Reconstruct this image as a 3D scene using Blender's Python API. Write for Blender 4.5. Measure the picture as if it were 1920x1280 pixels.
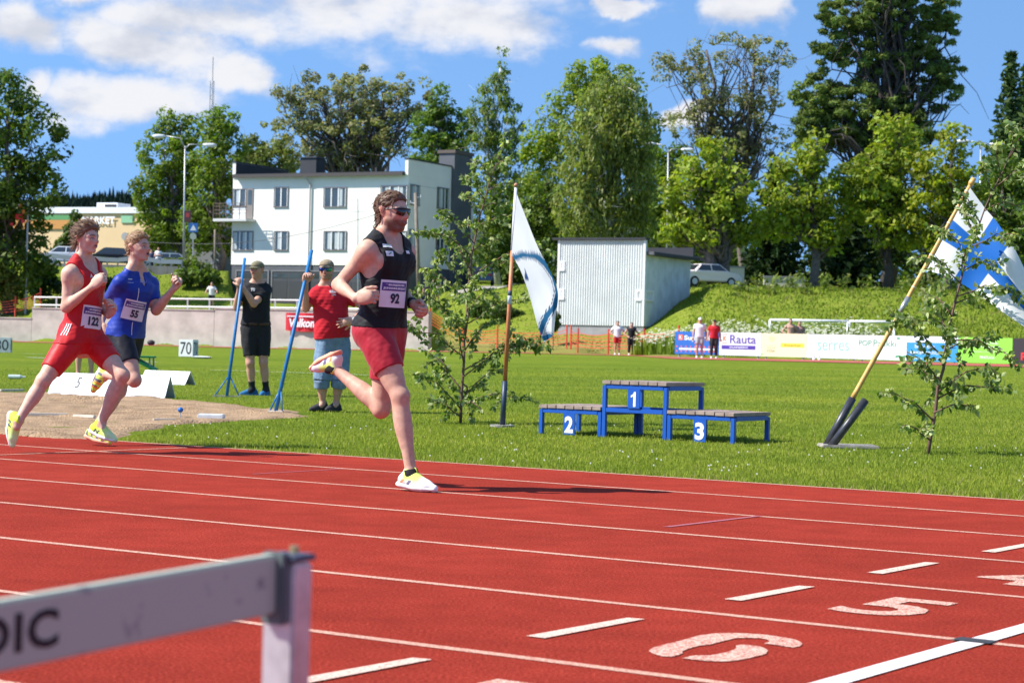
import bpy, bmesh, math, random
import numpy as np
from mathutils import Vector, Matrix

for _o in list(bpy.data.objects):
    bpy.data.objects.remove(_o)
SC = bpy.context.scene
COL = SC.collection
R = math.radians

# ------------------------------------------------------------------ camera
FPX, YH, ROLL, YAW, CAMH = 3860.0, 646.9, 0.0258, 0.5924, 0.8538
cd = bpy.data.cameras.new('camera')
cam = bpy.data.objects.new('camera', cd)
COL.objects.link(cam)
SC.camera = cam
cd.sensor_width = 36.0
cd.lens = FPX / 1920 * 36.0
cd.shift_y = (YH - 640.0) / 1920
cd.clip_start = 0.05
cd.clip_end = 20000
cam.matrix_world = Matrix.Translation((0, 0, CAMH)) @ Matrix.Rotation(R(90), 4, 'X') @ Matrix.Rotation(ROLL, 4, 'Z')
cd.dof.use_dof = True
cd.dof.focus_distance = 12.2
cd.dof.aperture_fstop = 7.5

# ------------------------------------------------------------------ sky, sun, exposure
SUN_EL, SUN_AZ = R(46), R(-100)          # azimuth from +Y (view direction), negative = left
wd = bpy.data.worlds.new('World')
SC.world = wd
wd.use_nodes = True
wn, wl = wd.node_tree.nodes, wd.node_tree.links
wn.clear()
SC.view_settings.view_transform = 'Standard'
SC.view_settings.look = 'None'
SC.view_settings.gamma = 1
SC.view_settings.use_curve_mapping = False
SC.view_settings.exposure = 0.78
SKY_STRENGTH = 0.15
SUN_STRENGTH = 5.0

def wnode(t, **kw):
    n = wn.new(t)
    for k, v in kw.items():
        setattr(n, k, v)
    return n

def build_world():
    out = wnode('ShaderNodeOutputWorld')
    bg = wnode('ShaderNodeBackground')
    bg.inputs['Strength'].default_value = SKY_STRENGTH
    sky = wnode('ShaderNodeTexSky', sky_type='NISHITA')
    sky.sun_disc = False
    sky.sun_elevation = SUN_EL
    sky.sun_rotation = SUN_AZ
    sky.air_density = 1.0
    sky.dust_density = 0.1
    sky.ozone_density = 3.6
    tc = wnode('ShaderNodeTexCoord')
    lift = wnode('ShaderNodeVectorMath', operation='ADD')
    lift.inputs[1].default_value = (0, 0, 0.40)
    nrm = wnode('ShaderNodeVectorMath', operation='NORMALIZE')
    wl.new(tc.outputs['Generated'], lift.inputs[0])
    wl.new(lift.outputs[0], nrm.inputs[0])
    wl.new(nrm.outputs[0], sky.inputs['Vector'])
    tint = wnode('ShaderNodeMix', data_type='RGBA', blend_type='MULTIPLY')
    tint.inputs[0].default_value = 1.0
    tint.inputs[7].default_value = (0.90, 1.04, 1.07, 1)
    wl.new(sky.outputs[0], tint.inputs[6])
    # clouds: soft ellipses broken up by noise, the same noise fills the rest of the sky
    blobs = [(660, 14, 440, 108), (440, 40, 220, 62), (850, 50, 220, 74), (290, 95, 245, 66), (460, 135, 85, 50), (180, 185, 215, 68), (30, 60, 105, 60),
             (160, -10, 80, 36), (1110, 88, 90, 28), (1130, 8, 70, 22), (1385, 10, 80, 44), (1255, 225, 50, 30), (30, 150, 70, 40)]
    wz = wnode('ShaderNodeTexNoise'); wz.inputs['Scale'].default_value = 11; wz.inputs['Detail'].default_value = 7; wz.inputs['Roughness'].default_value = .6
    wl.new(tc.outputs['Generated'], wz.inputs['Vector'])
    ws = wnode('ShaderNodeVectorMath', operation='MULTIPLY_ADD'); wl.new(wz.outputs['Color'], ws.inputs[0])
    ws.inputs[1].default_value = (.11, .0, .05); ws.inputs[2].default_value = (-.055, 0, -.025)
    wv = wnode('ShaderNodeVectorMath', operation='ADD'); wl.new(tc.outputs['Generated'], wv.inputs[0]); wl.new(ws.outputs[0], wv.inputs[1])
    acc = None
    for (x, y, w, h) in blobs:
        d = Vector(((x - 960) / FPX, 1.0, (YH + ROLL * (x - 960) - y) / FPX)).normalized()
        s = wnode('ShaderNodeVectorMath', operation='SUBTRACT')
        s.inputs[1].default_value = d
        m = wnode('ShaderNodeVectorMath', operation='MULTIPLY')
        m.inputs[1].default_value = (FPX / w, FPX / w, FPX / h)
        ln = wnode('ShaderNodeVectorMath', operation='LENGTH')
        mr = wnode('ShaderNodeMapRange', interpolation_type='SMOOTHSTEP')
        mr.inputs['From Min'].default_value = 0.0
        mr.inputs['From Max'].default_value = 1.6
        mr.inputs['To Min'].default_value = 1.05
        mr.inputs['To Max'].default_value = 0.0
        wl.new(wv.outputs[0], s.inputs[0]); wl.new(s.outputs[0], m.inputs[0])
        wl.new(m.outputs[0], ln.inputs[0]); wl.new(ln.outputs['Value'], mr.inputs['Value'])
        if acc is None:
            acc = mr.outputs[0]
        else:
            mx = wnode('ShaderNodeMath', operation='MAXIMUM')
            wl.new(acc, mx.inputs[0]); wl.new(mr.outputs[0], mx.inputs[1])
            acc = mx.outputs[0]
    mp = wnode('ShaderNodeVectorMath', operation='MULTIPLY')
    mp.inputs[1].default_value = (1, 1, 2.0)
    wl.new(tc.outputs['Generated'], mp.inputs[0])
    nz = wnode('ShaderNodeTexNoise')
    nz.inputs['Scale'].default_value = 17
    nz.inputs['Detail'].default_value = 9
    nz.inputs['Roughness'].default_value = 0.56
    wl.new(mp.outputs[0], nz.inputs['Vector'])
    big = wnode('ShaderNodeTexNoise')
    big.inputs['Scale'].default_value = 3.1
    big.inputs['Detail'].default_value = 2
    wl.new(mp.outputs[0], big.inputs['Vector'])
    # high clouds elsewhere in the sky
    sep = wnode('ShaderNodeSeparateXYZ'); wl.new(tc.outputs['Generated'], sep.inputs[0])
    up = wnode('ShaderNodeMapRange'); wl.new(sep.outputs['Z'], up.inputs['Value'])
    up.inputs['From Min'].default_value = 0.16; up.inputs['From Max'].default_value = 0.3
    b2 = wnode('ShaderNodeMapRange'); wl.new(big.outputs['Fac'], b2.inputs['Value'])
    b2.inputs['From Min'].default_value = 0.5; b2.inputs['From Max'].default_value = 0.68
    b2.inputs['To Max'].default_value = 0.7
    bm_ = wnode('ShaderNodeMath', operation='MULTIPLY'); wl.new(up.outputs[0], bm_.inputs[0]); wl.new(b2.outputs[0], bm_.inputs[1])
    mx = wnode('ShaderNodeMath', operation='MAXIMUM'); wl.new(acc, mx.inputs[0]); wl.new(bm_.outputs[0], mx.inputs[1])
    ns = wnode('ShaderNodeMath', operation='MULTIPLY_ADD'); wl.new(nz.outputs['Fac'], ns.inputs[0]); ns.inputs[1].default_value = 2.0; ns.inputs[2].default_value = -1.0
    ad = wnode('ShaderNodeMath', operation='ADD'); wl.new(mx.outputs[0], ad.inputs[0]); wl.new(ns.outputs[0], ad.inputs[1])
    fac = wnode('ShaderNodeMapRange', interpolation_type='SMOOTHSTEP'); wl.new(ad.outputs[0], fac.inputs['Value'])
    fac.inputs['From Min'].default_value = 0.30; fac.inputs['From Max'].default_value = 0.95
    fac.inputs['To Max'].default_value = 0.95
    # density read a little higher up makes the undersides greyer
    off = wnode('ShaderNodeVectorMath', operation='ADD'); off.inputs[1].default_value = (-0.012, 0, 0.016)
    wl.new(mp.outputs[0], off.inputs[0])
    nz2 = wnode('ShaderNodeTexNoise'); nz2.inputs['Scale'].default_value = 17; nz2.inputs['Detail'].default_value = 5
    wl.new(off.outputs[0], nz2.inputs['Vector'])
    sub = wnode('ShaderNodeMath', operation='SUBTRACT'); wl.new(nz2.outputs['Fac'], sub.inputs[0]); wl.new(nz.outputs['Fac'], sub.inputs[1])
    sh = wnode('ShaderNodeMapRange', interpolation_type='SMOOTHSTEP'); wl.new(sub.outputs[0], sh.inputs['Value'])
    sh.inputs['From Min'].default_value = -0.10; sh.inputs['From Max'].default_value = 0.16
    cc = wnode('ShaderNodeMix', data_type='RGBA')
    cc.inputs[6].default_value = CLOUD_LIT
    cc.inputs[7].default_value = CLOUD_DARK
    wl.new(sh.outputs[0], cc.inputs[0])
    mix = wnode('ShaderNodeMix', data_type='RGBA')
    wl.new(fac.outputs[0], mix.inputs[0])
    wl.new(tint.outputs[2], mix.inputs[6]); wl.new(cc.outputs[2], mix.inputs[7])
    wl.new(mix.outputs[2], bg.inputs['Color'])
    wl.new(bg.outputs[0], out.inputs['Surface'])

CLOUD_LIT = (3.6, 3.6, 3.72, 1)
CLOUD_DARK = (2.6, 2.7, 3.0, 1)
build_world()

sd = bpy.data.lights.new('sun', 'SUN')
sd.energy = SUN_STRENGTH
sd.angle = R(0.53)
sd.color = (1.0, 0.955, 0.89)
sun = bpy.data.objects.new('sun', sd)
COL.objects.link(sun)
_sd = Vector((math.sin(SUN_AZ) * math.cos(SUN_EL), math.cos(SUN_AZ) * math.cos(SUN_EL), math.sin(SUN_EL)))
sun.rotation_euler = _sd.to_track_quat('Z', 'Y').to_euler()
SC.cycles.max_bounces = 6
SC.cycles.transparent_max_bounces = 8

# ------------------------------------------------------------------ pixel geometry (1920 x 1280 photograph)
CR, SR_ = math.cos(ROLL), math.sin(ROLL)
def uv(x, y):
    u = (x - 960) / FPX; v = (y - YH) / FPX
    return u * CR + v * SR_, -u * SR_ + v * CR
def px(x, y, Y):
    """world point seen at pixel x, y at depth Y"""
    u, v = uv(x, y)
    return Vector((u * Y, Y, CAMH - v * Y))
DL = Vector((math.cos(YAW), -math.sin(YAW), 0))      # along the lanes, running direction
DA = Vector((math.sin(YAW), math.cos(YAW), 0))       # across the lanes, towards the infield
EDGE = 12.02                                          # across coordinate of the infield edge
def AL(a, l, z=0.0):
    v = DA * a + DL * l
    return Vector((v.x, v.y, z))
def gz(X, Y):
    a = X * DA.x + Y * DA.y
    if a <= EDGE: return 0.0
    return (1 - math.exp(-(a - EDGE) / 35.0)) * (0.5 + 0.01 * max(-15, min(20, X)))
def gp(x, y):
    """ground point seen at pixel x, y"""
    u, v = uv(x, y)
    Y = 2.0
    lo, hi = 2.0, 400.0
    f = lambda Y: CAMH - v * Y - gz(u * Y, Y)
    # march
    prev = lo
    Y = lo
    while Y < hi:
        if f(Y) < 0: break
        prev = Y
        Y *= 1.03
    lo, hi = prev, Y
    for _ in range(40):
        m = (lo + hi) / 2
        if f(m) > 0: lo = m
        else: hi = m
    return Vector((u * hi, hi, gz(u * hi, hi)))

# ------------------------------------------------------------------ objects
def link(name, me, parent=None, mat=None):
    o = bpy.data.objects.new(name, me)
    COL.objects.link(o)
    if mat is not None and me is not None:
        me.materials.clear(); me.materials.append(mat)
    if parent is not None:
        o.parent = parent
    return o
def tag(o, label=None, cat=None, group=None, kind=None):
    if label: o['label'] = label
    if cat: o['category'] = cat
    if group: o['group'] = group
    if kind: o['kind'] = kind
    return o
def empty(name, loc=(0, 0, 0), rz=0.0):
    o = bpy.data.objects.new(name, None)
    COL.objects.link(o)
    o.location = loc
    o.rotation_euler = (0, 0, rz)
    o.empty_display_size = 0.2
    return o
def wparent(o, parent):
    """parent an object built in world coordinates"""
    o.parent = parent
    o.matrix_parent_inverse = Matrix.LocRotScale(parent.location, parent.rotation_euler, None).inverted()
    return o
def copy_tree(o, parent=None):
    c = o.copy(); COL.objects.link(c); c.parent = parent
    for ch in list(o.children):
        copy_tree(ch, c)
    return c

class MB:
    """collects faces, builds one mesh"""
    def __init__(s): s.v = []; s.f = []
    def add(s, vs, fs):
        b = len(s.v); s.v += [tuple(v) for v in vs]; s.f += [tuple(i + b for i in f) for f in fs]; return s
    def box(s, c, size, ax=None, bevel=0.0):
        X, Y, Z = (Vector((1, 0, 0)), Vector((0, 1, 0)), Vector((0, 0, 1))) if ax is None else ax
        c = Vector(c); hx, hy, hz = size[0] / 2, size[1] / 2, size[2] / 2
        if bevel <= 0:
            vs = [c + X * (sx * hx) + Y * (sy * hy) + Z * (sz * hz) for sz in (-1, 1) for sy in (-1, 1) for sx in (-1, 1)]
            s.add(vs, [(0, 2, 3, 1), (4, 5, 7, 6), (0, 1, 5, 4), (2, 6, 7, 3), (0, 4, 6, 2), (1, 3, 7, 5)])
        else:
            bm = bmesh.new(); bmesh.ops.create_cube(bm, size=1)
            for v in bm.verts: v.co = Vector((v.co.x * size[0], v.co.y * size[1], v.co.z * size[2]))
            bmesh.ops.bevel(bm, geom=list(bm.edges), offset=bevel, segments=2, affect='EDGES')
            bm.verts.index_update()
            s.add([c + X * v.co.x + Y * v.co.y + Z * v.co.z for v in bm.verts], [[v.index for v in f.verts] for f in bm.faces])
            bm.free()
        return s
    def beam(s, a, b, w, h, up=Vector((0, 0, 1)), bevel=0.0):
        a, b = Vector(a), Vector(b); d = (b - a); L = d.length; d.normalize()
        sd_ = d.cross(up)
        if sd_.length < 1e-4: sd_ = d.cross(Vector((1, 0, 0)))
        sd_.normalize(); u = sd_.cross(d)
        return s.box((a + b) / 2, (L, w, h), (d, sd_, u), bevel)
    def tube(s, pts, rad, n=10, cap=True):
        pts = [Vector(p) for p in pts]
        if not hasattr(rad, '__len__'): rad = [rad] * len(pts)
        vs, fs = [], []
        t0 = (pts[1] - pts[0]).normalized()
        ref = Vector((0, 0, 1)) if abs(t0.z) < 0.9 else Vector((1, 0, 0))
        x = t0.cross(ref).normalized()
        for i, p in enumerate(pts):
            t = (pts[min(i + 1, len(pts) - 1)] - pts[max(i - 1, 0)]).normalized()
            x = (x - t * x.dot(t)).normalized(); y = t.cross(x)
            for k in range(n):
                a = 2 * math.pi * k / n
                vs.append(p + (x * math.cos(a) + y * math.sin(a)) * rad[i])
        for i in range(len(pts) - 1):
            for k in range(n):
                k2 = (k + 1) % n
                fs.append((i * n + k, i * n + k2, (i + 1) * n + k2, (i + 1) * n + k))
        if cap:
            fs.append(tuple(range(n - 1, -1, -1)))
            fs.append(tuple((len(pts) - 1) * n + k for k in range(n)))
        return s.add(vs, fs)
    def quad(s, a, b, c, d): return s.add([a, b, c, d], [(0, 1, 2, 3)])
    def mesh(s, name):
        me = bpy.data.meshes.new(name); me.from_pydata(s.v, [], s.f); me.update(); return me
    def build(s, name, mat, parent=None, smooth=False, local=None):
        """local: an Empty in whose space the (world) coordinates are put"""
        if local is not None:
            inv = Matrix.LocRotScale(local.location, local.rotation_euler, None).inverted()
            s.v = [tuple(inv @ Vector(v)) for v in s.v]; parent = parent or local
        me = s.mesh(name)
        if smooth:
            me.polygons.foreach_set('use_smooth', [True] * len(me.polygons))
        return link(name, me, parent, mat)

def arr_mesh(name, V, F, smooth=True):
    """numpy vertices and quads/tris to mesh"""
    me = bpy.data.meshes.new(name)
    V = np.asarray(V, np.float32); F = np.asarray(F, np.int32)
    n = F.shape[1]
    me.vertices.add(len(V)); me.vertices.foreach_set('co', V.ravel())
    me.loops.add(F.size); me.loops.foreach_set('vertex_index', F.ravel())
    me.polygons.add(len(F))
    me.polygons.foreach_set('loop_start', np.arange(0, F.size, n, dtype=np.int32))
    me.polygons.foreach_set('loop_total', np.full(len(F), n, np.int32))
    if smooth: me.polygons.foreach_set('use_smooth', np.ones(len(F), bool))
    me.update(calc_edges=True)
    return me
def set_color(me, C, name='Col'):
    a = me.color_attributes.new(name, 'FLOAT_COLOR', 'POINT')
    C = np.asarray(C, np.float32)
    if C.shape[1] == 3: C = np.hstack([C, np.ones((len(C), 1), np.float32)])
    a.data.foreach_set('color', C.ravel())

# ------------------------------------------------------------------ materials
def srgb(r, g, b):
    f = lambda c: (c / 255 / 12.92) if c / 255 <= 0.04045 else ((c / 255 + 0.055) / 1.055) ** 2.4
    return (f(r), f(g), f(b), 1)
MATS = {}
def mat(name, col, rough=0.6, metal=0.0, spec=0.5, noise=None, bump=None, vcol=None, sheen=0.0, coat=0.0, trans=0.0):
    """noise=(scale, amount, detail): brightness variation; bump=(scale, strength, distance)"""
    if name in MATS: return MATS[name]
    m = bpy.data.materials.new(name); m.use_nodes = True
    N, L = m.node_tree.nodes, m.node_tree.links
    b = N['Principled BSDF']
    b.inputs['Base Color'].default_value = col
    b.inputs['Roughness'].default_value = rough
    b.inputs['Metallic'].default_value = metal
    b.inputs['Specular IOR Level'].default_value = spec
    if sheen: b.inputs['Sheen Weight'].default_value = sheen
    if coat: b.inputs['Coat Weight'].default_value = coat
    src = None
    if vcol:
        a = N.new('ShaderNodeVertexColor'); a.layer_name = vcol; src = a.outputs['Color']
    if noise or bump:
        tc = N.new('ShaderNodeTexCoord')
    if noise:
        nz = N.new('ShaderNodeTexNoise'); nz.inputs['Scale'].default_value = noise[0]
        nz.inputs['Detail'].default_value = noise[2] if len(noise) > 2 else 5
        L.new(tc.outputs['Object'], nz.inputs['Vector'])
        mr = N.new('ShaderNodeMapRange'); L.new(nz.outputs['Fac'], mr.inputs['Value'])
        mr.inputs['From Min'].default_value = 0.3; mr.inputs['From Max'].default_value = 0.7
        mr.inputs['To Min'].default_value = 1 - noise[1]; mr.inputs['To Max'].default_value = 1 + noise[1]
        mx = N.new('ShaderNodeMix'); mx.data_type = 'RGBA'; mx.blend_type = 'MULTIPLY'; mx.inputs[0].default_value = 1
        if src: L.new(src, mx.inputs[6])
        else: mx.inputs[6].default_value = col
        L.new(mr.outputs[0], mx.inputs[7]); src = mx.outputs[2]
    if src: L.new(src, b.inputs['Base Color'])
    if bump:
        nb = N.new('ShaderNodeTexNoise'); nb.inputs['Scale'].default_value = bump[0]; nb.inputs['Detail'].default_value = 4
        L.new(tc.outputs['Object'], nb.inputs['Vector'])
        bp = N.new('ShaderNodeBump'); bp.inputs['Strength'].default_value = bump[1]; bp.inputs['Distance'].default_value = bump[2]
        L.new(nb.outputs['Fac'], bp.inputs['Height']); L.new(bp.outputs[0], b.inputs['Normal'])
    MATS[name] = m
    return m

def text_mesh(txt, size=1.0, bold=0.0, align='CENTER', shear=0.0, space=1.0):
    """flat lettering in the xy plane, centred; returns verts (n,3) and faces"""
    c = bpy.data.curves.new('t', 'FONT'); c.body = txt; c.size = size; c.offset = bold; c.shear = shear
    c.align_x = align; c.align_y = 'CENTER'; c.space_character = space; c.resolution_u = 3
    o = bpy.data.objects.new('t', c); COL.objects.link(o)
    dg = bpy.context.evaluated_depsgraph_get()
    me = bpy.data.meshes.new_from_object(o.evaluated_get(dg))
    V = [v.co.copy() for v in me.vertices]; F = [tuple(p.vertices) for p in me.polygons]
    bpy.data.objects.remove(o); bpy.data.curves.remove(c); bpy.data.meshes.remove(me)
    return V, F
def put_text(mb, txt, c, X, Y, size, bold=0.0, align='CENTER', width=None, height=None, shear=0.0, space=1.0):
    """lettering on the plane through c with axes X (reading direction) and Y (up); width/height fit the block"""
    V, F = text_mesh(txt, 1.0, bold, align, shear, space)
    xs = [v.x for v in V]; ys = [v.y for v in V]
    w, h = max(xs) - min(xs), max(ys) - min(ys)
    cx = (max(xs) + min(xs)) / 2 if align == 'CENTER' else min(xs); cy = (max(ys) + min(ys)) / 2
    sy = height / h if height else size
    sx = width / w if width else sy
    mb.add([Vector(c) + X * ((v.x - cx) * sx) + Y * ((v.y - cy) * sy) for v in V], F)
    return mb
# ------------------------------------------------------------------ implicit surfaces for bodies and clothes
def A3(v): return np.array(v, np.float32)
def unit(v):
    v = np.asarray(v, np.float32); return v / (np.linalg.norm(v) + 1e-9)
def smin(a, b, k):
    h = np.maximum(k - np.abs(a - b), 0) / k
    return np.minimum(a, b) - h * h * k * 0.25
def smax(a, b, k): return -smin(-a, -b, k)
def cone(a, b, rad, flat=None, off=0.0):
    """rounded tapered limb, rad = radii along it; flat = (axis, scale) squashes the section"""
    a, b = A3(a), A3(b); ba = b - a; L2 = float(ba @ ba) + 1e-12
    rad = np.asarray(rad, np.float32); tt = np.linspace(0, 1, len(rad)).astype(np.float32)
    if flat is not None: fa = unit(flat[0]); fs = flat[1]
    def f(p):
        q = p - a
        t = np.clip(q @ ba / L2, 0, 1)
        q = q - t[:, None] * ba
        r = np.interp(t, tt, rad).astype(np.float32)
        if flat is not None:
            c = q @ fa
            q = q + (c * (1 / fs - 1))[:, None] * fa
            return (np.sqrt((q * q).sum(1)) - r) * max(fs, 0.45) - off
        return np.sqrt((q * q).sum(1)) - r - off
    return f
def ell(c, X, Y, Z, rx, ry, rz):
    c = A3(c); M = np.stack([A3(X), A3(Y), A3(Z)], 1); r = A3((rx, ry, rz))
    def f(p):
        q = (p - c) @ M
        a = np.sqrt(((q / r) ** 2).sum(1)); b = np.sqrt(((q / (r * r)) ** 2).sum(1)) + 1e-9
        return a * (a - 1) / b
    return f
def bound(f, c, r):
    c = A3(c)
    def g(p):
        q = p - c
        d = np.sqrt((q * q).sum(1))
        out = d - (r - 0.07)
        m = d < r
        if m.any(): out[m] = f(p[m])
        return out
    return g
def fold(fs, k):
    def g(p):
        d = fs[0](p)
        for f in fs[1:]: d = smin(d, f(p), k)
        return d
    return g
def wob(p, s, seed=0):
    rs = np.random.RandomState(seed); out = np.zeros(len(p), np.float32)
    for i in range(5):
        d = rs.normal(size=3); d /= np.linalg.norm(d)
        out += np.sin(p @ (d * s * rs.uniform(0.6, 1.7)).astype(np.float32) + np.float32(rs.uniform(0, 6)))
    return out / 5

def polygonize(f, lo, hi, h, relax=1):
    lo = A3(lo); hi = A3(hi); B = 8
    nb = np.maximum(1, np.ceil((hi - lo) / (h * B)).astype(int))
    ax = [lo[i] + (np.arange(nb[i]) + 0.5) * B * h for i in range(3)]
    G = np.stack(np.meshgrid(*ax, indexing='ij'), -1).reshape(-1, 3).astype(np.float32)
    dc = f(G).reshape(nb)
    act = np.abs(dc) < B * h * 1.15 + 0.012
    n = nb * B + 1
    sg = np.where(dc < 0, -1, 1).astype(np.float32)
    D = np.ones(n, np.float32)
    D[:-1, :-1, :-1] = sg.repeat(B, 0).repeat(B, 1).repeat(B, 2)
    M = np.zeros(n, bool)
    m = act.repeat(B, 0).repeat(B, 1).repeat(B, 2)
    M[:-1, :-1, :-1] |= m
    for a in range(3):
        s1 = [slice(None)] * 3; s0 = [slice(None)] * 3
        s1[a] = slice(1, None); s0[a] = slice(None, -1)
        T = M.copy(); T[tuple(s1)] |= M[tuple(s0)]; M = T
    idx = np.argwhere(M)
    D[M] = f((lo + idx * h).astype(np.float32))
    S = D < 0
    cnt = np.zeros(n - 1, np.uint8)
    for i in (0, 1):
        for j in (0, 1):
            for k in (0, 1):
                cnt += S[i:n[0] - 1 + i, j:n[1] - 1 + j, k:n[2] - 1 + k]
    cells = np.argwhere((cnt > 0) & (cnt < 8))
    cid = np.full(n - 1, -1, np.int32)
    cid[tuple(cells.T)] = np.arange(len(cells))
    acc = np.zeros((len(cells), 3), np.float32); num = np.zeros(len(cells), np.float32)
    offs = [(i, j, k) for i in (0, 1) for j in (0, 1) for k in (0, 1)]
    for o in offs:
        for a in range(3):
            if o[a]: continue
            o2 = list(o); o2[a] = 1
            d0 = D[cells[:, 0] + o[0], cells[:, 1] + o[1], cells[:, 2] + o[2]]
            d1 = D[cells[:, 0] + o2[0], cells[:, 1] + o2[1], cells[:, 2] + o2[2]]
            c = (d0 < 0) != (d1 < 0)
            t = np.where(c, d0 / (d0 - d1 + 1e-12), 0)
            pt = np.tile(A3(o), (len(cells), 1)); pt[:, a] = t
            acc += pt * c[:, None]; num += c
    V = lo + (cells + acc / np.maximum(num, 1)[:, None]) * h
    V = V.astype(np.float32)
    F = []
    for a in range(3):
        b, c = (a + 1) % 3, (a + 2) % 3
        s0 = [slice(None)] * 3; s1 = [slice(None)] * 3
        s0[a] = slice(None, -1); s1[a] = slice(1, None)
        e = np.argwhere(S[tuple(s0)] != S[tuple(s1)])
        ok = (e[:, b] > 0) & (e[:, c] > 0) & (e[:, b] < n[b] - 1) & (e[:, c] < n[c] - 1)
        e = e[ok]
        neg = S[tuple(e.T)]
        q = []
        for (db, dc_) in ((-1, -1), (0, -1), (0, 0), (-1, 0)):
            g = e.copy(); g[:, b] += db; g[:, c] += dc_
            q.append(cid[tuple(g.T)])
        q = np.stack(q, 1)
        q[~neg] = q[~neg][:, ::-1]
        F.append(q)
    F = np.concatenate(F)
    F = F[(F >= 0).all(1)]
    for _ in range(relax):
        d = f(V); e = h * 0.5
        g = np.stack([f(V + A3(x) * e) - d for x in np.eye(3)], 1) / e
        st = d / np.maximum((g * g).sum(1), 0.2)
        V = V - np.clip(st, -h * .6, h * .6)[:, None] * g
    return V, F

class Frame:
    def __init__(s, o, f, up, sc=1.0):
        s.o = A3(o); s.f = unit(f); u = A3(up); u = unit(u - s.f * (u @ s.f)); s.u = u
        s.r = np.cross(s.f, s.u).astype(np.float32); s.sc = sc
    def __call__(s, f, r, u): return s.o + (s.f * f + s.r * r + s.u * u) * s.sc
    def loc(s, p):
        q = (p - s.o) / s.sc
        return np.stack([q @ s.f, q @ s.r, q @ s.u], 1)

def head_sdf(H, o=None):
    """H: Frame at the head's middle; mouth = open amount"""
    o = o or {}
    sc = H.sc
    E_ = lambda c, rx, ry, rz: ell(H(*c), H.f, H.r, H.u, rx * sc, ry * sc, rz * sc)
    C_ = lambda a, b, r, **k: cone(H(*a), H(*b), np.array(r) * sc, **k)
    jw = o.get('jaw', 1.0)
    skull = [E_((-.012, 0, .035), .099, .077, .084), E_((.028, 0, -.022), .066, .063, .088), E_((.0, 0, -.005), .08, .072, .075)]
    face = []
    for sg in (-1, 1):
        face += [C_((.0, .05 * sg * jw, -.055), (.060, .016 * sg, -.096), (.025, .021)), E_((.056, .038 * sg, -.024), .027, .025, .022),
                 C_((.084, .014 * sg, .02), (.066, .05 * sg, .018), (.013, .013))]
    face += [E_((.068, 0, -.097), .021, .021, .019), C_((.088, 0, .018), (.105, 0, -.022), (.011, .0135)), E_((.108, 0, -.028), .0145, .0125, .0115),
             E_((.096, .012, -.033), .012, .0105, .009), E_((.096, -.012, -.033), .012, .0105, .009), E_((.085, 0, -.06), .018, .028, .022)]
    ears = []
    for sg in (-1, 1):
        ears.append(cone(H(-.014, .076 * sg, -.022), H(-.018, .084 * sg, .014), np.array((.013, .02)) * sc, flat=(H.r * .9 + H.f * .35 * sg, .42)))
    neckr = o.get('neck', .06)
    nb = o['neckbase']
    neck = cone(H(-.028, 0, -.05), nb, (neckr * sc, neckr * .97 * sc, neckr * 1.1 * sc))
    eye = [E_((.099, .032 * sg, -.001), .02, .02, .0135) for sg in (-1, 1)]
    ball = [E_((.073, .0315 * sg, -.002), .0135, .015, .0125) for sg in (-1, 1)]
    lid = [cone(H(.078, .02 * sg, .006), H(.072, .045 * sg, .004), np.array((.0072, .0065)) * sc) for sg in (-1, 1)]
    mo = o.get('mouth', 0.0)
    lips = [C_((.093, .018, -.063 - mo), (.096, 0, -.0645 - mo), (.006, .0085)), C_((.093, -.018, -.063 - mo), (.096, 0, -.0645 - mo), (.006, .0085)),
            C_((.094, .02, -.052), (.099, 0, -.051), (.005, .0065)), C_((.094, -.02, -.052), (.099, 0, -.051), (.005, .0065))]
    gap = E_((.104, 0, -.0575 - mo / 2), .018, .021, .0028 + mo * .5)
    brd = o.get('beard', 0)
    def f(p):
        d = fold(skull, .03 * sc)(p)
        for g in face: d = smin(d, g(p), .014 * sc)
        for g in eye: d = smax(d, -g(p), .012 * sc)
        for g in ball: d = np.minimum(d, g(p))
        for g in lid: d = smin(d, g(p), .004 * sc)
        for g in lips: d = smin(d, g(p), .006 * sc)
        d = smax(d, -gap(p), .003 * sc)
        for g in ears: d = smin(d, g(p), .007 * sc)
        if brd:
            q = H.loc(p)
            m = np.clip((-.035 - q[:, 2] + .25 * np.clip(q[:, 0] - .02, 0, .1) * 0) / .03, 0, 1) * np.clip((q[:, 0] + .005) / .03, 0, 1)
            m *= (np.hypot((q[:, 1]) / .026, (q[:, 2] + .058) / .012) > 1)
            d = d - m * (brd + .0015 * wob(p, 700, 3)) * sc
        return smin(d, neck(p), .022 * sc)
    return bound(f, H(0, 0, -.02), .3 * sc)

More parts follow.
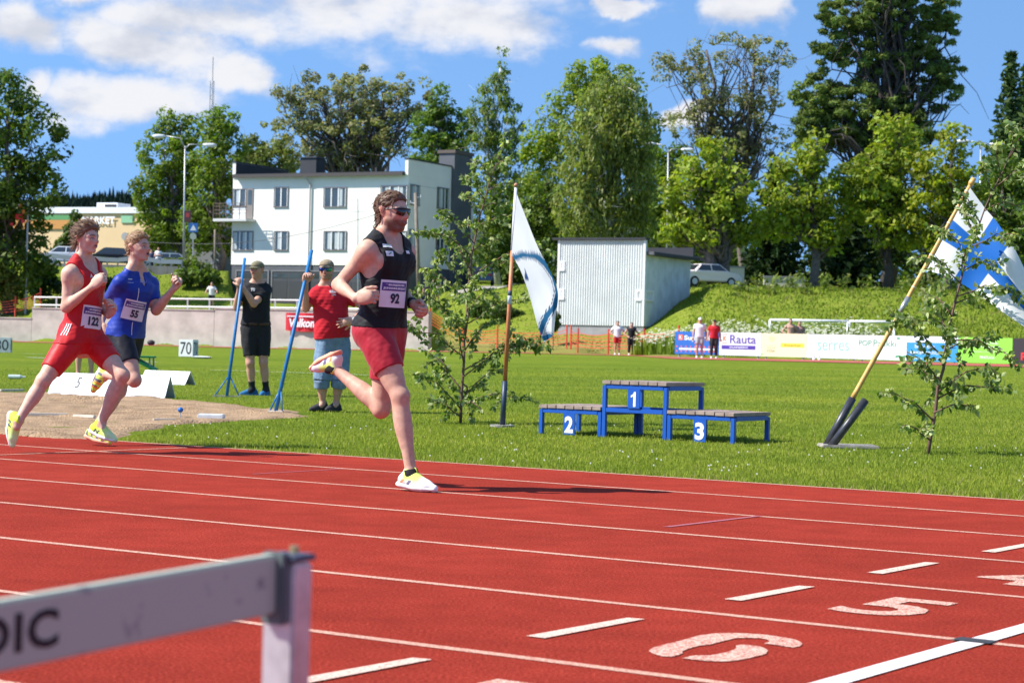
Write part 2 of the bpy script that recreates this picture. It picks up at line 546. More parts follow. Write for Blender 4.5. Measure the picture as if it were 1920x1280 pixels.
def hand_cones(W, d, n, side, curl=0.8, s=1.0, spread=0.0, thumb=(.55, .55, .5)):
    """W wrist, d towards the knuckles, n palm normal, side vector points to the thumb"""
    W, d, n = A3(W), unit(d), A3(n); n = unit(n - d * (n @ d)); t = np.cross(d, n) * side; t = unit(t)
    out = [cone(W, W + d * .05 * s, (.024 * s, .036 * s), flat=(n, .55)), cone(W + d * .04 * s, W + d * .078 * s, (.038 * s, .04 * s), flat=(n, .5))]
    fing = []
    L = [(.042, .027, .021), (.047, .031, .022), (.044, .028, .022), (.034, .021, .02)]
    for i in range(4):
        b = W + (d * .085 + t * (.03 - .0205 * i)) * s
        dirv = unit(d + t * spread * (1.5 - i))
        ang = 0.0
        r0 = (.0105, .0108, .0102, .009)[i]
        for j in range(3):
            ang += curl * (1.15, 1.35, .85)[j] * (1 + .06 * i)
            v = dirv * math.cos(ang) + n * math.sin(ang)
            e = b + v * L[i][j] * s
            fing.append(cone(b, e, (r0 * s * (1 - .08 * j), r0 * s * (.92 - .08 * j))))
            b = e
    tb = W + (d * .03 + t * .026) * s
    tv = unit(d * thumb[0] + t * thumb[1] + n * thumb[2])
    t1 = tb + tv * .045 * s
    tv2 = unit(tv + d * .35 - t * .5 * curl + n * .35 * curl)
    t2 = t1 + tv2 * .033 * s
    t3 = t2 + unit(tv2 - t * .3 * curl) * .026 * s
    fing += [cone(tb, t1, (.016 * s, .013 * s)), cone(t1, t2, (.0125 * s, .011 * s)), cone(t2, t3, (.0108 * s, .009 * s))]
    palm = fold(out, .015)
    def f(p):
        x = palm(p)
        for g in fing: x = smin(x, g(p), .005)
        return x
    return bound(f, W + d * .09 * s, .27 * s)

PROF = dict(t=[-.2, -.1, 0, .12, .25, .38, .52, .66, .78, .88, .95, 1.02],
            w=[.09, .148, .17, .168, .158, .152, .156, .165, .169, .152, .115, .07],
            d=[.075, .10, .118, .115, .108, .107, .112, .119, .12, .105, .085, .062],
            o=[0, -.008, -.012, -.004, .006, .010, .008, .004, .0, -.012, -.02, -.022])
def torso_sdf(P, N, latP, latC, s=1.0, prof=PROF, grow=0.0, growd=None):
    P, N = A3(P), A3(N); u = N - P; L = float(np.linalg.norm(u)); u = u / L
    o1 = A3(latP); o1 = unit(o1 - u * (o1 @ u)); o2 = A3(latC); o2 = unit(o2 - u * (o2 @ u))
    T = np.array(prof['t'], np.float32); Wd = np.array(prof['w'], np.float32) * s; Dd = np.array(prof['d'], np.float32) * s; Of = np.array(prof['o'], np.float32) * s
    if growd is not None: Dd = Dd + np.interp(T, growd[0], growd[1]); Wd = Wd + np.interp(T, growd[0], growd[1]) * .6
    def f(p):
        q = p - P; t = q @ u / L; tc = np.clip(t, -.2, 1.02)
        tt = np.clip(t, 0, 1)[:, None]
        lat = o1 * (1 - tt) + o2 * tt
        lat /= np.linalg.norm(lat, axis=1)[:, None]
        fr = np.cross(u, lat)
        r = q - (tc * L)[:, None] * u
        x = (r * lat).sum(1); y = (r * fr).sum(1) - np.interp(tc, T, Of).astype(np.float32); z = (t - tc) * L
        w = np.interp(tc, T, Wd).astype(np.float32) + grow; d = np.interp(tc, T, Dd).astype(np.float32) + grow
        zr = np.float32(.05 * s)
        k0 = np.sqrt((x / w) ** 2 + (y / d) ** 2 + (z / zr) ** 2)
        k1 = np.sqrt((x / w ** 2) ** 2 + (y / d ** 2) ** 2 + (z / zr ** 2) ** 2) + 1e-6
        return k0 * (k0 - 1) / k1
    return f
def cut(f, c, n, k=0.0):
    c, n = A3(c), unit(n)
    return lambda p: np.maximum(f(p), (p - c) @ n)

SKIN = {}
def skin_mat():
    if 'skin' in MATS: return MATS['skin']
    m = mat('skin', (.6, .4, .3, 1), rough=.56, spec=.4, vcol='Col', noise=(34, .12, 5), bump=(300, .12, .002))
    b = m.node_tree.nodes['Principled BSDF']
    b.inputs['Subsurface Weight'].default_value = .12
    b.inputs['Subsurface Radius'].default_value = (.012, .005, .003)
    b.inputs['Subsurface Scale'].default_value = .6
    return m
def cloth_mat(name, col, rough=.75, fine=900, sheen=.05, noise=None):
    return mat(name, col, rough=rough, spec=.25, sheen=sheen, bump=(fine, .15, .002), noise=noise or (25, .06, 3))

class Person:
    def __init__(s, name, label, J, sc=1.0, h=.008, prof=PROF, growd=None, muscle=1.0, armk=1.0, head=None, group=None, cat='person'):
        s.J = {k: A3(v) for k, v in J.items()}; J = s.J; s.sc = sc; s.h = h
        s.root = empty(name, Vector([float(x) for x in J['base']])); tag(s.root, label, cat, group)
        s.P = (J['HR'] + J['HL']) / 2; s.N = J['N']
        s.latP = unit(J['HR'] - J['HL']); s.latC = unit(J['SR'] - J['SL'])
        s.up = unit(s.N - s.P); s.front = unit(np.cross(s.up, s.latC)); s.frontP = unit(np.cross(s.up, s.latP))
        s.H = Frame(J['H'], J['face'], J.get('hup', (0, 0, 1)), sc * .955)
        s.prof = prof; s.growd = growd; s.hd = dict(head or {}); s.hd['neckbase'] = s.N - s.front * .01 * sc
        s.torso = torso_sdf(s.P, s.N, s.latP, s.latC, sc, prof, 0, growd)
        m = muscle * sc; legm = m
        s.arm, s.leg, s.uarm, s.thigh = {}, {}, {}, {}
        for S in 'RL':
            Sh, El, Wr = J['S' + S], J['E' + S], J['W' + S]; m = legm * armk
            fb = (Wr - El) - (El - Sh) * float((Wr - El) @ (El - Sh)) / float((El - Sh) @ (El - Sh)); fb = unit(fb)      # front of the upper arm
            ua = fold([cone(Sh, El, np.array((.052, .049, .045, .043, .040)) * m), cone(Sh + (Sh - El) * .02, Sh + (El - Sh) * .4, np.array((.048, .056, .036)) * m), cone(Sh + (El - Sh) * .3 + fb * .016, Sh + (El - Sh) * .85 + fb * .010, np.array((.026, .036, .024)) * m), cone(Sh + (El - Sh) * .25 - fb * .014, Sh + (El - Sh) * .8 - fb * .010, np.array((.026, .032, .022)) * m)], .014)
            fa = cone(El, Wr, np.array((.041, .046, .043, .035, .029, .0265)) * m, flat=(J.get('flat' + S, s.front), .94))
            s.uarm[S] = ua
            s.arm[S] = bound(fold([ua, fa], .025), (Sh + Wr + El) / 3, .55 * sc)
            Hp, Kn, An = J['H' + S], J['K' + S], J['A' + S]; m = legm
            kb = unit(np.cross(An - Kn, np.cross(Hp - Kn, An - Kn)))       # towards the bent side: back of knee
            bend = np.linalg.norm(np.cross(unit(Hp - Kn), unit(An - Kn)))
            back = kb if bend > .12 else -s.frontP
            th = fold([cone(Hp, Kn, np.array((.095, .094, .087, .077, .064, .056)) * m), cone(Hp + (Kn - Hp) * .12 - back * .02, Hp + (Kn - Hp) * .75 - back * .016, np.array((.07, .08, .074, .05)) * m),
                       cone(Hp + (Kn - Hp) * .1 + back * .03, Hp + (Kn - Hp) * .8 + back * .012, np.array((.072, .068, .048)) * m)], .03)
            glute = ell(Hp - s.frontP * .055 * sc + s.latP * (-.02 if S == 'R' else .02) * sc + s.up * .01, s.latP, s.frontP, s.up, .09 * sc, .085 * sc, .10 * sc)
            thg = fold([th, glute], .04)
            sh = [cone(Kn, An, np.array((.052, .05, .049, .043, .037, .034)) * m), cone(Kn + (An - Kn) * .1 + back * .016, Kn + (An - Kn) * .6 + back * .012, np.array((.036, .05, .047, .028)) * m),
                  cone(Kn - back * .018, Kn + (An - Kn) * .06 - back * .012, np.array((.036, .032)) * m)]
            ft = J['T' + S] - J['A' + S]
            foot = cone(An, An + ft * .22, (.036 * sc, .03 * sc))
            s.thigh[S] = thg
            s.leg[S] = bound(fold([th] + sh + [foot], .028), (Hp + Kn + An) / 3, .72 * sc)
        s.trap = [cone(s.H(-.025, 0, -.10), J['S' + S] * .8 + s.N * .2 + s.up * .012 * sc, np.array((.042, .042, .04)) * sc) for S in 'RL']
        s.pec = [ell(s.P + (s.N - s.P) * .77 + s.front * .085 * sc + s.latC * sg * .075 * sc, s.latC, s.front, s.up, .085 * sc, .032 * sc, .065 * sc) for sg in (1, -1)]
        s.girdle = [cone(J['S' + S], s.N - s.up * .04 * sc, np.array((.052, .06, .06)) * sc) for S in 'RL']
        s.headf = head_sdf(s.H, s.hd)
        s.hands = []
    def core(s, p):
        d = s.torso(p)
        for g in s.girdle: d = smin(d, g(p), .05)
        for g in s.trap: d = smin(d, g(p), .035)
        for g in s.pec: d = smin(d, g(p), .03)
        return d
    def body(s, p):
        c = s.core(p)
        d = smin(c, s.headf(p), .03)
        for S in 'RL':
            d = np.minimum(d, smin(c, s.uarm[S](p), .045))
            d = np.minimum(d, smin(c, s.thigh[S](p), .045))
            d = np.minimum(d, s.arm[S](p)); d = np.minimum(d, s.leg[S](p))
        for g in s.hands: d = smin(d, g(p), .012)
        return d
    def box(s, keys=None, pad=.16):
        P = np.array([s.J[k] for k in (keys or [k for k in s.J if k not in ('face', 'hup', 'flatR', 'flatL', 'base')])])
        return P.min(0) - pad, P.max(0) + pad
    def emit(s, name, V, F, material, col=None, parent=None):
        V = V - A3(s.root.location)
        me = arr_mesh(name, V, F)
        if col is not None: set_color(me, col)
        return link(name, me, parent or s.root, material)
    def make(s, name, f, lo, hi, material, h=None, col=None, parent=None, relax=1):
        V, F = polygonize(f, lo, hi, h or s.h, relax)
        return s.emit(name, V, F, material, col(V) if col else None, parent)
    def make_body(s, skin, lips=(.42, .12, .10), brow=None, beard=None, eyes=True, extra=None):
        lo, hi = s.box()
        V, F = polygonize(s.body, lo - A3((0, 0, .05)), hi + A3((0, 0, .05)), s.h)
        q = s.H.loc(V)
        C = np.tile(np.array(skin, np.float32), (len(V), 1))
        inh = np.linalg.norm(q - A3((.0, 0, -.02)), axis=1) < .16
        def blend(mask, c, amt):
            a = (np.clip(mask, 0, 1) * amt)[:, None]
            C[:] = C * (1 - a) + np.array(c, np.float32) * a
        # ruddy cheeks, nose, ears, knees and elbows
        red = np.array(skin) * np.array((1.0, .72, .66))
        blend(inh * np.exp(-((q[:, 0] - .085) / .04) ** 2 - ((np.abs(q[:, 1]) - .035) / .03) ** 2 - ((q[:, 2] + .03) / .03) ** 2), red, .8)
        blend(inh * np.exp(-((q[:, 0] - .115) / .02) ** 2 - (q[:, 1] / .02) ** 2 - ((q[:, 2] + .028) / .025) ** 2), red, .8)
        blend(inh * (np.abs(q[:, 1]) > .074) * (np.abs(q[:, 0] + .012) < .04), red, .8)
        for k in ('KR', 'KL', 'ER', 'EL'):
            blend(np.exp(-(np.linalg.norm(V - s.J[k], axis=1) / (.075 * s.sc)) ** 2), red, .45)
        if beard is not None:
            m = np.clip((-.036 - q[:, 2]) / .022, 0, 1) * np.clip((q[:, 0] + .012) / .03, 0, 1) * inh * np.clip((q[:, 2] + .135) / .02, 0, 1)
            m = m * (.88 + .12 * wob(V, 420, 5)); blend(m, beard[:3], beard[3])
        mo = s.hd.get('mouth', 0)
        lipm = inh * (q[:, 0] > .084) * np.exp(-(q[:, 1] / .021) ** 4 - ((q[:, 2] + .058 + mo / 2) / (.010 + mo * .6)) ** 4)
        blend(lipm, lips, .9)
        if mo > 0:
            blend(inh * (q[:, 0] > .06) * np.exp(-(q[:, 1] / .018) ** 4 - ((q[:, 2] + .0575 + mo / 2) / (.0028 + mo * .5)) ** 4), (.03, .01, .01), 1)
        else:
            blend(inh * (q[:, 0] > .084) * np.exp(-(q[:, 1] / .022) ** 4 - ((q[:, 2] + .0575) / .0022) ** 2), (.08, .02, .02), .9)
        if eyes:
            for sg in (-1, 1):
                e = np.hypot((q[:, 1] - .032 * sg) / .0145, (q[:, 2] + .002) / .0065)
                blend(inh * (q[:, 0] > .055) * (e < 1.25), (.10, .05, .04), .9)
                blend(inh * (q[:, 0] > .055) * (e < .85), (.62, .6, .58), 1)
                e2 = np.hypot((q[:, 1] - .032 * sg) / .006, (q[:, 2] + .001) / .0062)
                blend(inh * (q[:, 0] > .055) * (e2 < 1), (.03, .035, .04), 1)
        if brow is not None:
            for sg in (-1, 1):
                e = np.abs((q[:, 2] - .0215 - .004 * np.sin(np.abs(q[:, 1]) / .055 * 3.14)) / .0055) ** 2 + np.abs((np.abs(q[:, 1]) - .033) / .023) ** 6
                blend(inh * (q[:, 0] > .05) * np.exp(-e), brow, .85)
        if extra is not None: extra(V, q, C, blend)
        return s.emit('body', V, F, skin_mat(), C)
    # ---- clothes
    def hair(s, col, line, th=.012, amp=.004, freq=160, seed=1, locks=0, lock_len=.05, comb=(-.7, 0, .5), curl=0.0, top=.0, h=None, name='hair', lift=.6, lr=.0045):
        """line: hairline height against the forward coordinate"""
        H = s.H; sc = s.H.sc
        lf, lu = line
        base = fold([ell(H(-.012, 0, .035), H.f, H.r, H.u, .099 * sc, .077 * sc, .084 * sc), ell(H(0, 0, -.005), H.f, H.r, H.u, .08 * sc, .072 * sc, .075 * sc),
                     cone(H(-.035, 0, -.02), H(-.045, 0, -.10), np.array((.062, .052)) * sc)], .02 * sc)
        def f(p):
            q = H.loc(p)
            t = th + top * np.clip((q[:, 2] - .03) / .07, 0, 1) * np.clip((q[:, 0] + .08) / .1, .3, 1)
            d = base(p) - (t + amp * wob(p, freq, seed)) * sc
            ln = np.interp(q[:, 0], lf, lu)
            return smax(d, (ln - q[:, 2] + .003 * wob(p, 300, seed + 3)) * sc, .012 * sc)
        V, F = polygonize(f, H(0, 0, 0) - .21 * sc, H(0, 0, 0) + .21 * sc, h or s.h * .7)
        rs = np.random.RandomState(seed)
        C = np.array(col, np.float32) * (1 + .35 * wob(V, 420, seed + 7))[:, None]
        if locks:
            e = .004; d0 = f(V)
            Nn = np.stack([f(V + A3(x) * e) - d0 for x in np.eye(3)], 1); Nn /= np.linalg.norm(Nn, axis=1)[:, None] + 1e-9
            pick = rs.choice(len(V), locks)
            cw = H.f * comb[0] + H.r * comb[1] + H.u * comb[2]
            VV, FF, CC = [V], [F], [C]; nv = len(V)
            for i in pick:
                n = Nn[i]; p0 = V[i] - n * .004
                L = lock_len * rs.uniform(.5, 1.25) * sc
                ct = cw - n * float(cw @ n); d = unit(n * lift + unit(ct) * rs.uniform(.7, 1.2) + rs.normal(size=3) * .22)
                sd_ = unit(np.cross(d, n + .01)); ph = rs.uniform(0, 6.28); cu = curl * rs.uniform(.6, 1.3)
                pts = []
                for j in range(6):
                    t = j / 5
                    pts.append(p0 + d * L * t - n * L * (.35 * lift + .25) * t * t + (sd_ * math.cos(ph + t * 7) + n * math.sin(ph + t * 7)) * cu * L * t - A3((0, 0, 1)) * L * .12 * t * t)
                m = MB().tube(pts, [lr * sc * x for x in (.9, 1, .95, .8, .5, .12)], n=5, cap=False)
                v = np.array(m.v, np.float32); fq = np.array(m.f, np.int32)
                VV.append(v); FF.append(fq + nv); nv += len(v)
                CC.append(np.tile(np.array(col) * rs.uniform(.6, 1.65), (len(v), 1)))
            V, F, C = np.concatenate(VV), np.concatenate(FF), np.concatenate(CC)
        m = mat('hair', (.1, .06, .03, 1), rough=.5, spec=.35, vcol='Col')
        return s.emit(name, V, F, m, np.clip(C, 0, 1))
    def shoe(s, S, f, up, upper, sole, sz=1.0, sole_th=.03, colors=None, name='shoe', h=None, sink=.0):
        """upper: material; sole: material; colors(q) gives the upper's colours in shoe space"""
        sc = s.sc * sz
        Fm = Frame(s.J['A' + S], f, up, sc)
        g = -.088 + sink
        C_ = lambda a, b, r, **k: cone(Fm(*a), Fm(*b), np.array(r) * sc, **k)
        up_ = [C_((-.045, 0, g + .05), (.03, 0, g + .048), (.036, .04)), C_((.03, 0, g + .048), (.115, .0, g + .036), (.04, .041, .036)), C_((.115, 0, g + .036), (.168, -.004, g + .03), (.036, .024)),
               C_((-.03, 0, g + .055), (-.008, 0, g + .105), (.037, .039)), C_((-.0, 0, g + .085), (.075, 0, g + .05), (.036, .034))]
        hole = ell(Fm(-.008, 0, g + .142), Fm.f, Fm.r, Fm.u, .043 * sc, .029 * sc, .034 * sc)
        sl = [C_((-.052, 0, g + .02), (.06, 0, g + .02), (.041, .037), flat=(Fm.u, .6)), C_((.06, 0, g + .02), (.16, -.002, g + .026), (.045, .046, .03), flat=(Fm.u, .5))]
        fu = fold(up_, .02 * sc)
        fo = A3(Fm(0, 0, g + .012)); ft = A3(Fm(0, 0, g + .0))
        def fup(p): return np.maximum(np.maximum(fu(p), -((p - fo) @ Fm.u)), -hole(p))
        fs = fold(sl, .02 * sc)
        def fso(p):
            q = Fm.loc(p)
            top = g + sole_th + .008 * np.clip((-q[:, 0]) / .05, 0, 1) + .006 * np.clip((q[:, 0] - .12) / .05, 0, 1)
            bot = g + .022 * np.clip((q[:, 0] - .1) / .07, 0, 1) ** 2 + .012 * np.clip((-q[:, 0] - .03) / .04, 0, 1)
            return np.maximum(np.maximum(fs(p), (q[:, 2] - top) * sc), (bot - q[:, 2]) * sc)
        c = Fm(.04, 0, -.04)
        o = s.make(name, fup, c - .2 * sc, c + .2 * sc, upper, h or s.h * .75, (lambda V: colors(Fm.loc(V))) if colors else None)
        s.make('sole', fso, c - .2 * sc, c + .2 * sc, sole, h or s.h * .75, parent=o)
        return o, Fm
    def sock(s, S, m, top=.1, off=.003):
        An, Kn = s.J['A' + S], s.J['K' + S]; d = unit(Kn - An)
        f = cut(cut(lambda p: s.leg[S](p) - off, An + d * top * s.sc, d), An - d * .03, -d)
        return s.make('sock', f, An - .12, An + .14, m, s.h * .8)
    def surf(s, f, x, y, Y0):
        """point and normal of surface f behind photograph pixel x, y"""
        u, v = uv(x, y); d = A3((u, 1, -v)); d /= np.linalg.norm(d)
        o = A3((0, 0, CAMH)); t = Y0 - .6
        for _ in range(160):
            p = (o + d * t)[None].astype(np.float32); q = float(f(p)[0])
            if q < .0008: break
            t += max(.0012, min(q, .05) * .7)
            if t > Y0 + .8: break
        p = o + d * t; e = .006
        g = np.array([float(f((p + A3(a) * e)[None].astype(np.float32))[0] - f((p - A3(a) * e)[None].astype(np.float32))[0]) for a in np.eye(3)])
        return p, unit(g)
    def patch(s, name, f, c, X, Y, nrm, w, h, m, off=.004, n=(10, 8), parent=None, col=None):
        """thin sheet laid on the surface f"""
        c, X, Y, nrm = A3(c), unit(X), unit(Y), unit(nrm)
        gx, gy = np.meshgrid(np.linspace(-.5, .5, n[0]), np.linspace(-.5, .5, n[1]), indexing='ij')
        P = c + gx.reshape(-1, 1) * w * X + gy.reshape(-1, 1) * h * Y
        V = s.drop(f, P.astype(np.float32), nrm, off)
        i = np.arange(n[0] * n[1]).reshape(n)
        F = np.stack([i[:-1, :-1].ravel(), i[1:, :-1].ravel(), i[1:, 1:].ravel(), i[:-1, 1:].ravel()], 1)
        return s.emit(name, V, F, m, None, parent)
    def drop(s, f, P, nrm, off):
        V = (P + nrm * .06).astype(np.float32)
        for _ in range(30):
            d = f(V) - off
            V = (V - nrm * np.clip(d, -.012, .012)[:, None] * .9).astype(np.float32)
        # where the surface falls away the sheet stays stiff
        h = (V - P) @ nrm; h = np.clip(h, np.median(h) - .035, np.median(h) + .02)
        return (P + h[:, None] * nrm).astype(np.float32)
    def write(s, name, f, txt, c, X, Y, nrm, w, h, m, off=.006, bold=.02, parent=None, shear=0.0):
        V, F = text_mesh(txt, 1.0, bold, shear=shear)
        xs = [v.x for v in V]; ys = [v.y for v in V]
        cx, cy = (max(xs) + min(xs)) / 2, (max(ys) + min(ys)) / 2
        sx, sy = w / (max(xs) - min(xs)), h / (max(ys) - min(ys))
        X, Y, nrm = unit(X), unit(Y), unit(nrm)
        P = np.array([A3(c) + X * (v.x - cx) * sx + Y * (v.y - cy) * sy for v in V], np.float32)
        V2 = s.drop(f, P, nrm, off) - A3(s.root.location)
        mb = MB().add(V2.tolist(), F)
        return mb.build(name, m, parent or s.root)
# ------------------------------------------------------------------ the ground
WALLX, WALLY = (-420, 58, 150, 400, 620, 802), (131.0, 126.0, 125.0, 121.8, 119.2, 117.0)
def wall_y(x): return float(np.interp(x, WALLX, WALLY))
def _left(x, zt, rest): return (x, [(wall_y(x) + .35, None), (wall_y(x) + 1.25, zt)] + rest)
_ra = [(134, 2.4), (138, 4.2), (143, 5.6), (162, 5.75), (260, 7)]; _rb = [(132, 2.9), (140, 4.6), (145, 5.5), (162, 5.75), (260, 7)]; _rc = [(133, 3.1), (152, 3.25), (170, 5), (260, 7.5)]
COLS = [_left(-3000, 1.78, _ra), _left(-420, 1.78, _ra), _left(50, 1.78, _ra), _left(62, 2.3, _ra), _left(150, 2.3, _ra), _left(272, 2.3, _ra)] + [_left(x, 2.38, _rb) for x in range(290, 426, 15)] + [_left(x, 2.44, _rc) for x in range(440, 800, 12)] + [
        (830, [(118, None), (125, 1.3), (133, 2.9), (145, 4.3), (170, 5.8), (260, 7.5)]),
        (1000, [(112, None), (118, 1.4), (126, 3.4), (138, 4.9), (150, 5.4), (260, 7.5)]),
        (1200, [(105, None), (112, 1.4), (118, 2.1), (126, 4.0), (138, 4.8), (260, 7.5)]),
        (1330, [(94, None), (100, .9), (108, 2.2), (117, 4.2), (122, 4.65), (140, 5.0), (260, 7.5)]),
        (1650, [(90, None), (96, .9), (103, 2.0), (113, 4.1), (118, 4.55), (140, 5.0), (260, 7.5)]),
        (1920, [(84, None), (90, .9), (98, 1.9), (109, 3.7), (116, 4.3), (140, 5.0), (260, 7.5)]),
        (5000, [(84, None), (90, .9), (98, 1.9), (109, 3.7), (116, 4.3), (140, 5.0), (260, 7.5)])]
def _colz(c, X, Y):
    pts = c[1]
    if Y <= pts[0][0]: return gz(X, Y), 0.0
    ys = [p[0] for p in pts]; zs = [gz(X, Y)] + [p[1] for p in pts[1:]]
    return float(np.interp(Y, ys, zs)), min(1, (Y - pts[0][0]) / 1.5)
def terrain(X, Y):
    x = 960 + FPX * X / Y
    for i in range(len(COLS) - 1):
        if x < COLS[i + 1][0] or i == len(COLS) - 2:
            t = (x - COLS[i][0]) / (COLS[i + 1][0] - COLS[i][0]); t = max(0, min(1, t))
            a, ra = _colz(COLS[i], X, Y); b, rb = _colz(COLS[i + 1], X, Y)
            n = .06 * math.sin(X * .9 + Y * .3) * math.sin(Y * .7) + .05 * math.sin(X * 2.1 + 1) if ra > 0 else 0
            return a * (1 - t) + b * t + n * min(ra, 1), ra * (1 - t) + rb * t
def tz(X, Y): return terrain(X, Y)[0]
def at_x(x, Y):
    """point on the ground at pixel column x and depth Y (column taken near the horizon)"""
    X = (x - 960) / FPX * Y
    z = tz(X, Y)
    # the roll shifts columns with height
    X = X + ROLL * (CAMH - z)
    return Vector((X, Y, tz(X, Y)))

def ground_mats():
    # running track rubber
    m = bpy.data.materials.new('track_rubber'); m.use_nodes = True
    N, L = m.node_tree.nodes, m.node_tree.links; b = N['Principled BSDF']
    tc = N.new('ShaderNodeTexCoord')
    def nz(scale, det=3, rough=.6):
        n = N.new('ShaderNodeTexNoise'); n.inputs['Scale'].default_value = scale; n.inputs['Detail'].default_value = det; n.inputs['Roughness'].default_value = rough
        L.new(tc.outputs['Object'], n.inputs['Vector']); return n
    fine = nz(95, 5, .85); mid = nz(4, 4); big = nz(.45, 3)
    rp = N.new('ShaderNodeValToRGB'); L.new(fine.outputs['Fac'], rp.inputs[0])
    e = rp.color_ramp.elements
    e[0].position = .34; e[0].color = (.105, .012, .008, 1); e[1].position = .68; e[1].color = (.50, .085, .050, 1)
    x = rp.color_ramp.elements.new(.49); x.color = (.260, .025, .014, 1)
    def mul(src, fac, lo, hi, a, c):
        mr = N.new('ShaderNodeMapRange'); L.new(fac, mr.inputs['Value']); mr.inputs['From Min'].default_value = a; mr.inputs['From Max'].default_value = c
        mr.inputs['To Min'].default_value = lo; mr.inputs['To Max'].default_value = hi
        mx = N.new('ShaderNodeMix'); mx.data_type = 'RGBA'; mx.blend_type = 'MULTIPLY'; mx.inputs[0].default_value = 1
        L.new(src, mx.inputs[6]); L.new(mr.outputs[0], mx.inputs[7]); return mx.outputs[2]
    c = mul(rp.outputs[0], mid.outputs['Fac'], .86, 1.12, .3, .7); c = mul(c, big.outputs['Fac'], .88, 1.12, .3, .7)
    # scuffs and pale specks
    sc_ = nz(60, 2, .5); mr = N.new('ShaderNodeMapRange'); L.new(sc_.outputs['Fac'], mr.inputs['Value']); mr.inputs['From Min'].default_value = .76; mr.inputs['From Max'].default_value = .82; mr.inputs['To Max'].default_value = .45
    mx = N.new('ShaderNodeMix'); mx.data_type = 'RGBA'; L.new(mr.outputs[0], mx.inputs[0]); L.new(c, mx.inputs[6]); mx.inputs[7].default_value = (.7, .42, .33, 1)
    L.new(mx.outputs[2], b.inputs['Base Color']); b.inputs['Roughness'].default_value = .9; b.inputs['Specular IOR Level'].default_value = .04
    bp = N.new('ShaderNodeBump'); bp.inputs['Strength'].default_value = .75; bp.inputs['Distance'].default_value = .006
    L.new(fine.outputs['Fac'], bp.inputs['Height']); L.new(bp.outputs[0], b.inputs['Normal'])
    MATS['track'] = m
    # painted marks, worn
    def paint(name, col, wear, scale=150):
        m = bpy.data.materials.new(name); m.use_nodes = True
        N, L = m.node_tree.nodes, m.node_tree.links; b = N['Principled BSDF']
        tc = N.new('ShaderNodeTexCoord'); n = N.new('ShaderNodeTexNoise'); n.inputs['Scale'].default_value = scale; n.inputs['Detail'].default_value = 4; n.inputs['Roughness'].default_value = .8
        L.new(tc.outputs['Object'], n.inputs['Vector'])
        rp = N.new('ShaderNodeValToRGB'); L.new(n.outputs['Fac'], rp.inputs[0])
        rp.color_ramp.elements[0].position = wear; rp.color_ramp.elements[0].color = (.36, .10, .07, 1)
        rp.color_ramp.elements[1].position = wear + .07; rp.color_ramp.elements[1].color = col
        L.new(rp.outputs[0], b.inputs['Base Color']); b.inputs['Roughness'].default_value = .85; b.inputs['Specular IOR Level'].default_value = .05
        bp = N.new('ShaderNodeBump'); bp.inputs['Strength'].default_value = .5; bp.inputs['Distance'].default_value = .004
        L.new(n.outputs['Fac'], bp.inputs['Height']); L.new(bp.outputs[0], b.inputs['Normal'])
        MATS[name] = m; return m
    paint('paint_worn', (.64, .40, .30, 1), .44); paint('paint_digit', (.70, .48, .38, 1), .46, 120); paint('paint_white', (.76, .70, .67, 1), .37); paint('chalk_violet', (.33, .12, .20, 1), .47); paint('paint_mark', (.70, .52, .42, 1), .41)
    # lawn
    m = bpy.data.materials.new('lawn'); m.use_nodes = True
    N, L = m.node_tree.nodes, m.node_tree.links; b = N['Principled BSDF']
    tc = N.new('ShaderNodeTexCoord')
    def nz2(scale, det=4, rough=.6, st=None):
        n = N.new('ShaderNodeTexNoise'); n.inputs['Scale'].default_value = scale; n.inputs['Detail'].default_value = det; n.inputs['Roughness'].default_value = rough
        if st:
            mp = N.new('ShaderNodeMapping'); mp.inputs['Scale'].default_value = st; mp.inputs['Rotation'].default_value = (0, 0, YAW); L.new(tc.outputs['Object'], mp.inputs['Vector']); L.new(mp.outputs[0], n.inputs['Vector'])
        else: L.new(tc.outputs['Object'], n.inputs['Vector'])
        return n
    def ramp(fac, stops):
        r = N.new('ShaderNodeValToRGB'); L.new(fac, r.inputs[0])
        r.color_ramp.elements[0].position = stops[0][0]; r.color_ramp.elements[0].color = stops[0][1]
        r.color_ramp.elements[1].position = stops[-1][0]; r.color_ramp.elements[1].color = stops[-1][1]
        for p, c in stops[1:-1]:
            e = r.color_ramp.elements.new(p); e.color = c
        return r.outputs[0]
    a1 = nz2(26, 5, .75); a2 = nz2(.55, 4, .6, (1, 1, 1)); a3 = nz2(.16, 3, .5, (.35, 1.6, 1)); a4 = nz2(3.2, 4, .7)
    lawn = ramp(a1.outputs['Fac'], [(.25, (.075, .115, .010, 1)), (.5, (.170, .222, .024, 1)), (.75, (.28, .33, .055, 1))])
    def mulc(src, fac, c0, c1, lo=.35, hi=.65):
        r = ramp(fac, [(lo, c0), (hi, c1)])
        mx = N.new('ShaderNodeMix'); mx.data_type = 'RGBA'; mx.blend_type = 'MULTIPLY'; mx.inputs[0].default_value = 1
        L.new(src, mx.inputs[6]); L.new(r, mx.inputs[7]); return mx.outputs[2]
    lawn = mulc(lawn, a2.outputs['Fac'], (.84, .92, .8, 1), (1.12, 1.06, 1.1, 1)); lawn = mulc(lawn, a3.outputs['Fac'], (.80, .88, .85, 1), (1.12, 1.08, 1.0, 1)); lawn = mulc(lawn, a4.outputs['Fac'], (.82, .86, .8, 1), (1.14, 1.1, 1.1, 1))
    rough = ramp(nz2(1.1, 6, .75).outputs['Fac'], [(.25, (.075, .115, .012, 1)), (.45, (.15, .20, .022, 1)), (.62, (.21, .24, .035, 1)), (.8, (.27, .25, .07, 1))])
    va = N.new('ShaderNodeVertexColor'); va.layer_name = 'Col'
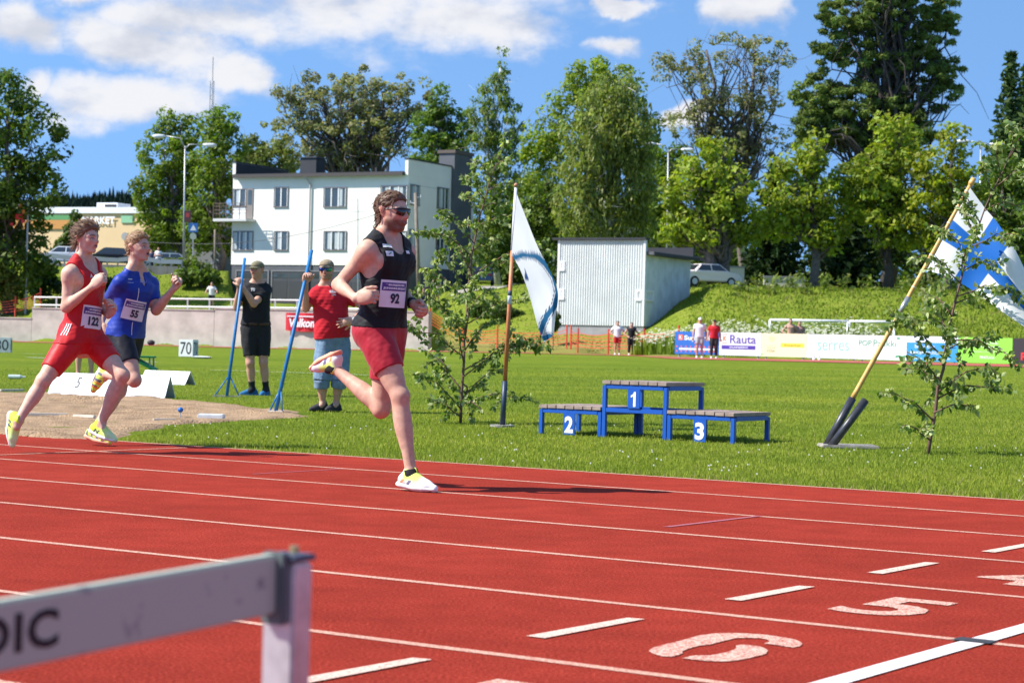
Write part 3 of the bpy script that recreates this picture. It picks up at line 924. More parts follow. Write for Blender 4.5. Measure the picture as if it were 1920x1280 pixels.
    sp = N.new('ShaderNodeSeparateColor'); L.new(va.outputs['Color'], sp.inputs[0])
    mx = N.new('ShaderNodeMix'); mx.data_type = 'RGBA'; L.new(sp.outputs[0], mx.inputs[0]); L.new(lawn, mx.inputs[6]); L.new(rough, mx.inputs[7])
    mx2 = N.new('ShaderNodeMix'); mx2.data_type = 'RGBA'; L.new(sp.outputs[1], mx2.inputs[0]); L.new(mx.outputs[2], mx2.inputs[6])
    dry = ramp(nz2(9, 5, .7).outputs['Fac'], [(.3, (.16, .13, .045, 1)), (.6, (.34, .26, .10, 1))]); L.new(dry, mx2.inputs[7])
    L.new(mx2.outputs[2], b.inputs['Base Color']); b.inputs['Roughness'].default_value = .9; b.inputs['Specular IOR Level'].default_value = .02
    bp = N.new('ShaderNodeBump'); bp.inputs['Strength'].default_value = 1; bp.inputs['Distance'].default_value = .05
    L.new(a1.outputs['Fac'], bp.inputs['Height']); L.new(bp.outputs[0], b.inputs['Normal'])
    MATS['lawn'] = m
ground_mats()

# track sheet and its painted marks
def quadAL(a0, a1, l0, l1, z=0.0):
    return [AL(a0, l0, z), AL(a0, l1, z), AL(a1, l1, z), AL(a1, l0, z)]
trk = MB().add(quadAL(-9, EDGE + .02, -90, 60), [(0, 1, 2, 3)]).build('running_track', MATS['track'])
tag(trk, 'red rubber running track with white lane lines', kind='structure')
rnd = random.Random(5)
def strip(mb, a, l0, l1, w, z, seg=.35, jit=.004):
    """a lane line with slightly uneven edges"""
    n = max(2, int((l1 - l0) / seg)); vs = []
    for i in range(n + 1):
        l = l0 + (l1 - l0) * i / n
        vs += [AL(a - w / 2 + rnd.uniform(-jit, jit), l, z), AL(a + w / 2 + rnd.uniform(-jit, jit), l, z)]
    mb.add(vs, [(2 * i, 2 * i + 2, 2 * i + 3, 2 * i + 1) for i in range(n)])
for k in range(0, 9):
    mb = MB(); strip(mb, EDGE - 1.22 * k - (.03 if k == 0 else 0), -60, 25, .046 if k else .05, .002)
    o = mb.build('lane_line', MATS['paint_worn'], trk)
for (a0, a1) in ((4.0, 4.40), (5.05, 5.62), (6.27, 6.86), (7.49, 8.0), (8.7, 9.2)):
    mid = (a0 + a1) / 2; c = round((mid - EDGE) / 1.22 - .5)
    mb = MB().add([AL(mid - .29, -3.32, .004), AL(mid - .29, -3.255, .004), AL(mid + .29, -3.255, .004), AL(mid + .29, -3.32, .002)], [(0, 1, 2, 3)])
    mb.build('start_mark', MATS['paint_mark'], trk)
mb = MB().add(quadAL(-2, 10.8, -2.31, -2.235, .004), [(0, 1, 2, 3)]); mb.build('finish_line', MATS['paint_white'], trk)
mb = MB().add(quadAL(8.62, 9.6, -4.9, -4.865, .003), [(0, 1, 2, 3)]); mb.build('chalk_mark', MATS['chalk_violet'], trk)
mb = MB().add(quadAL(9.85, 10.75, -8.58, -8.555, .003), [(0, 1, 2, 3)]); mb.build('chalk_mark', MATS['chalk_violet'], trk)
mb = MB().add(quadAL(9.3, 11.75, -10.92, -10.885, .003), [(0, 1, 2, 3)]); mb.build('cross_line', MATS['paint_worn'], trk)
def ground0(x, y, z=.003):
    u, v = uv(x, y); Y = (CAMH - z) / v; return Vector((u * Y, Y, z))
SIX = [[(85,740),(130,710),(240,680),(350,655),(480,620),(600,585),(750,568),(900,563),(1080,568),(1250,580),(1420,605),(1540,625),(1600,650),(1625,672),(1600,695),(1530,708),(1440,695),(1340,680),(1240,668),(1300,650),(1280,632),(1200,615),(1080,612),(960,615),(870,635),(750,665),(700,680),(600,688),(500,715),(420,745),(430,765),(380,785),(310,800),(220,795),(130,770)],
       [(420,815),(540,788),(700,788),(850,760),(940,730),(970,705),(950,690),(1040,678),(1150,690),(1240,710),(1280,740),(1255,775),(1150,800),(1040,825),(900,845),(780,848),(640,840),(520,828)]]
mb = MB()
for poly in SIX:
    mb.add([ground0(1200 + x / 5.333, 1080 + y / 5.333) for (x, y) in poly][::-1], [tuple(range(len(poly)))])
mb.build('lane_number', MATS['paint_digit'], trk)
for ch, a in (('5', 6.525), ('4', 7.74), ('7', 4.09), ('3', 8.96)):
    mb = MB(); put_text(mb, ch, AL(a, -2.80, .003), DL, DA, 1, bold=.022, width=.29, height=.52)
    mb.build('lane_number', MATS['paint_digit'], trk)
blk = mat('mark_black', (.03, .03, .032, 1), rough=.7, noise=(60, .3, 3))
MB().add(quadAL(5.875, 5.955, -2.34, -2.22, .006), [(0, 1, 2, 3)]).build('black_tick', blk, trk)
# lawn, embankments and everything behind in one sheet
us = np.concatenate([np.linspace(-.78, -.27, 50), np.linspace(-.265, .265, 215), np.linspace(.27, .78, 50)])
ss = np.concatenate([np.linspace(0, 20, 28), np.linspace(21, 68, 30), np.linspace(69, 150, 118), np.linspace(153, 260, 30), np.array([300, 400, 700, 1400, 3500, 9000])])
V, C = [], []
def dryness(X, Y, x):
    a = X * DA.x + Y * DA.y
    d = 0.0
    return d
for u in us:
    Y0 = (EDGE + .012) / (u * DA.x + DA.y)
    for s_ in ss:
        Y = Y0 + s_; X = u * Y
        z, r = terrain(X, Y)
        if Y > 300: z = 7.5 + (Y - 300) * .004
        x = 960 + FPX * u
        dry = 0.0
        if 820 < x < 1290 and r > 0: dry = max(0, 1 - abs(z - .9) / .9) * .8
        V.append((X, Y, z)); C.append((r, dry, 0))
n0, n1 = len(us), len(ss)
I = np.arange(n0 * n1).reshape(n0, n1)
F = np.stack([I[:-1, :-1].ravel(), I[1:, :-1].ravel(), I[1:, 1:].ravel(), I[:-1, 1:].ravel()], 1)
me = arr_mesh('ground', V, F); set_color(me, C)
gr = link('ground', me, None, MATS['lawn']); tag(gr, 'green infield lawn and grassy embankments', kind='structure')

def blade_mesh(P, h, w, lean, col, seed, name):
    """one triangle per blade"""
    rs = np.random.RandomState(seed); n = len(P)
    a = rs.uniform(0, 6.283, n); dx = np.cos(a) * w / 2; dy = np.sin(a) * w / 2
    b = rs.uniform(0, 6.283, n); ln = lean * h * rs.uniform(.2, 1, n)
    V = np.empty((n, 3, 3), np.float32)
    V[:, 0] = P + np.stack([dx, dy, np.full(n, -.004)], 1); V[:, 1] = P - np.stack([dx, dy, np.full(n, .004)], 1)
    V[:, 2] = P + np.stack([np.cos(b) * ln, np.sin(b) * ln, h], 1)
    me = arr_mesh(name, V.reshape(-1, 3), np.arange(n * 3).reshape(n, 3), smooth=False)
    set_color(me, np.repeat(col, 3, 0))
    return me
def leaf_mat(name, tr=.35, rough=.55, spec=.3):
    m = bpy.data.materials.new(name); m.use_nodes = True
    N, L = m.node_tree.nodes, m.node_tree.links; b = N['Principled BSDF']; out = N['Material Output']
    v = N.new('ShaderNodeVertexColor'); v.layer_name = 'Col'
    L.new(v.outputs['Color'], b.inputs['Base Color']); b.inputs['Roughness'].default_value = rough; b.inputs['Specular IOR Level'].default_value = spec
    t = N.new('ShaderNodeBsdfTranslucent')
    mx = N.new('ShaderNodeMix'); mx.data_type = 'RGBA'; mx.blend_type = 'MULTIPLY'; mx.inputs[0].default_value = 1; L.new(v.outputs['Color'], mx.inputs[6]); mx.inputs[7].default_value = (1.25, 1.35, .5, 1)
    L.new(mx.outputs[2], t.inputs['Color'])
    ms = N.new('ShaderNodeMixShader'); ms.inputs[0].default_value = tr
    L.new(b.outputs[0], ms.inputs[1]); L.new(t.outputs[0], ms.inputs[2]); L.new(ms.outputs[0], out.inputs['Surface'])
    MATS[name] = m; return m
leaf_mat('grass_blade', .3, .7, .06); leaf_mat('leaf', .42); leaf_mat('needle', .25, .7, .12)
def gz_np(X, Y):
    a = X * DA.x + Y * DA.y
    return np.where(a <= EDGE, 0, (1 - np.exp(-(a - EDGE) / 35.0)) * (.5 + .01 * np.clip(X, -15, 20)))
def lawn_blades(n, seed, x0, x1, y0, y1):
    rs = np.random.RandomState(seed)
    x = rs.uniform(x0, x1, n); y = rs.uniform(y0, y1, n)
    u = (x - 960) / FPX; v = (y - YH) / FPX; u, v = u * CR + v * SR_, -u * SR_ + v * CR
    Y = CAMH / np.maximum(v, .005)
    for _ in range(8): Y = (CAMH - gz_np(u * Y, Y)) / np.maximum(v, .005)
    X = u * Y; a = X * DA.x + Y * DA.y
    return X, Y, a, rs
PIT_PX = [(-40, 736), (180, 739), (320, 748), (430, 759), (560, 771), (592, 781), (520, 787), (432, 791), (340, 797), (268, 812), (228, 826), (120, 823), (-40, 813)]
PIT = [gp(*p) for p in PIT_PX]
def in_pit(X, Y):
    ins = np.zeros(len(X), bool); n = len(PIT)
    for i in range(n):
        a, b = PIT[i], PIT[(i + 1) % n]
        c = ((a.y > Y) != (b.y > Y)) & (X < (b.x - a.x) * (Y - a.y) / (b.y - a.y + 1e-9) + a.x)
        ins ^= c
    return ins
X, Y, a, rs = lawn_blades(190000, 3, -60, 1990, 690, 948)
ok = (a > EDGE - .01) & (Y < 60) & (~in_pit(X, Y) | (rs.uniform(size=len(X)) < .012))
X, Y, a = X[ok], Y[ok], a[ok]
edge = np.clip(1 - (a - EDGE) / .25, 0, 1)
tuft = .5 + .5 * np.sin(X * 2.3 + np.sin(Y * 1.7)) * np.sin(Y * 2.9 + np.sin(X * 3.1))
h = (.012 + .016 * rs.uniform(size=len(X)) + .012 * tuft * rs.uniform(size=len(X)) + .02 * edge * rs.uniform(size=len(X)))
g = rs.uniform(size=(len(X), 1)) * .6 + .4 * tuft[:, None]
pat = .5 + .5 * np.sin(X * .9 + 1.7 * np.sin(Y * .45 + .6)) * np.sin(Y * .8 + 1.2 * np.sin(X * .6))
colr = (np.array((.165, .215, .020)) * (1 - g) + np.array((.35, .385, .062)) * g) * (1 + (pat[:, None] - .5) * np.array((.42, .26, .3)))
dryb = rs.uniform(size=len(X)) < .05 + .25 * edge * (rs.uniform(size=len(X)) < .5)
colr[dryb] = (.34, .30, .13)
w = .004 + Y * .00028
me = blade_mesh(np.stack([X, Y, gz_np(X, Y)], 1), h, w, .7, colr, 4, 'lawn_grass')
tag(link('lawn_grass', me, None, MATS['grass_blade']), 'short mown grass blades beside the track', 'grass', kind='stuff')
# clover and daisies, tiny
X, Y, a, rs = lawn_blades(420, 8, -40, 1960, 800, 945)
ok = (a > EDGE + .03) & (Y < 20) & ~in_pit(X, Y) & (np.sin(X * 1.9) * np.sin(Y * 1.3 + X) > -.1)
X, Y = X[ok], Y[ok]
q = np.stack([X, Y, gz_np(X, Y) + .035], 1); r = .005
V = np.concatenate([q[:, None] + np.array([[-r, -r * .4, -r], [r, -r * .4, -r], [r, r * .4, r], [-r, r * .4, r]])]).reshape(-1, 3)
me = arr_mesh('clover_flowers', V, np.arange(len(V)).reshape(-1, 4), False)
tag(link('clover_flowers', me, None, mat('petal_white', (.55, .55, .45, 1), rough=.8)), 'tiny white clover flowers dotted in the lawn', 'flowers', kind='stuff')
# tall grass on the embankments
def slope_pts(n, seed, x0, x1, y0, y1):
    rs = np.random.RandomState(seed); out = []
    while len(out) < n:
        x = rs.uniform(x0, x1); Y = rs.uniform(y0, y1); X = (x - 960) / FPX * Y
        z, r = terrain(X, Y)
        if r > .5: out.append((X, Y, z))
    return np.array(out), rs
P1, rs = slope_pts(20000, 11, 1290, 1960, 86, 124)
P2, rs = slope_pts(7000, 12, 810, 1300, 106, 150)
P3, rs = slope_pts(5000, 13, -60, 440, 118, 150)
P = np.concatenate([P1, P2, P3]); n = len(P)
pt = .5 + .5 * np.sin(P[:, 0] * .8 + np.sin(P[:, 1] * .5)) * np.sin(P[:, 1] * .6 + 1.3 * np.sin(P[:, 0] * .37))
h = .06 + .26 * rs.uniform(size=n) * pt
h[len(P1):] *= .6
g = (.3 * rs.uniform(size=n) + .7 * pt)[:, None]
colr = np.array((.095, .150, .014)) * (1 - g) + np.array((.21, .27, .032)) * g
dr = rs.uniform(size=n) < np.where((P[:, 2] < 2.2) & (P[:, 0] < 9), .6, .10); colr[dr] = np.array((.27, .23, .09)) * rs.uniform(.7, 1.2, (dr.sum(), 1))
me = blade_mesh(P, h, np.full(n, .10), .5, colr, 14, 'embankment_grass')
tag(link('embankment_grass', me, None, MATS['grass_blade']), 'tall uncut grass on the embankment slopes', 'grass', kind='stuff')
# cow parsley at the foot of the slope
def meadow():
    rs = np.random.RandomState(17); V = []; Ws = []
    for _ in range(1500):
        x = rs.uniform(1195, 1660); x = x if rs.uniform() < .75 else rs.uniform(1195, 1400)
        Y = np.interp(x, (1195, 1265, 1348, 1660), (101, 97, 95, 92)) + rs.uniform(0, 8) * (1 if x > 1330 else .8)
        X = (x - 960) / FPX * Y; z = tz(X, Y); hh = rs.uniform(.5, 1.15)
        V.append((X, Y, z, hh))
    return V, rs
Vm, rs = meadow()
mbv, mbf, cc = [], [], []
for (X, Y, z, hh) in Vm:
    for k in range(7):
        b = len(mbv); ox, oy = rs.normal(size=2) * .14; t = hh * rs.uniform(.2, .95); a = rs.uniform(0, 6.28); w = rs.uniform(.05, .13)
        mbv += [(X + ox - math.cos(a) * w, Y + oy - math.sin(a) * w, z), (X + ox + math.cos(a) * w, Y + oy + math.sin(a) * w, z), (X + ox * 1.3, Y + oy * 1.3, z + t)]
        mbf.append((b, b + 1, b + 2)); cc += [np.array((.14, .20, .025)) * rs.uniform(.7, 1.5)] * 3
    for k in range(rs.randint(0, 4)):
        b = len(mbv); ox, oy = rs.normal(size=2) * .2; w = rs.uniform(.03, .09); zz = z + hh * rs.uniform(.75, 1.05)
        mbv += [(X + ox - w, Y + oy, zz), (X + ox + w * .2, Y + oy - w * .7, zz - w * .45), (X + ox + w, Y + oy + w * .4, zz + w * .35)]
        mbf.append((b, b + 1, b + 2)); cc += [np.array((.66, .66, .5)) * rs.uniform(.8, 1.05)] * 3
me = arr_mesh('meadow_flowers', mbv, mbf, False); set_color(me, cc)
tag(link('meadow_flowers', me, None, MATS['grass_blade']), 'white cow parsley flowering along the foot of the embankment', 'flowers', kind='stuff')

# sand of the long jump pit
def sandpit():
    bm = bmesh.new()
    xs = [p.x for p in PIT]; ys = [p.y for p in PIT]
    import random as _r
    st = .07
    nx = int((max(xs) - min(xs)) / st); ny = int((max(ys) - min(ys)) / st)
    gx = np.linspace(min(xs), max(xs), nx); gy = np.linspace(min(ys), max(ys), ny)
    XX, YY = np.meshgrid(gx, gy, indexing='ij')
    ins = in_pit(XX.ravel() + .05 * np.sin(YY.ravel() * 5), YY.ravel() + .06 * np.sin(XX.ravel() * 6)).reshape(XX.shape)
    p = np.stack([XX.ravel(), YY.ravel(), np.zeros(XX.size)], 1)
    nz = wob(p * 1.0, 5, 41) * .02 + wob(p, 14, 42) * .014 + wob(p, 34, 43) * .008
    rs = np.random.RandomState(6)
    for _ in range(60):                                            # footprints
        cx, cy = rs.uniform(min(xs), max(xs)), rs.uniform(min(ys), max(ys)); r = rs.uniform(.08, .2)
        d = np.hypot((p[:, 0] - cx) / r, (p[:, 1] - cy) / r / .8); nz += np.where(d < 1, -.03 * (1 - d), 0) + .02 * np.exp(-((d - 1.2) / .25) ** 2)
    er = ins.copy(); er[1:-1, 1:-1] = ins[1:-1, 1:-1] & ins[:-2, 1:-1] & ins[2:, 1:-1] & ins[1:-1, :-2] & ins[1:-1, 2:]
    er2 = er.copy(); er2[1:-1, 1:-1] = er[1:-1, 1:-1] & er[:-2, 1:-1] & er[2:, 1:-1] & er[1:-1, :-2] & er[1:-1, 2:]
    Z = gz_np(XX, YY) + .018 + nz.reshape(XX.shape) * np.where(er2, 1, .3) - np.where(er, 0, .05) - np.where(er2, 0, .012)
    V = np.stack([XX.ravel(), YY.ravel(), Z.ravel()], 1)
    I = np.arange(XX.size).reshape(XX.shape)
    q = ins[:-1, :-1] & ins[1:, :-1] & ins[1:, 1:] & ins[:-1, 1:]
    F = np.stack([I[:-1, :-1][q], I[1:, :-1][q], I[1:, 1:][q], I[:-1, 1:][q]], 1)
    me = arr_mesh('sand_pit', V, F)
    m = mat('sand', (.335, .225, .135, 1), rough=.95, spec=.1, noise=(3.2, .3, 8), bump=(45, 1.0, .03))
    tag(link('sand_pit', me, None, m), 'raked brown sand of the long jump pit', kind='structure')
sandpit()
# white field lines
lw = mat('lime_line', (.62, .66, .55, 1), rough=.9, noise=(8, .25, 4))
def field_line(pts, w):
    mb = MB(); G = [gp(*p) for p in pts]
    for i in range(len(G) - 1):
        a, b = G[i], G[i + 1]; d = (b - a).normalized(); s_ = Vector((-d.y, d.x, 0)) * w / 2; z = Vector((0, 0, .02))
        mb.quad(a - s_ + z, b - s_ + z, b + s_ + z, a + s_ + z)
    o = mb.build('field_line', lw, gr)
field_line([(395, 695), (560, 700), (700, 705)], .1); field_line([(40, 664), (82, 665)], .2); field_line([(52, 671), (120, 674)], .2); field_line([(250, 678), (300, 680)], .15)
# the far straight and the strip of track below the concrete wall
def far_track(pts, name, lab):
    mb = MB(); vs = []
    for (x, Y0_, Y1_) in pts:
        for Y in (Y0_, Y1_):
            X = (x - 960) / FPX * Y; vs.append(Vector((X, Y, gz(X, Y) + .02)))
    mb.add(vs, [(2 * i, 2 * i + 2, 2 * i + 3, 2 * i + 1) for i in range(len(pts) - 1)])
    tag(mb.build(name, mat('far_rubber', (.36, .07, .045, 1), rough=.9, noise=(.6, .15, 4))), lab, kind='structure')
far_track([(-300, 119, 128), (280, 113, 122), (500, 110, 119), (800, 106, 115), (1000, 104, 113), (1190, 96.5, 105), (1265, 82, 92), (1500, 78, 88), (1900, 71, 80.5), (2300, 66, 75)], 'far_track', 'distant part of the red running track')
# ------------------------------------------------------------------ buildings
Z = Vector((0, 0, 1))
class Face:
    """vertical wall plane: origin o (ground corner), direction e, outward normal n"""
    def __init__(s, a, b):
        s.o = Vector((a.x, a.y, 0)); d = Vector((b.x - a.x, b.y - a.y, 0)); s.L = d.length; s.e = d.normalized(); s.n = Vector((s.e.y, -s.e.x, 0))
    def hit(s, x, y):
        u, v = uv(x, y); d = Vector((u, 1, -v))
        t = (s.o - Vector((0, 0, CAMH))).dot(s.n) / d.dot(s.n)
        p = Vector((0, 0, CAMH)) + d * t
        return (p - s.o).dot(s.e), p.z
    def pt(s, t, z, off=0.0): return s.o + s.e * t + s.n * off + Z * z
    def box(s, mb, t0, t1, z0, z1, o0, o1):
        c = s.pt((t0 + t1) / 2, (z0 + z1) / 2, (o0 + o1) / 2)
        mb.box(c, (abs(t1 - t0), abs(o1 - o0), abs(z1 - z0)), (s.e, s.n, Z)); return mb
WHITE_W = mat('render_white', (.80, .77, .69, 1), rough=.85, noise=(.5, .05, 5), bump=(20, .1, .01))
GREY_W = mat('plinth_grey', (.09, .095, .105, 1), rough=.8, noise=(1.2, .1, 4))
DARK_R = mat('roof_dark', (.022, .022, .026, 1), rough=.6, noise=(1, .2, 4))
FRAME_D = mat('frame_greybrown', (.16, .14, .13, 1), rough=.6)
FRAME_W = mat('frame_white', (.72, .72, .70, 1), rough=.5)
GLASS = mat('window_glass', (.05, .065, .07, 1), rough=.06, spec=.8, noise=(.35, .5, 2))
CURT = mat('curtain_pale', (.42, .46, .46, 1), rough=.5)
def window(face, t0, t1, z0, z1, parent, loc, panes=3, frame=FRAME_D, fw=.07, curtains=True, seed=0):
    rs = random.Random(seed)
    mb = MB()
    face.box(mb, t0, t1, z1 - fw, z1, .0, .07); face.box(mb, t0, t1, z0, z0 + fw, .0, .10)
    face.box(mb, t0, t0 + fw, z0 + fw, z1 - fw, .0, .07); face.box(mb, t1 - fw, t1, z0 + fw, z1 - fw, .0, .07)
    w = mb.build('window', frame, parent, local=loc)
    a, b = t0 + fw, t1 - fw; n = panes
    m2 = MB()
    for i in range(1, n):
        x = a + (b - a) * i / n; face.box(m2, x - .05, x + .05, z0 + fw, z1 - fw, .0, .055)
    face.box(m2, a, a + .05, z0 + fw, z1 - fw, .0, .05); face.box(m2, b - .05, b, z0 + fw, z1 - fw, .0, .05)
    m2.build('sash', FRAME_W, w, local=loc)
    for i in range(n):
        x0, x1 = a + (b - a) * i / n, a + (b - a) * (i + 1) / n
        m3 = MB(); face.box(m3, x0 + .03, x1 - .03, z0 + fw, z1 - fw, -.02, .018); m3.build('pane', GLASS, w, local=loc)
        if curtains and rs.random() < .75:
            m4 = MB(); k = (x1 - x0); s0 = x0 + .06 if rs.random() < .5 else x0 + k * .45
            face.box(m4, s0, s0 + k * .42, z0 + fw + .05, z1 - fw - .03, .016, .022); m4.build('curtain', CURT, w, local=loc)
    return w
def apartment_house():
    A = px(431, 575, 157.0); B = px(760, 575, 150.0); z0 = 3.0
    f1 = Face(A, B)
    e2 = Vector((-f1.n.x, -f1.n.y, 0)); Cc = Vector((B.x, B.y, 0)) + e2 * 7.2
    f2 = Face(B, Cc)
    root = empty('apartment_house', (A.x, A.y, z0)); tag(root, 'white three-storey house with dark flat roof and grey garage floor', 'house')
    t1, zE = f1.hit(600, 331); zG = f1.hit(600, 497)[1]; zP = f2.hit(764, 298)[1]
    D2 = 7.2
    def bld(name, m, fn, parent=None):
        mb = MB(); fn(mb); return mb.build(name, m, parent or root, local=root)
    bld('upper_wall', WHITE_W, lambda mb: f1.box(mb, 0, f1.L, zG, zE, -D2, 0))
    bld('garage_wall', GREY_W, lambda mb: f1.box(mb, .04, f1.L - .04, z0 - .5, zG - .003, -D2 + .05, -.05))
    rf = bld('roof', DARK_R, lambda mb: f1.box(mb, .3, f1.L - .28, zE + .003, zE + .25, -D2, .42))
    bld('fascia', mat('fascia_brown', (.055, .045, .04, 1), rough=.6), lambda mb: f1.box(mb, .26, f1.L - .26, zE - .04, zE + .2, .425, .5), rf)
    for (a, b) in ((-.0, .28), (f1.L - .26, f1.L)):
        w = bld('parapet', WHITE_W, lambda mb: f1.box(mb, a, b, zE + .004, zP, -D2, .1))
        bld('parapet_cap', DARK_R, lambda mb: f1.box(mb, a - .05, b + .05, zP + .003, zP + .1, -D2, .15), w)
        inn = (b, b + .03) if a < 1 else (a - .03, a)
        bld('parapet_lining', DARK_R, lambda mb: f1.box(mb, inn[0], inn[1], zE + .26, zP - .02, -D2, .08), w)
    # chimneys and vents
    c0 = f1.hit(549, 315)[0]; c1 = f1.hit(579, 315)[0]; zc = f1.hit(565, 300)[1]
    ch = bld('chimney', DARK_R, lambda mb: f1.box(mb, c0, c1, zE + .2, zc + .25, -2.2, -1.0)); bld('chimney_cap', mat('cap_metal', (.06, .06, .065, 1), rough=.4), lambda mb: f1.box(mb, c0 - .08, c1 + .08, zc + .253, zc + .33, -2.3, -.9), ch)
    for x in (637, 671, 692):
        s0 = f1.hit(x, 320)[0]; bld('roof_vent', DARK_R, lambda mb: f1.box(mb, s0, s0 + .16, zE + .2, zE + .85, -2.6, -2.44), rf)
    s_, zt = f2.hit(848, 305); s_ = max(s_, 5.5)
    zs = f2.hit(866, 291)[1]
    st = bld('chimney_stack', mat('stack_slate', (.095, .10, .11, 1), rough=.8, noise=(.8, .15, 4)), lambda mb: f2.box(mb, D2 - .75, D2 + 2.1, z0 - .5, zs, -1.1, .25))
    bld('stack_cap', mat('cap_brown', (.10, .075, .06, 1), rough=.7), lambda mb: f2.box(mb, D2 - .85, D2 + 2.2, zs + .003, zs + .25, -1.2, .35), st)
    bld('rear_wall', WHITE_W, lambda mb: f2.box(mb, D2 + 2.105, D2 + 2.7, z0, zE - 1, -3, .1))
    # windows of the long front
    k = 0
    for (x0, x1, n) in ((514, 541, 2), (607, 650, 3)):
        for (y0, y1) in ((351, 389), (433, 470)):
            ym = (y0 + y1) / 2
            a, b = f1.hit(x0, ym)[0], f1.hit(x1, ym)[0]; zt_, zb = f1.hit((x0 + x1) / 2, y0)[1], f1.hit((x0 + x1) / 2, y1)[1]
            window(f1, a, b, zb, zt_, root, root, n, seed=k); k += 1
    for (y0, y1) in ((433, 470),):
        a, b = f1.hit(437, 450)[0], f1.hit(475, 450)[0]; window(f1, a, b, f1.hit(455, y1)[1], f1.hit(455, y0)[1], root, root, 3, seed=9)
    a, b = f1.hit(437, 370)[0], f1.hit(463, 370)[0]; zt_, zb = f1.hit(450, 354)[1], f1.hit(450, 388)[1]
    window(f1, a, b, zb, zt_, root, root, 2, seed=11)
    a, b = f1.hit(463.5, 370)[0], f1.hit(475, 370)[0]; zd = f1.hit(470, 411)[1]
    d = bld('balcony_door', mat('door_brown', (.22, .19, .17, 1), rough=.6), lambda mb: f1.box(mb, a, b, zd, zt_, 0, .06))
    bld('door_glass', GLASS, lambda mb: f1.box(mb, a + .12, b - .1, zd + 1.1, zt_ - .1, .062, .075), d)
    a0 = f1.hit(421, 411)[0]; b0 = f1.hit(479, 411)[0]
    bal = bld('balcony', mat('concrete_pale', (.55, .54, .52, 1), rough=.85), lambda mb: f1.box(mb, -.9, b0, zd - .22, zd - .02, .003, 1.25))
    rm = mat('rail_rust', (.14, .09, .075, 1), rough=.6)
    for zz in (.35, .62, .9, 1.12):
        bld('rail', rm, lambda mb: (f1.box(mb, -.9, b0, zd + zz, zd + zz + .035, 1.18, 1.22), f1.box(mb, -.9, -.86, zd + zz, zd + zz + .035, .1, 1.18)), bal)
    for t in np.linspace(-.9, b0 - .05, 6):
        bld('rail_post', rm, lambda mb: f1.box(mb, t, t + .045, zd - .02, zd + 1.12, 1.221, 1.26), bal)
    bld('balcony_panel', FRAME_W, lambda mb: f1.box(mb, .1, f1.hit(462, 400)[0], zd, zb - .06, .0, .04))
    # wrapped corner window and the short end
    for (y0, y1) in ((346, 385), (431, 470)):
        a, b = f1.hit(714, 360)[0], f1.L - .02; window(f1, a, b, f1.hit(735, y1 + 1)[1], f1.hit(735, y0 + 2)[1], root, root, 3, seed=20 + y0)
        zt_, zb = f2.hit(775, y0)[1], f2.hit(775, y1)[1]
        window(f2, .25, f2.hit(786, 365)[0], zb, zt_, root, root, 2, seed=30 + y0)
        zt_, zb = f2.hit(830, y0 + 6)[1], f2.hit(830, y1 + 8)[1]
        window(f2, f2.hit(819, 370)[0], f2.hit(841, 370)[0], zb, zt_, root, root, 3, seed=40 + y0)
    for y in (344, 428):
        zz = f2.hit(762, y)[1]; bld('joint', mat('joint_grey', (.45, .46, .46, 1), rough=.9), lambda mb: f2.box(mb, .0, D2 - 1.4, zz - .03, zz, .0, .012))
    t = f1.hit(582, 400)[0]
    bld('downpipe', mat('pipe_grey', (.42, .42, .42, 1), rough=.5), lambda mb: mb.tube([f1.pt(t - .25, zE - .05, .45), f1.pt(t, zE - .6, .12), f1.pt(t, zG - 2.4, .12)], .07, 8))
    # garage level: doors with glazed tops
    dm = mat('garage_door', (.05, .055, .062, 1), rough=.6, noise=(.7, .15, 3)); gm = mat('door_panel', (.035, .04, .046, 1), rough=.6)
    for (x0, x1) in ((444, 502), (511, 600), (606, 690), (700, 755)):
        a, b = f1.hit(x0, 530)[0], f1.hit(x1, 530)[0]
        d = bld('garage_door', dm, lambda mb: f1.box(mb, a, b, z0 + .15, zG - .5, -.05, .02))
        bld('door_frame', mat('frame_mid', (.17, .175, .18, 1), rough=.7), lambda mb: (f1.box(mb, a - .12, a, z0, zG - .4, -.05, .06), f1.box(mb, b, b + .12, z0, zG - .4, -.05, .06), f1.box(mb, a, b, zG - .5, zG - .4, -.05, .06)), d)
        n = max(2, int((b - a) / 1.2))
        for i in range(n):
            p0, p1 = a + (b - a) * i / n + .08, a + (b - a) * (i + 1) / n - .08
            bld('pane', GLASS, lambda mb: f1.box(mb, p0, p1, zG - 1.0, zG - .65, .021, .03), d); bld('panel', gm, lambda mb: f1.box(mb, p0, p1, z0 + .3, zG - 1.2, .021, .035), d)
    return f1, f2
HF1, HF2 = apartment_house()

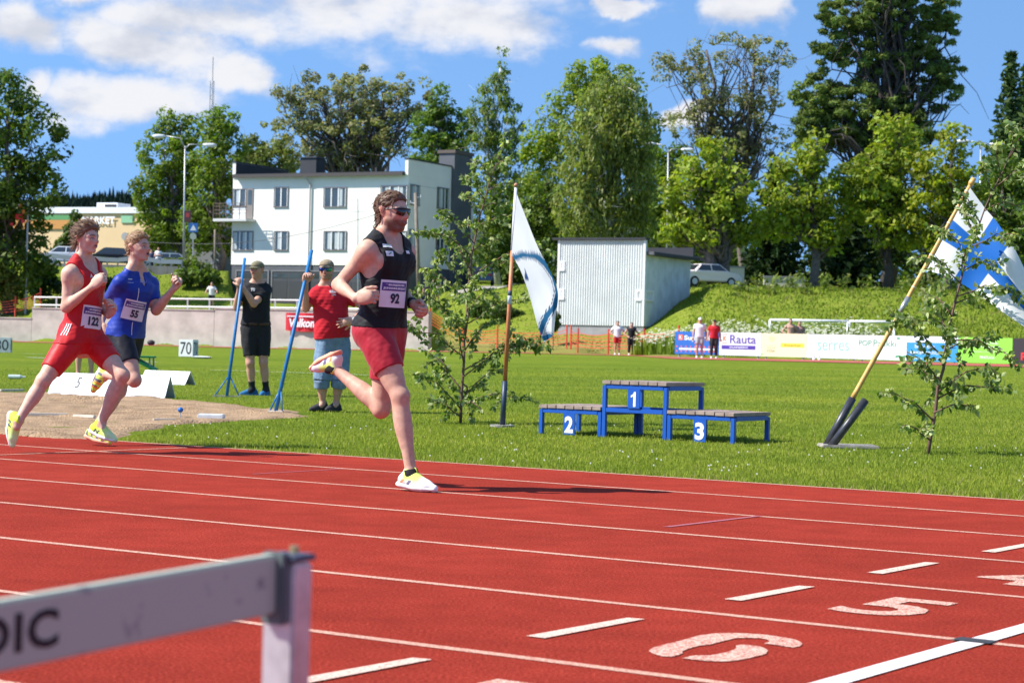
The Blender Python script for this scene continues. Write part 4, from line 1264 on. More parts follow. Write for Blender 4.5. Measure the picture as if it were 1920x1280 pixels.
def grey_shed():
    A = px(1044, 628, 117.5); B = px(1206, 630, 115.0)
    f1 = Face(A, B); D2 = 6.4
    e2 = Vector((-f1.n.x, -f1.n.y, 0)); C2 = Vector((B.x, B.y, 0)) + e2 * D2
    f2 = Face(B, C2)
    z0 = f1.hit(1125, 622)[1] - 1.2; zb = f1.hit(1125, 610)[1]; zt = f1.hit(1125, 450)[1]; zE = f2.hit(1214, 478)[1]
    root = empty('grey_shed', (A.x, A.y, z0)); tag(root, 'grey corrugated metal shed with tiny windows and dark roof', 'shed')
    def bld(name, m, fn, parent=None):
        mb = MB(); fn(mb); return mb.build(name, m, parent or root, local=root)
    wallm = mat('sheet_grey', (.58, .60, .58, 1), rough=.55, spec=.4, noise=(.8, .09, 5))
    # corrugated front: vertical folds
    def corr(mb, f, z0_, z1_, pitch=.15, L=None):
        n = int((L or f.L) / pitch); vs = []; fs = []
        for i in range(n * 2 + 1):
            t = i * pitch / 2; o = .05 if i % 2 else .012
            for (zz) in (z0_, z1_): vs.append(f.pt(min(t, f.L), zz, o))
        for i in range(n * 2): fs.append((2 * i, 2 * i + 2, 2 * i + 3, 2 * i + 1))
        mb.add(vs, fs)
    bld('frame_wall', wallm, lambda mb: f1.box(mb, 0, f1.L, zb, zE, -D2, 0))
    bld('front_parapet', wallm, lambda mb: f1.box(mb, 0, f1.L, zE + .003, zt, -.25, 0))
    bld('corrugated_front', wallm, lambda mb: corr(mb, f1, zb, zt - .02))
    bld('corner_trim', FRAME_W, lambda mb: f1.box(mb, f1.L - .1, f1.L + .04, zb, zt, -.1, .075)); bld('corner_trim', FRAME_W, lambda mb: f1.box(mb, -.04, .1, zb, zt, -.1, .075))
    sidem = mat('sheet_side', (.60, .64, .63, 1), rough=.65, noise=(1.6, .14, 6))
    pn = 7
    for i in range(pn):
        bld('side_panel', sidem, lambda mb: f2.box(mb, D2 * i / pn + .012, D2 * (i + 1) / pn - .012, zb, zE - .02, .003, .03))
    bld('corner_trim', FRAME_W, lambda mb: f2.box(mb, D2 - .1, D2 + .04, zb, zE, -.02, .05))
    bld('roof', mat('roof_felt', (.10, .105, .115, 1), rough=.8), lambda mb: f2.box(mb, .05, D2 + .15, zE + .005, zE + .18, -4.9, .5))
    bld('eave_edge', DARK_R, lambda mb: f2.box(mb, .02, D2 + .2, zE - .04, zE + .12, .503, .56))
    bld('rear_parapet', DARK_R, lambda mb: f2.box(mb, D2 - .2, D2 + .05, zE + .19, zt - .1, -4.9, .3))
    bld('parapet_cap', DARK_R, lambda mb: f1.box(mb, -.35, f1.L + .1, zt + .003, zt + .13, -.35, .2))
    bld('foundation', mat('foundation_grey', (.30, .29, .29, 1), rough=.9, noise=(2, .12, 5)), lambda mb: f1.box(mb, .05, f1.L - .03, z0 - .6, zb - .003, -D2 + .1, -.03))
    for (f, x0, x1, y0, y1) in ((f1, 1050, 1060, 489, 508), (f1, 1049, 1059, 541, 562), (f1, 1193, 1205, 543, 564), (f2, 1208, 1225, 544, 565), (f2, 1303, 1316, 550, 569)):
        a, b = f.hit(x0, y0)[0], f.hit(x1, y0)[0]; a = max(a, .02)
        window(f, a, b, f.hit((x0 + x1) / 2, y1)[1], f.hit((x0 + x1) / 2, y0)[1], root, root, 1, FRAME_W, .12, False)
grey_shed()

def market():
    A = px(60, 495, 172); B = px(272, 493, 168)
    f1 = Face(A, B); z0 = 5.6; zt = f1.hit(170, 400)[1]; D2 = 14
    root = empty('supermarket', (A.x, A.y, z0)); tag(root, 'low beige supermarket building with white lettering beside the parking', 'building')
    def bld(name, m, fn, parent=None):
        mb = MB(); fn(mb); return mb.build(name, m, parent or root, local=root)
    bld('wall', mat('wall_beige', (.70, .50, .28, 1), rough=.8, noise=(.4, .05, 4)), lambda mb: f1.box(mb, -14, f1.L, z0 - 1, zt - .003, -D2, 0))
    bld('corner_pillar', mat('pillar_tan', (.46, .29, .13, 1), rough=.8), lambda mb: f1.box(mb, f1.L + .003, f1.L + .5, z0 - 1, zt - .2, -1, .05))
    rf = bld('roof_edge', mat('fascia_white', (.75, .76, .78, 1), rough=.6), lambda mb: f1.box(mb, -14.2, f1.L + .2, zt, zt + .5, -D2, .2))
    for (t0, t1, m) in ((f1.hit(103, 410)[0], f1.hit(134, 410)[0], mat('sign_green', (.10, .28, .10, 1), rough=.5)),):
        bld('sign_band', m, lambda mb: f1.box(mb, t0 - 4, t1, zt - .55, zt - .15, .003, .12)); bld('sign_band', mat('sign_orange', (.55, .25, .06, 1), rough=.5), lambda mb: f1.box(mb, t0 - 4, t1 - .1, zt - 1.3, zt - .56, .003, .12))
    a, z1_ = f1.hit(156, 413); b = f1.hit(217, 413)[0]
    mb = MB(); put_text(mb, 'MARKET', f1.pt((a + b) / 2, z1_, .14), f1.e, Z, 1, bold=.04, width=b - a, height=.62)
    bld('lettering', mat('letter_white', (.8, .8, .8, 1), rough=.5), lambda m: m.add(mb.v, mb.f))
    a, zz = f1.hit(238, 411); bld('sign_band', mat('sign_mint', (.25, .5, .3, 1), rough=.5), lambda mb: f1.box(mb, a - .5, a + .6, zz - .3, zz + .3, .003, .1))
    a0, zz = f1.hit(188, 395)
    u = bld('roof_unit', mat('fascia_white', (.75, .76, .78, 1), rough=.6), lambda mb: f1.box(mb, a0 - 1, a0 + 1, zt + .5, zt + .95, -3, -1)); bld('unit_louver', DARK_R, lambda mb: f1.box(mb, a0 - .2, a0 + .9, zt + .55, zt + .8, -.999, -.95), u)
    bld('grey_wing', mat('wing_grey', (.17, .18, .19, 1), rough=.8, noise=(.4, .06, 3)), lambda mb: f1.box(mb, f1.L + .51, f1.L + 6.5, z0 - 1, zt - 1, -D2, -1.0))
    bld('wing_door', mat('door_black', (.03, .03, .035, 1), rough=.6), lambda mb: f1.box(mb, f1.L + 2.6, f1.L + 3.6, z0, z0 + 2.2, -.999, -.95))
    for x in (236, 239): pass
    a0, zz = f1.hit(235, 443); o = MB().tube([f1.pt(a0, zz, .02), f1.pt(a0, zz, .1)], .32, 16); bld('round_vent', mat('vent_grey', (.3, .3, .3, 1), rough=.6), lambda mb: mb.add(o.v, o.f))
    # parking asphalt
market()
# road in front of the shops, and the gravel path between house and shed
def ribbon(name, pts, m, lab, dz=.03):
    mb = MB(); vs = []
    for (x0, Y0_, x1, Y1_) in pts:
        for (x, Y) in ((x0, Y0_), (x1, Y1_)):
            p = at_x(x, Y); vs.append(p + Z * dz)
    mb.add(vs, [(2 * i, 2 * i + 2, 2 * i + 3, 2 * i + 1) for i in range(len(pts) - 1)])
    tag(mb.build(name, m), lab, kind='structure')
ASPH = mat('asphalt', (.09, .09, .095, 1), rough=.9, noise=(2, .15, 5))
ribbon('road', [(x, 146, x, 160) for x in range(-300, 431, 20)], ASPH, 'asphalt road in front of the supermarket', .05)
ribbon('gravel_path', [(800, 143, 800, 147), (850, 143.5, 850, 148.5), (900, 144, 900, 150), (940, 145.5, 940, 152.5), (980, 147, 980, 155), (1030, 149, 1030, 158)], mat('gravel', (.30, .27, .24, 1), rough=.95, noise=(4, .15, 5)), 'grey gravel path climbing beside the house', .08)

# concrete retaining wall with steps in height
def retaining_wall():
    root = empty('concrete_wall', px(280, 645, wall_y(280))); tag(root, 'weathered concrete retaining wall along the end of the field', 'wall')
    root.location.z = 0
    cm = mat('concrete_old', (.50, .44, .38, 1), rough=.9, noise=(1.1, .2, 6), bump=(8, .3, .02))
    segs = [(-420, 58, wall_y(-420), wall_y(58), 592), (58.5, 150, wall_y(58.5), wall_y(150), 579), (150.6, 400, wall_y(150.6), wall_y(400), 580), (400.6, 620, wall_y(400.6), wall_y(620), 581), (620.6, 802, wall_y(620.6), wall_y(802), 584)]
    for (x0, x1, Y0_, Y1_, yt) in segs:
        a = px(x0, 650, Y0_); b = px(x1, 650, Y1_)
        f = Face(a, b)
        zt = px((x0 + x1) / 2, yt, (Y0_ + Y1_) / 2).z
        mb = MB(); f.box(mb, 0, f.L, -.3, zt, -.5, 0); mb.build('wall_section', cm, root, local=root)
        mb = MB(); f.box(mb, 0, f.L, zt + .003, zt + .07, -.55, .04); mb.build('coping', cm, root, local=root)
    return root
retaining_wall()
def street_wall():
    a, b = at_x(70, 143.2), at_x(345, 143.2); f = Face(a, b); root = empty('street_wall', a); tag(root, 'low grey stone wall carrying the street in front of the supermarket', 'wall')
    cm = mat('stone_grey', (.26, .24, .22, 1), rough=.95, noise=(1.5, .25, 6)); z = 5.72; n = 9
    for i in range(n):
        mb = MB(); f.box(mb, f.L * i / n + .01, f.L * (i + 1) / n - .01, z - 1.3, z, -.5, .25); mb.build('wall_block', cm, root, local=root)
street_wall()
def railing():
    root = empty('white_railing', px(65, 577, wall_y(65) + .35)); tag(root, 'white two-bar steel railing on top of the concrete wall', 'railing')
    m = mat('rail_white', (.70, .68, .64, 1), rough=.5)
    def top(x, y): return px(x, y, wall_y(x) + .35)
    xs = list(range(65, 802, 41))
    for (d0, d1) in ((557, 570), (571.5, 582)):
        mb = MB(); mb.tube([top(x, d0 + (x - 65) * .012) for x in xs], .055, 6); mb.build('rail', m, root, smooth=True, local=root)
    for x in xs:
        mb = MB(); a = top(x, 557 + (x - 65) * .012); b = Vector((a.x, a.y, top(x, 584).z)); mb.beam(a, b, .08, .08, up=Vector((0, 1, 0))); mb.build('post', m, root, local=root)
railing()
def banner():
    f = Face(px(537, 600, wall_y(537) - .02), px(620, 600, wall_y(620) - .02)); root = empty('banner', px(537, 610, wall_y(537) - .02)); tag(root, 'red cloth banner with white lettering hung on the concrete wall', 'banner')
    a, z1_ = f.hit(538, 586); b, z0_ = f.hit(612, 621)
    mb = MB()
    n = 12; vs = []
    for i in range(n + 1):
        t = a + (b - a) * i / n
        for (zz) in (z1_, (z1_ + z0_) / 2, z0_ - .05 * math.sin(i / n * 3.14)):
            vs.append(f.pt(t, zz, .12 + .04 * math.sin(i * 1.3)))
    mb.add(vs, [(3 * i + j, 3 * i + j + 1, 3 * i + j + 4, 3 * i + j + 3) for i in range(n) for j in range(2)])
    cl = mb.build('cloth', mat('banner_red', (.52, .015, .03, 1), rough=.8), root, local=root)
    md = cl.modifiers.new('t', 'SOLIDIFY'); md.thickness = .01
    mb = MB(); put_text(mb, 'Velkon KONE', f.pt(f.hit(545, 600)[0], f.hit(560, 605)[1], .2), f.e, Z, 1, bold=.035, align='LEFT', width=3.5, height=.52, shear=.15)
    mb.build('lettering', mat('letter_white', (.8, .8, .8, 1), rough=.5), root, local=root)
    mb = MB(); f.box(mb, f.hit(541, 600)[0], b - .1, f.hit(560, 594)[1], f.hit(560, 592)[1], .18, .2); mb.build('stripe', MATS['letter_white'], root, local=root)
banner()

# orange safety netting
NET = bpy.data.materials.new('net_orange'); NET.use_nodes = True
def _net():
    N, L = NET.node_tree.nodes, NET.node_tree.links; b = N['Principled BSDF']; b.inputs['Base Color'].default_value = (.62, .055, .02, 1); b.inputs['Roughness'].default_value = .6
_net()
def net_fence(pts, lab, h=1.05, gaps=.25):
    """real mesh of thin strands between stakes"""
    P = [at_x(x, Y) for (x, Y) in pts]
    root = empty('safety_fence', P[0]); tag(root, lab, 'fence')
    for p in P:
        mb = MB().tube([p - Z * .2, p + Z * (h + .25)], .05, 6); mb.build('stake', NET, root, local=root)
    for i in range(len(P) - 1):
        a, b = P[i], P[i + 1]; L = (b - a).length; mb = MB()
        n = max(3, int(L / .6))
        sag = lambda t: -.18 * math.sin(t * 3.14)
        for k in range(5):
            zz = h * (k + 2) / 6
            pl = [a.lerp(b, j / 6) + Z * (zz * (1 + sag(j / 6) * .6)) for j in range(7)]
            for j in range(6): mb.beam(pl[j], pl[j + 1], .006, .03)
        for j in range(1, n):
            t = j / n; q = a.lerp(b, t); mb.beam(q + Z * .1, q + Z * (h * (1 + sag(t) * .6)), .006, .025, up=Vector((0, 1, 0)))
        mb.build('netting', NET, root, local=root)
net_fence([(-60, 129.5), (28, 128.5), (75, 128)], 'orange netting fence on the lower end of the concrete wall')
net_fence([(806, 119), (868, 117), (932, 114), (1012, 112), (1062, 111)], 'orange netting fence behind the leafy birch and flagpole')
net_fence([(1070, 110), (1083, 106), (1140, 104), (1207, 102), (1272, 100)], 'orange netting fence in front of the grey shed')
# ------------------------------------------------------------------ trees
BARK = mat('bark_grey', (.12, .10, .085, 1), rough=.95, noise=(6, .35, 5), bump=(12, .6, .05))
BARK_D = mat('bark_dark', (.05, .04, .033, 1), rough=.95, noise=(6, .35, 5))
BARK_B = mat('bark_birch', (.50, .48, .45, 1), rough=.8, noise=(5, .5, 5))
def leaf_cloud(cs, rs_, n, size, flat, out_bias, rs, col, shape=1.0, droop=0.0):
    """leaves round clump centres cs with radii rs_: returns quads and colours"""
    k = len(cs); idx = np.repeat(np.arange(k), n); m = len(idx)
    d = rs.normal(size=(m, 3)); d /= np.linalg.norm(d, axis=1)[:, None]
    r = rs.uniform(.25, 1, m) ** .45
    off = d * (r * rs_[idx])[:, None]; off[:, 2] *= flat
    if droop: off[:, 2] -= droop * rs.uniform(0, 1, m) ** 2 * rs_[idx] * 2.2
    c = cs[idx] + off
    nr = d * out_bias + rs.normal(size=(m, 3)) * .6 + np.array((0, 0, .35)); nr /= np.linalg.norm(nr, axis=1)[:, None]
    a = rs.normal(size=(m, 3)); a -= nr * (a * nr).sum(1)[:, None]; a /= np.linalg.norm(a, axis=1)[:, None]
    if droop: 
        a = a * .35 + np.array((0, 0, -1)); a -= nr * (a * nr).sum(1)[:, None]; a /= np.linalg.norm(a, axis=1)[:, None] + 1e-6
    b = np.cross(nr, a); s = size * rs.uniform(.6, 1.35, m)
    a = a * (s * shape)[:, None]; b = b * (s * .62)[:, None]
    V = np.stack([c - a, c + b * .9 - a * .1, c + a, c - b * .9 - a * .1], 1).reshape(-1, 3)
    tone = np.repeat(rs.uniform(.72, 1.28, k), n) * rs.uniform(.75, 1.25, m)
    C = np.array(col)[None] * tone[:, None] * np.stack([rs.uniform(.85, 1.2, m), np.ones(m), rs.uniform(.8, 1.2, m)], 1)
    return V, np.repeat(C, 4, 0)
def limbs(mb, base, r0, targets, rs, stem_top, wig=.06):
    """trunk with tapering limbs reaching towards targets"""
    base = Vector(base); top = Vector(stem_top); n = 7
    def path(a, b, k, w):
        L = (b - a).length
        return [a.lerp(b, i / k) + Vector(rs.normal(size=3)) * w * L * (1 if 0 < i < k else 0) for i in range(k + 1)]
    tr = path(base - Z * .4, top, n, wig * .35)
    mb.tube(tr, [r0 * (1.35 if i == 0 else 1) * (1 - .72 * i / n) for i in range(n + 1)], 9)
    for t in targets:
        t = Vector(t); f = min(.92, max(.2, (t.z - base.z) / max(.1, top.z - base.z) * .62 + rs.uniform(-.08, .08)))
        i = f * n; j = int(i); a = tr[j].lerp(tr[min(n, j + 1)], i - j)
        p = path(a, t, 5, wig); rr = r0 * .42 * (1 - f * .55)
        mb.tube(p, [rr * (1 - .8 * q / 5) for q in range(6)], 6)
        for _ in range(2):
            q = p[rs.randint(2, 5)]; e = q + Vector(rs.normal(size=3)) * (t - a).length * .22 + Z * .3
            mb.tube(path(q, e, 3, wig), [rr * .35, rr * .25, rr * .15, rr * .08], 5)
def tree(name, lab, x, Y, ells, col, trunk=.3, size=.165, dens=1.0, clump=.8, n=56, bark=BARK, flat=.8, out=.9, seed=0, group=None, mname='leaf', shape=1.1, droop=0.0, base_z=None, cat='tree', fill=.35, thick=.9, col2=None, stems=None):
    """ells: crown lobes (x, y, rx, ry) in photograph pixels at depth Y"""
    rs = np.random.RandomState(seed + 100)
    p = at_x(x, Y)
    if base_z is not None: p.z = base_z
    root = empty(name, p); tag(root, lab, cat, group)
    k = Y / FPX; cs, rr, lobes = [], [], []
    for (ex, ey, rx, ry) in ells:
        dY = rs.uniform(-.35, .35) * rx * k
        c = px(ex, ey, Y + dY); lobes.append(c)
        R_ = np.array((rx * k, rx * k * thick, ry * k))
        area = 4 * math.pi * ((R_[0] * R_[1]) ** 1.6 + (R_[0] * R_[2]) ** 1.6 + (R_[1] * R_[2]) ** 1.6) ** (1 / 1.6) / 3 ** (1 / 1.6)
        m = int(max(6, dens * area / (clump * clump * 2.2)))
        d = rs.normal(size=(m, 3)); d /= np.linalg.norm(d, axis=1)[:, None]
        rad = np.where(rs.uniform(size=m) < fill, rs.uniform(.3, .85, m), rs.uniform(.82, 1.06, m))
        cs.append(np.array(c) + d * R_ * rad[:, None]); rr.append(np.full(m, clump) * rs.uniform(.55, 1.25, m))
    cs = np.concatenate(cs); rr = np.concatenate(rr)
    ok = cs[:, 2] > p.z + .3; cs, rr = cs[ok], rr[ok]
    V, C = leaf_cloud(cs, rr, n, size, flat, out, rs, col, shape, droop)
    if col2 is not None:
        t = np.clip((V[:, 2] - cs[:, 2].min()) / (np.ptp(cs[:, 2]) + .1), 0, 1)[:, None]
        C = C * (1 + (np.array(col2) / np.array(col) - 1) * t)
    me = arr_mesh('crown', V - np.array(p), np.arange(len(V)).reshape(-1, 4), False); set_color(me, C)
    cr = link('crown', me, root, MATS[mname]); cr['kind'] = 'stuff'
    mb = MB(); tops = sorted(lobes, key=lambda c: c.z)
    tgt = [cs[i] for i in rs.choice(len(cs), min(len(cs), 10 + len(ells) * 3), replace=False)] + lobes
    for st in (stems or [(0, 0)]):
        top = Vector(tops[-1]) + Vector((st[0], 0, 0))
        limbs(mb, Vector(p) + Vector((st[0] * .15, st[1], 0)), trunk, tgt, rs, top)
    mb.v = [tuple(Vector(v) - p) for v in mb.v]
    mb.build('trunk', bark, root, smooth=True)
    return root
def spruce(name, lab, x, Y, ytop, ybase, w, col, seed=0, group=None):
    rs = np.random.RandomState(seed + 500); p = at_x(x, Y); k = Y / FPX
    top = px(x, ytop, Y); H = top.z - p.z; W = w * k
    root = empty(name, p); tag(root, lab, 'tree', group)
    Vs, Cs = [], []
    n = int(H / .42)
    for i in range(n):
        t = i / n; z = .08 * H + t * H * .92; r = W * (1 - t) ** .85 + .12
        m = max(5, int(11 * (1 - t) + 4)); a0 = rs.uniform(0, 6.28)
        for j in range(m):
            a = a0 + 6.283 * j / m + rs.uniform(-.2, .2); L = r * rs.uniform(.7, 1.12)
            s = np.linspace(.12, 1, max(3, int(L / .35)))
            c = np.stack([np.cos(a) * L * s, np.sin(a) * L * s, z - .35 * L * s + .22 * L * s * s + rs.normal(size=len(s)) * .05], 1)
            q, cc = leaf_cloud(c, np.full(len(c), .2), 4, .26, .45, .3, rs, col, 1.3); Vs.append(q); Cs.append(cc)
    V = np.concatenate(Vs); me = arr_mesh('crown', V, np.arange(len(V)).reshape(-1, 4), False); set_color(me, np.concatenate(Cs))
    cr = link('crown', me, root, MATS['needle']); cr['kind'] = 'stuff'
    MB().tube([(0, 0, -.3), (0, 0, H * .5), (0, 0, H * .98)], [.28, .15, .02], 8).build('trunk', BARK_D, root, smooth=True)
    return root
G_MAPLE = (.140, .205, .020); G_DARK = (.040, .075, .012); G_BRIGHT = (.195, .265, .018); G_LIND = (.205, .270, .022); G_POP = (.240, .245, .105); G_BIRCH = (.215, .260, .062); G_PINE = (.125, .175, .036); G_SPR = (.050, .088, .026)
tree('maple_tree', 'large dark leafy tree above the orange netting fence', 20, 131, [(15, 200, 52, 60), (60, 260, 58, 70), (-10, 330, 80, 100), (60, 370, 52, 80), (20, 460, 75, 75), (-60, 420, 80, 110), (50, 520, 55, 40)], (.085, .140, .016), trunk=.34, clump=.85, seed=1, n=60)
tree('maple_tree', 'tall green street tree behind the double street lamp', 330, 163, [(340, 235, 40, 38), (305, 300, 48, 55), (345, 320, 50, 60), (290, 370, 42, 50), (335, 420, 62, 55), (290, 440, 40, 35)], G_MAPLE, trunk=.3, seed=2, group=None)
tree('maple_tree', 'rounded green street tree close to the balcony of the white house', 408, 160, [(412, 240, 36, 40), (420, 300, 44, 60), (385, 340, 40, 60), (410, 400, 50, 70), (375, 430, 40, 50)], G_MAPLE, trunk=.28, seed=3)
tree('poplar_tree', 'wide olive poplar rising behind the white house roof', 670, 196, [(545, 215, 52, 55), (600, 190, 55, 52), (660, 170, 60, 50), (720, 185, 52, 55), (775, 195, 40, 48), (620, 260, 80, 50), (700, 250, 80, 55), (560, 290, 50, 40), (650, 310, 70, 40)], G_POP, trunk=.5, size=.17, dens=.44, clump=.7, n=50, seed=4, fill=.5, col2=(.23, .235, .11), stems=[(-3, 0), (0, .6), (3, -.3)])
tree('young_tree', 'low olive bush-like tree left of the roof chimney', 495, 178, [(480, 290, 38, 30), (515, 300, 40, 35), (455, 310, 25, 30)], (.16, .19, .045), trunk=.16, clump=.7, seed=5)
tree('ash_tree', 'fresh green narrow tree right behind the white house', 822, 186, [(822, 200, 24, 36), (810, 240, 38, 40), (845, 250, 36, 40), (820, 290, 52, 40), (860, 300, 30, 40)], (.11, .185, .022), trunk=.25, clump=.7, seed=6, dens=.9)
tree('birch_tree', 'slender tall birch between the house chimney and the weeping birch', 935, 182, [(938, 125, 16, 32), (930, 175, 30, 35), (900, 225, 28, 42), (945, 235, 36, 50), (905, 290, 34, 50), (945, 310, 42, 60), (925, 380, 50, 60), (930, 450, 50, 50)], (.15, .21, .04), trunk=.24, clump=.62, n=46, size=.15, dens=.62, bark=BARK_B, seed=7, droop=.35)
tree('maple_tree', 'bright yellow-green maple partly hidden behind the weeping birch', 1075, 172, [(1115, 150, 52, 38), (1080, 195, 48, 45), (1160, 180, 48, 50), (1030, 260, 48, 50), (1010, 320, 42, 60), (1000, 390, 45, 60), (1190, 250, 40, 70), (1215, 330, 35, 80)], G_BRIGHT, trunk=.42, clump=.85, seed=8)
tree('weeping_birch', 'big weeping birch with hanging foliage behind the grey shed', 1140, 139, [(1145, 180, 50, 55), (1120, 235, 62, 60), (1175, 240, 55, 65), (1100, 310, 58, 70), (1170, 320, 62, 75), (1085, 390, 48, 60), (1140, 400, 70, 60), (1195, 400, 38, 60)], G_BIRCH, trunk=.34, clump=.55, n=48, size=.12, dens=.8, bark=BARK_B, seed=9, droop=1.0, flat=1.0, shape=1.6)
tree('poplar_tree', 'sparse grey-green poplar with bare branches showing sky', 1365, 188, [(1255, 120, 34, 34), (1300, 120, 42, 40), (1375, 95, 40, 40), (1440, 110, 44, 40), (1330, 180, 52, 45), (1410, 190, 62, 48), (1290, 240, 45, 40), (1370, 265, 60, 45), (1440, 260, 38, 42)], G_POP, trunk=.42, size=.165, dens=.40, clump=.7, n=42, seed=10, fill=.55, bark=BARK, col2=(.25, .25, .125), stems=[(-2.5, 0), (2, .5)])
LG = 'lindens along the top of the right-hand embankment'
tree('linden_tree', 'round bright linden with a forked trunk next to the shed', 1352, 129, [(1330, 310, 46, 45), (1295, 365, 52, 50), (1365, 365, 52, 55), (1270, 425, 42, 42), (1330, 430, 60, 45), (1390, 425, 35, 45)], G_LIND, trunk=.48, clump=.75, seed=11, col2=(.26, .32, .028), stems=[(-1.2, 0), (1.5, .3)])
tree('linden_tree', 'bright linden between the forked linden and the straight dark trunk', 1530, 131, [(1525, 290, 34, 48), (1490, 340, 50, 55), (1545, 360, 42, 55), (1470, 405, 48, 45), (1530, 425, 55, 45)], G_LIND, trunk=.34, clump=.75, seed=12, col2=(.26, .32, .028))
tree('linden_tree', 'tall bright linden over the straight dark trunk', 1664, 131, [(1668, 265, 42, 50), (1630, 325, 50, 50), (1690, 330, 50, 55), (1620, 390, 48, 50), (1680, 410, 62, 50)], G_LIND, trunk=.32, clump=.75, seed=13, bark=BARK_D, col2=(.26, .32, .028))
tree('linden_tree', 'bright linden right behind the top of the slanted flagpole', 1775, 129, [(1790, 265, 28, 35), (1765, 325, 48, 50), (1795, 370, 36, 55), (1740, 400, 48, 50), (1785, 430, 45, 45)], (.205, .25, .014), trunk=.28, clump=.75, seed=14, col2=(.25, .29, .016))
tree('larch_tree', 'huge dark larch towering over the lindens', 1655, 172, [(1600, 25, 62, 40), (1690, 20, 62, 55), (1770, 40, 36, 50), (1560, 95, 34, 45), (1640, 110, 60, 52), (1715, 110, 60, 55), (1770, 150, 35, 55), (1530, 180, 46, 40), (1600, 200, 60, 50), (1690, 205, 62, 55), (1520, 240, 45, 35), (1590, 260, 60, 30), (1700, 270, 60, 35), (1660, -50, 80, 50)], G_PINE, trunk=.55, clump=.58, n=84, size=.125, dens=.66, flat=.5, mname='needle', bark=BARK_D, seed=15, fill=.5, shape=2.3, stems=[(0, 0), (1.8, .4)])
spruce('spruce_tree', 'pointed dark spruce with the highest tip at the edge of the wood', 1885, 160, 92, 520, 72, G_SPR, 1)
spruce('spruce_tree', 'second pointed spruce, slightly lower beside the taller one', 1915, 164, 118, 520, 72, G_SPR, 2)
spruce('spruce_tree', 'dark spruce filling the gap between forked linden and next linden', 1448, 146, 300, 520, 62, (.025, .048, .015), 3)
spruce('spruce_tree', 'dark spruce in the gap between the straight trunk and its neighbour', 1592, 148, 330, 520, 60, (.025, .048, .015), 4)
tree('broadleaf_tree', 'dark leafy tree in shade behind the linden trunks', 1600, 152, [(1560, 440, 60, 60), (1640, 450, 60, 55), (1720, 450, 60, 60), (1480, 460, 60, 50), (1790, 460, 50, 50)], (.045, .08, .012), trunk=.3, clump=.85, seed=16, dens=.8)
tree('broadleaf_tree', 'green tree beneath the two pointed spruces', 1900, 136, [(1880, 350, 55, 60), (1930, 400, 70, 90), (1850, 440, 45, 50), (1900, 480, 70, 50)], (.10, .16, .016), trunk=.3, clump=.8, seed=17)
tree('broadleaf_tree', 'mid green tree filling the gap between weeping birch and forked linden', 1240, 150, [(1235, 340, 40, 60), (1230, 420, 45, 60), (1260, 300, 25, 40)], (.11, .175, .016), trunk=.26, clump=.75, seed=18)
tree('broadleaf_tree', 'shady green tree over the gravel path', 985, 160, [(960, 400, 45, 60), (1005, 440, 45, 60), (1030, 380, 40, 60), (950, 470, 40, 35)], (.10, .155, .015), trunk=.2, clump=.75, seed=19)
# bushes
tree('round_bush', 'rounded light green bush on the bank left of the garage', 385, 138, [(370, 520, 35, 25), (405, 530, 30, 24), (350, 535, 30, 20)], (.10, .15, .02), trunk=.08, clump=.45, n=30, size=.17, seed=21, cat='bush')
tree('round_bush', 'pale green bush under the large dark tree', 12, 130, [(8, 535, 28, 25), (-30, 530, 30, 30)], (.14, .18, .04), trunk=.08, clump=.45, size=.17, seed=22, cat='bush')
tree('round_bush', 'dark green bush behind the orange fence beside the gravel path', 940, 124, [(930, 590, 40, 22), (965, 595, 22, 18), (895, 590, 25, 20)], (.06, .10, .016), trunk=.07, clump=.4, size=.15, seed=23, cat='bush')
tree('round_bush', 'dark shrub at the left corner of the grey shed', 1037, 113, [(1038, 600, 9, 14), (1030, 612, 10, 8)], (.05, .09, .014), trunk=.04, clump=.3, size=.12, seed=24, cat='bush')
tree('round_bush', 'green bushes by the road behind the blue runner', 330, 147, [(330, 497, 25, 9), (300, 505, 25, 8), (360, 497, 16, 9)], (.11, .15, .02), trunk=.04, clump=.35, size=.15, seed=25, cat='bush')
tree('young_tree', 'small leafy tree in front of the supermarket wall', 140, 160, [(140, 425, 16, 22), (150, 450, 24, 26), (128, 460, 22, 22)], (.06, .10, .014), trunk=.08, clump=.5, size=.2, seed=26)
for i, (x, y, r) in enumerate(((1420, 515, 30), (1500, 517, 34), (1600, 512, 28), (1700, 515, 30), (1460, 518, 24))):
    pass
tree('round_bush', 'dark bushes on the bank below the street wall, behind the red runner', 120, 134.5, [(95, 535, 34, 22), (150, 540, 30, 18), (70, 520, 26, 26)], (.06, .10, .014), trunk=.07, clump=.5, size=.16, seed=27, cat='bush')
tree('round_bush', 'green bush on the bank between the red and the blue runner', 215, 134.5, [(205, 535, 30, 16), (245, 538, 26, 14)], (.075, .12, .016), trunk=.06, clump=.45, size=.15, seed=28, cat='bush')
# nettles and lupins along the crest
rs = np.random.RandomState(77); cs = []
for _ in range(36):
    x = rs.choice([rs.uniform(1330, 1560), rs.uniform(1560, 1780)]); Y = rs.uniform(115, 121); p = at_x(x, Y); cs.append((p.x, p.y, p.z + rs.uniform(.1, .75)))
V, C = leaf_cloud(np.array(cs), np.full(len(cs), .35), 26, .11, 1.4, .5, rs, (.13, .17, .03), 1.5)
me = arr_mesh('crest_weeds', V, np.arange(len(V)).reshape(-1, 4), False); set_color(me, C)
tag(link('crest_weeds', me, None, MATS['leaf']), 'tall weeds growing along the top of the embankment', 'weeds', kind='stuff')
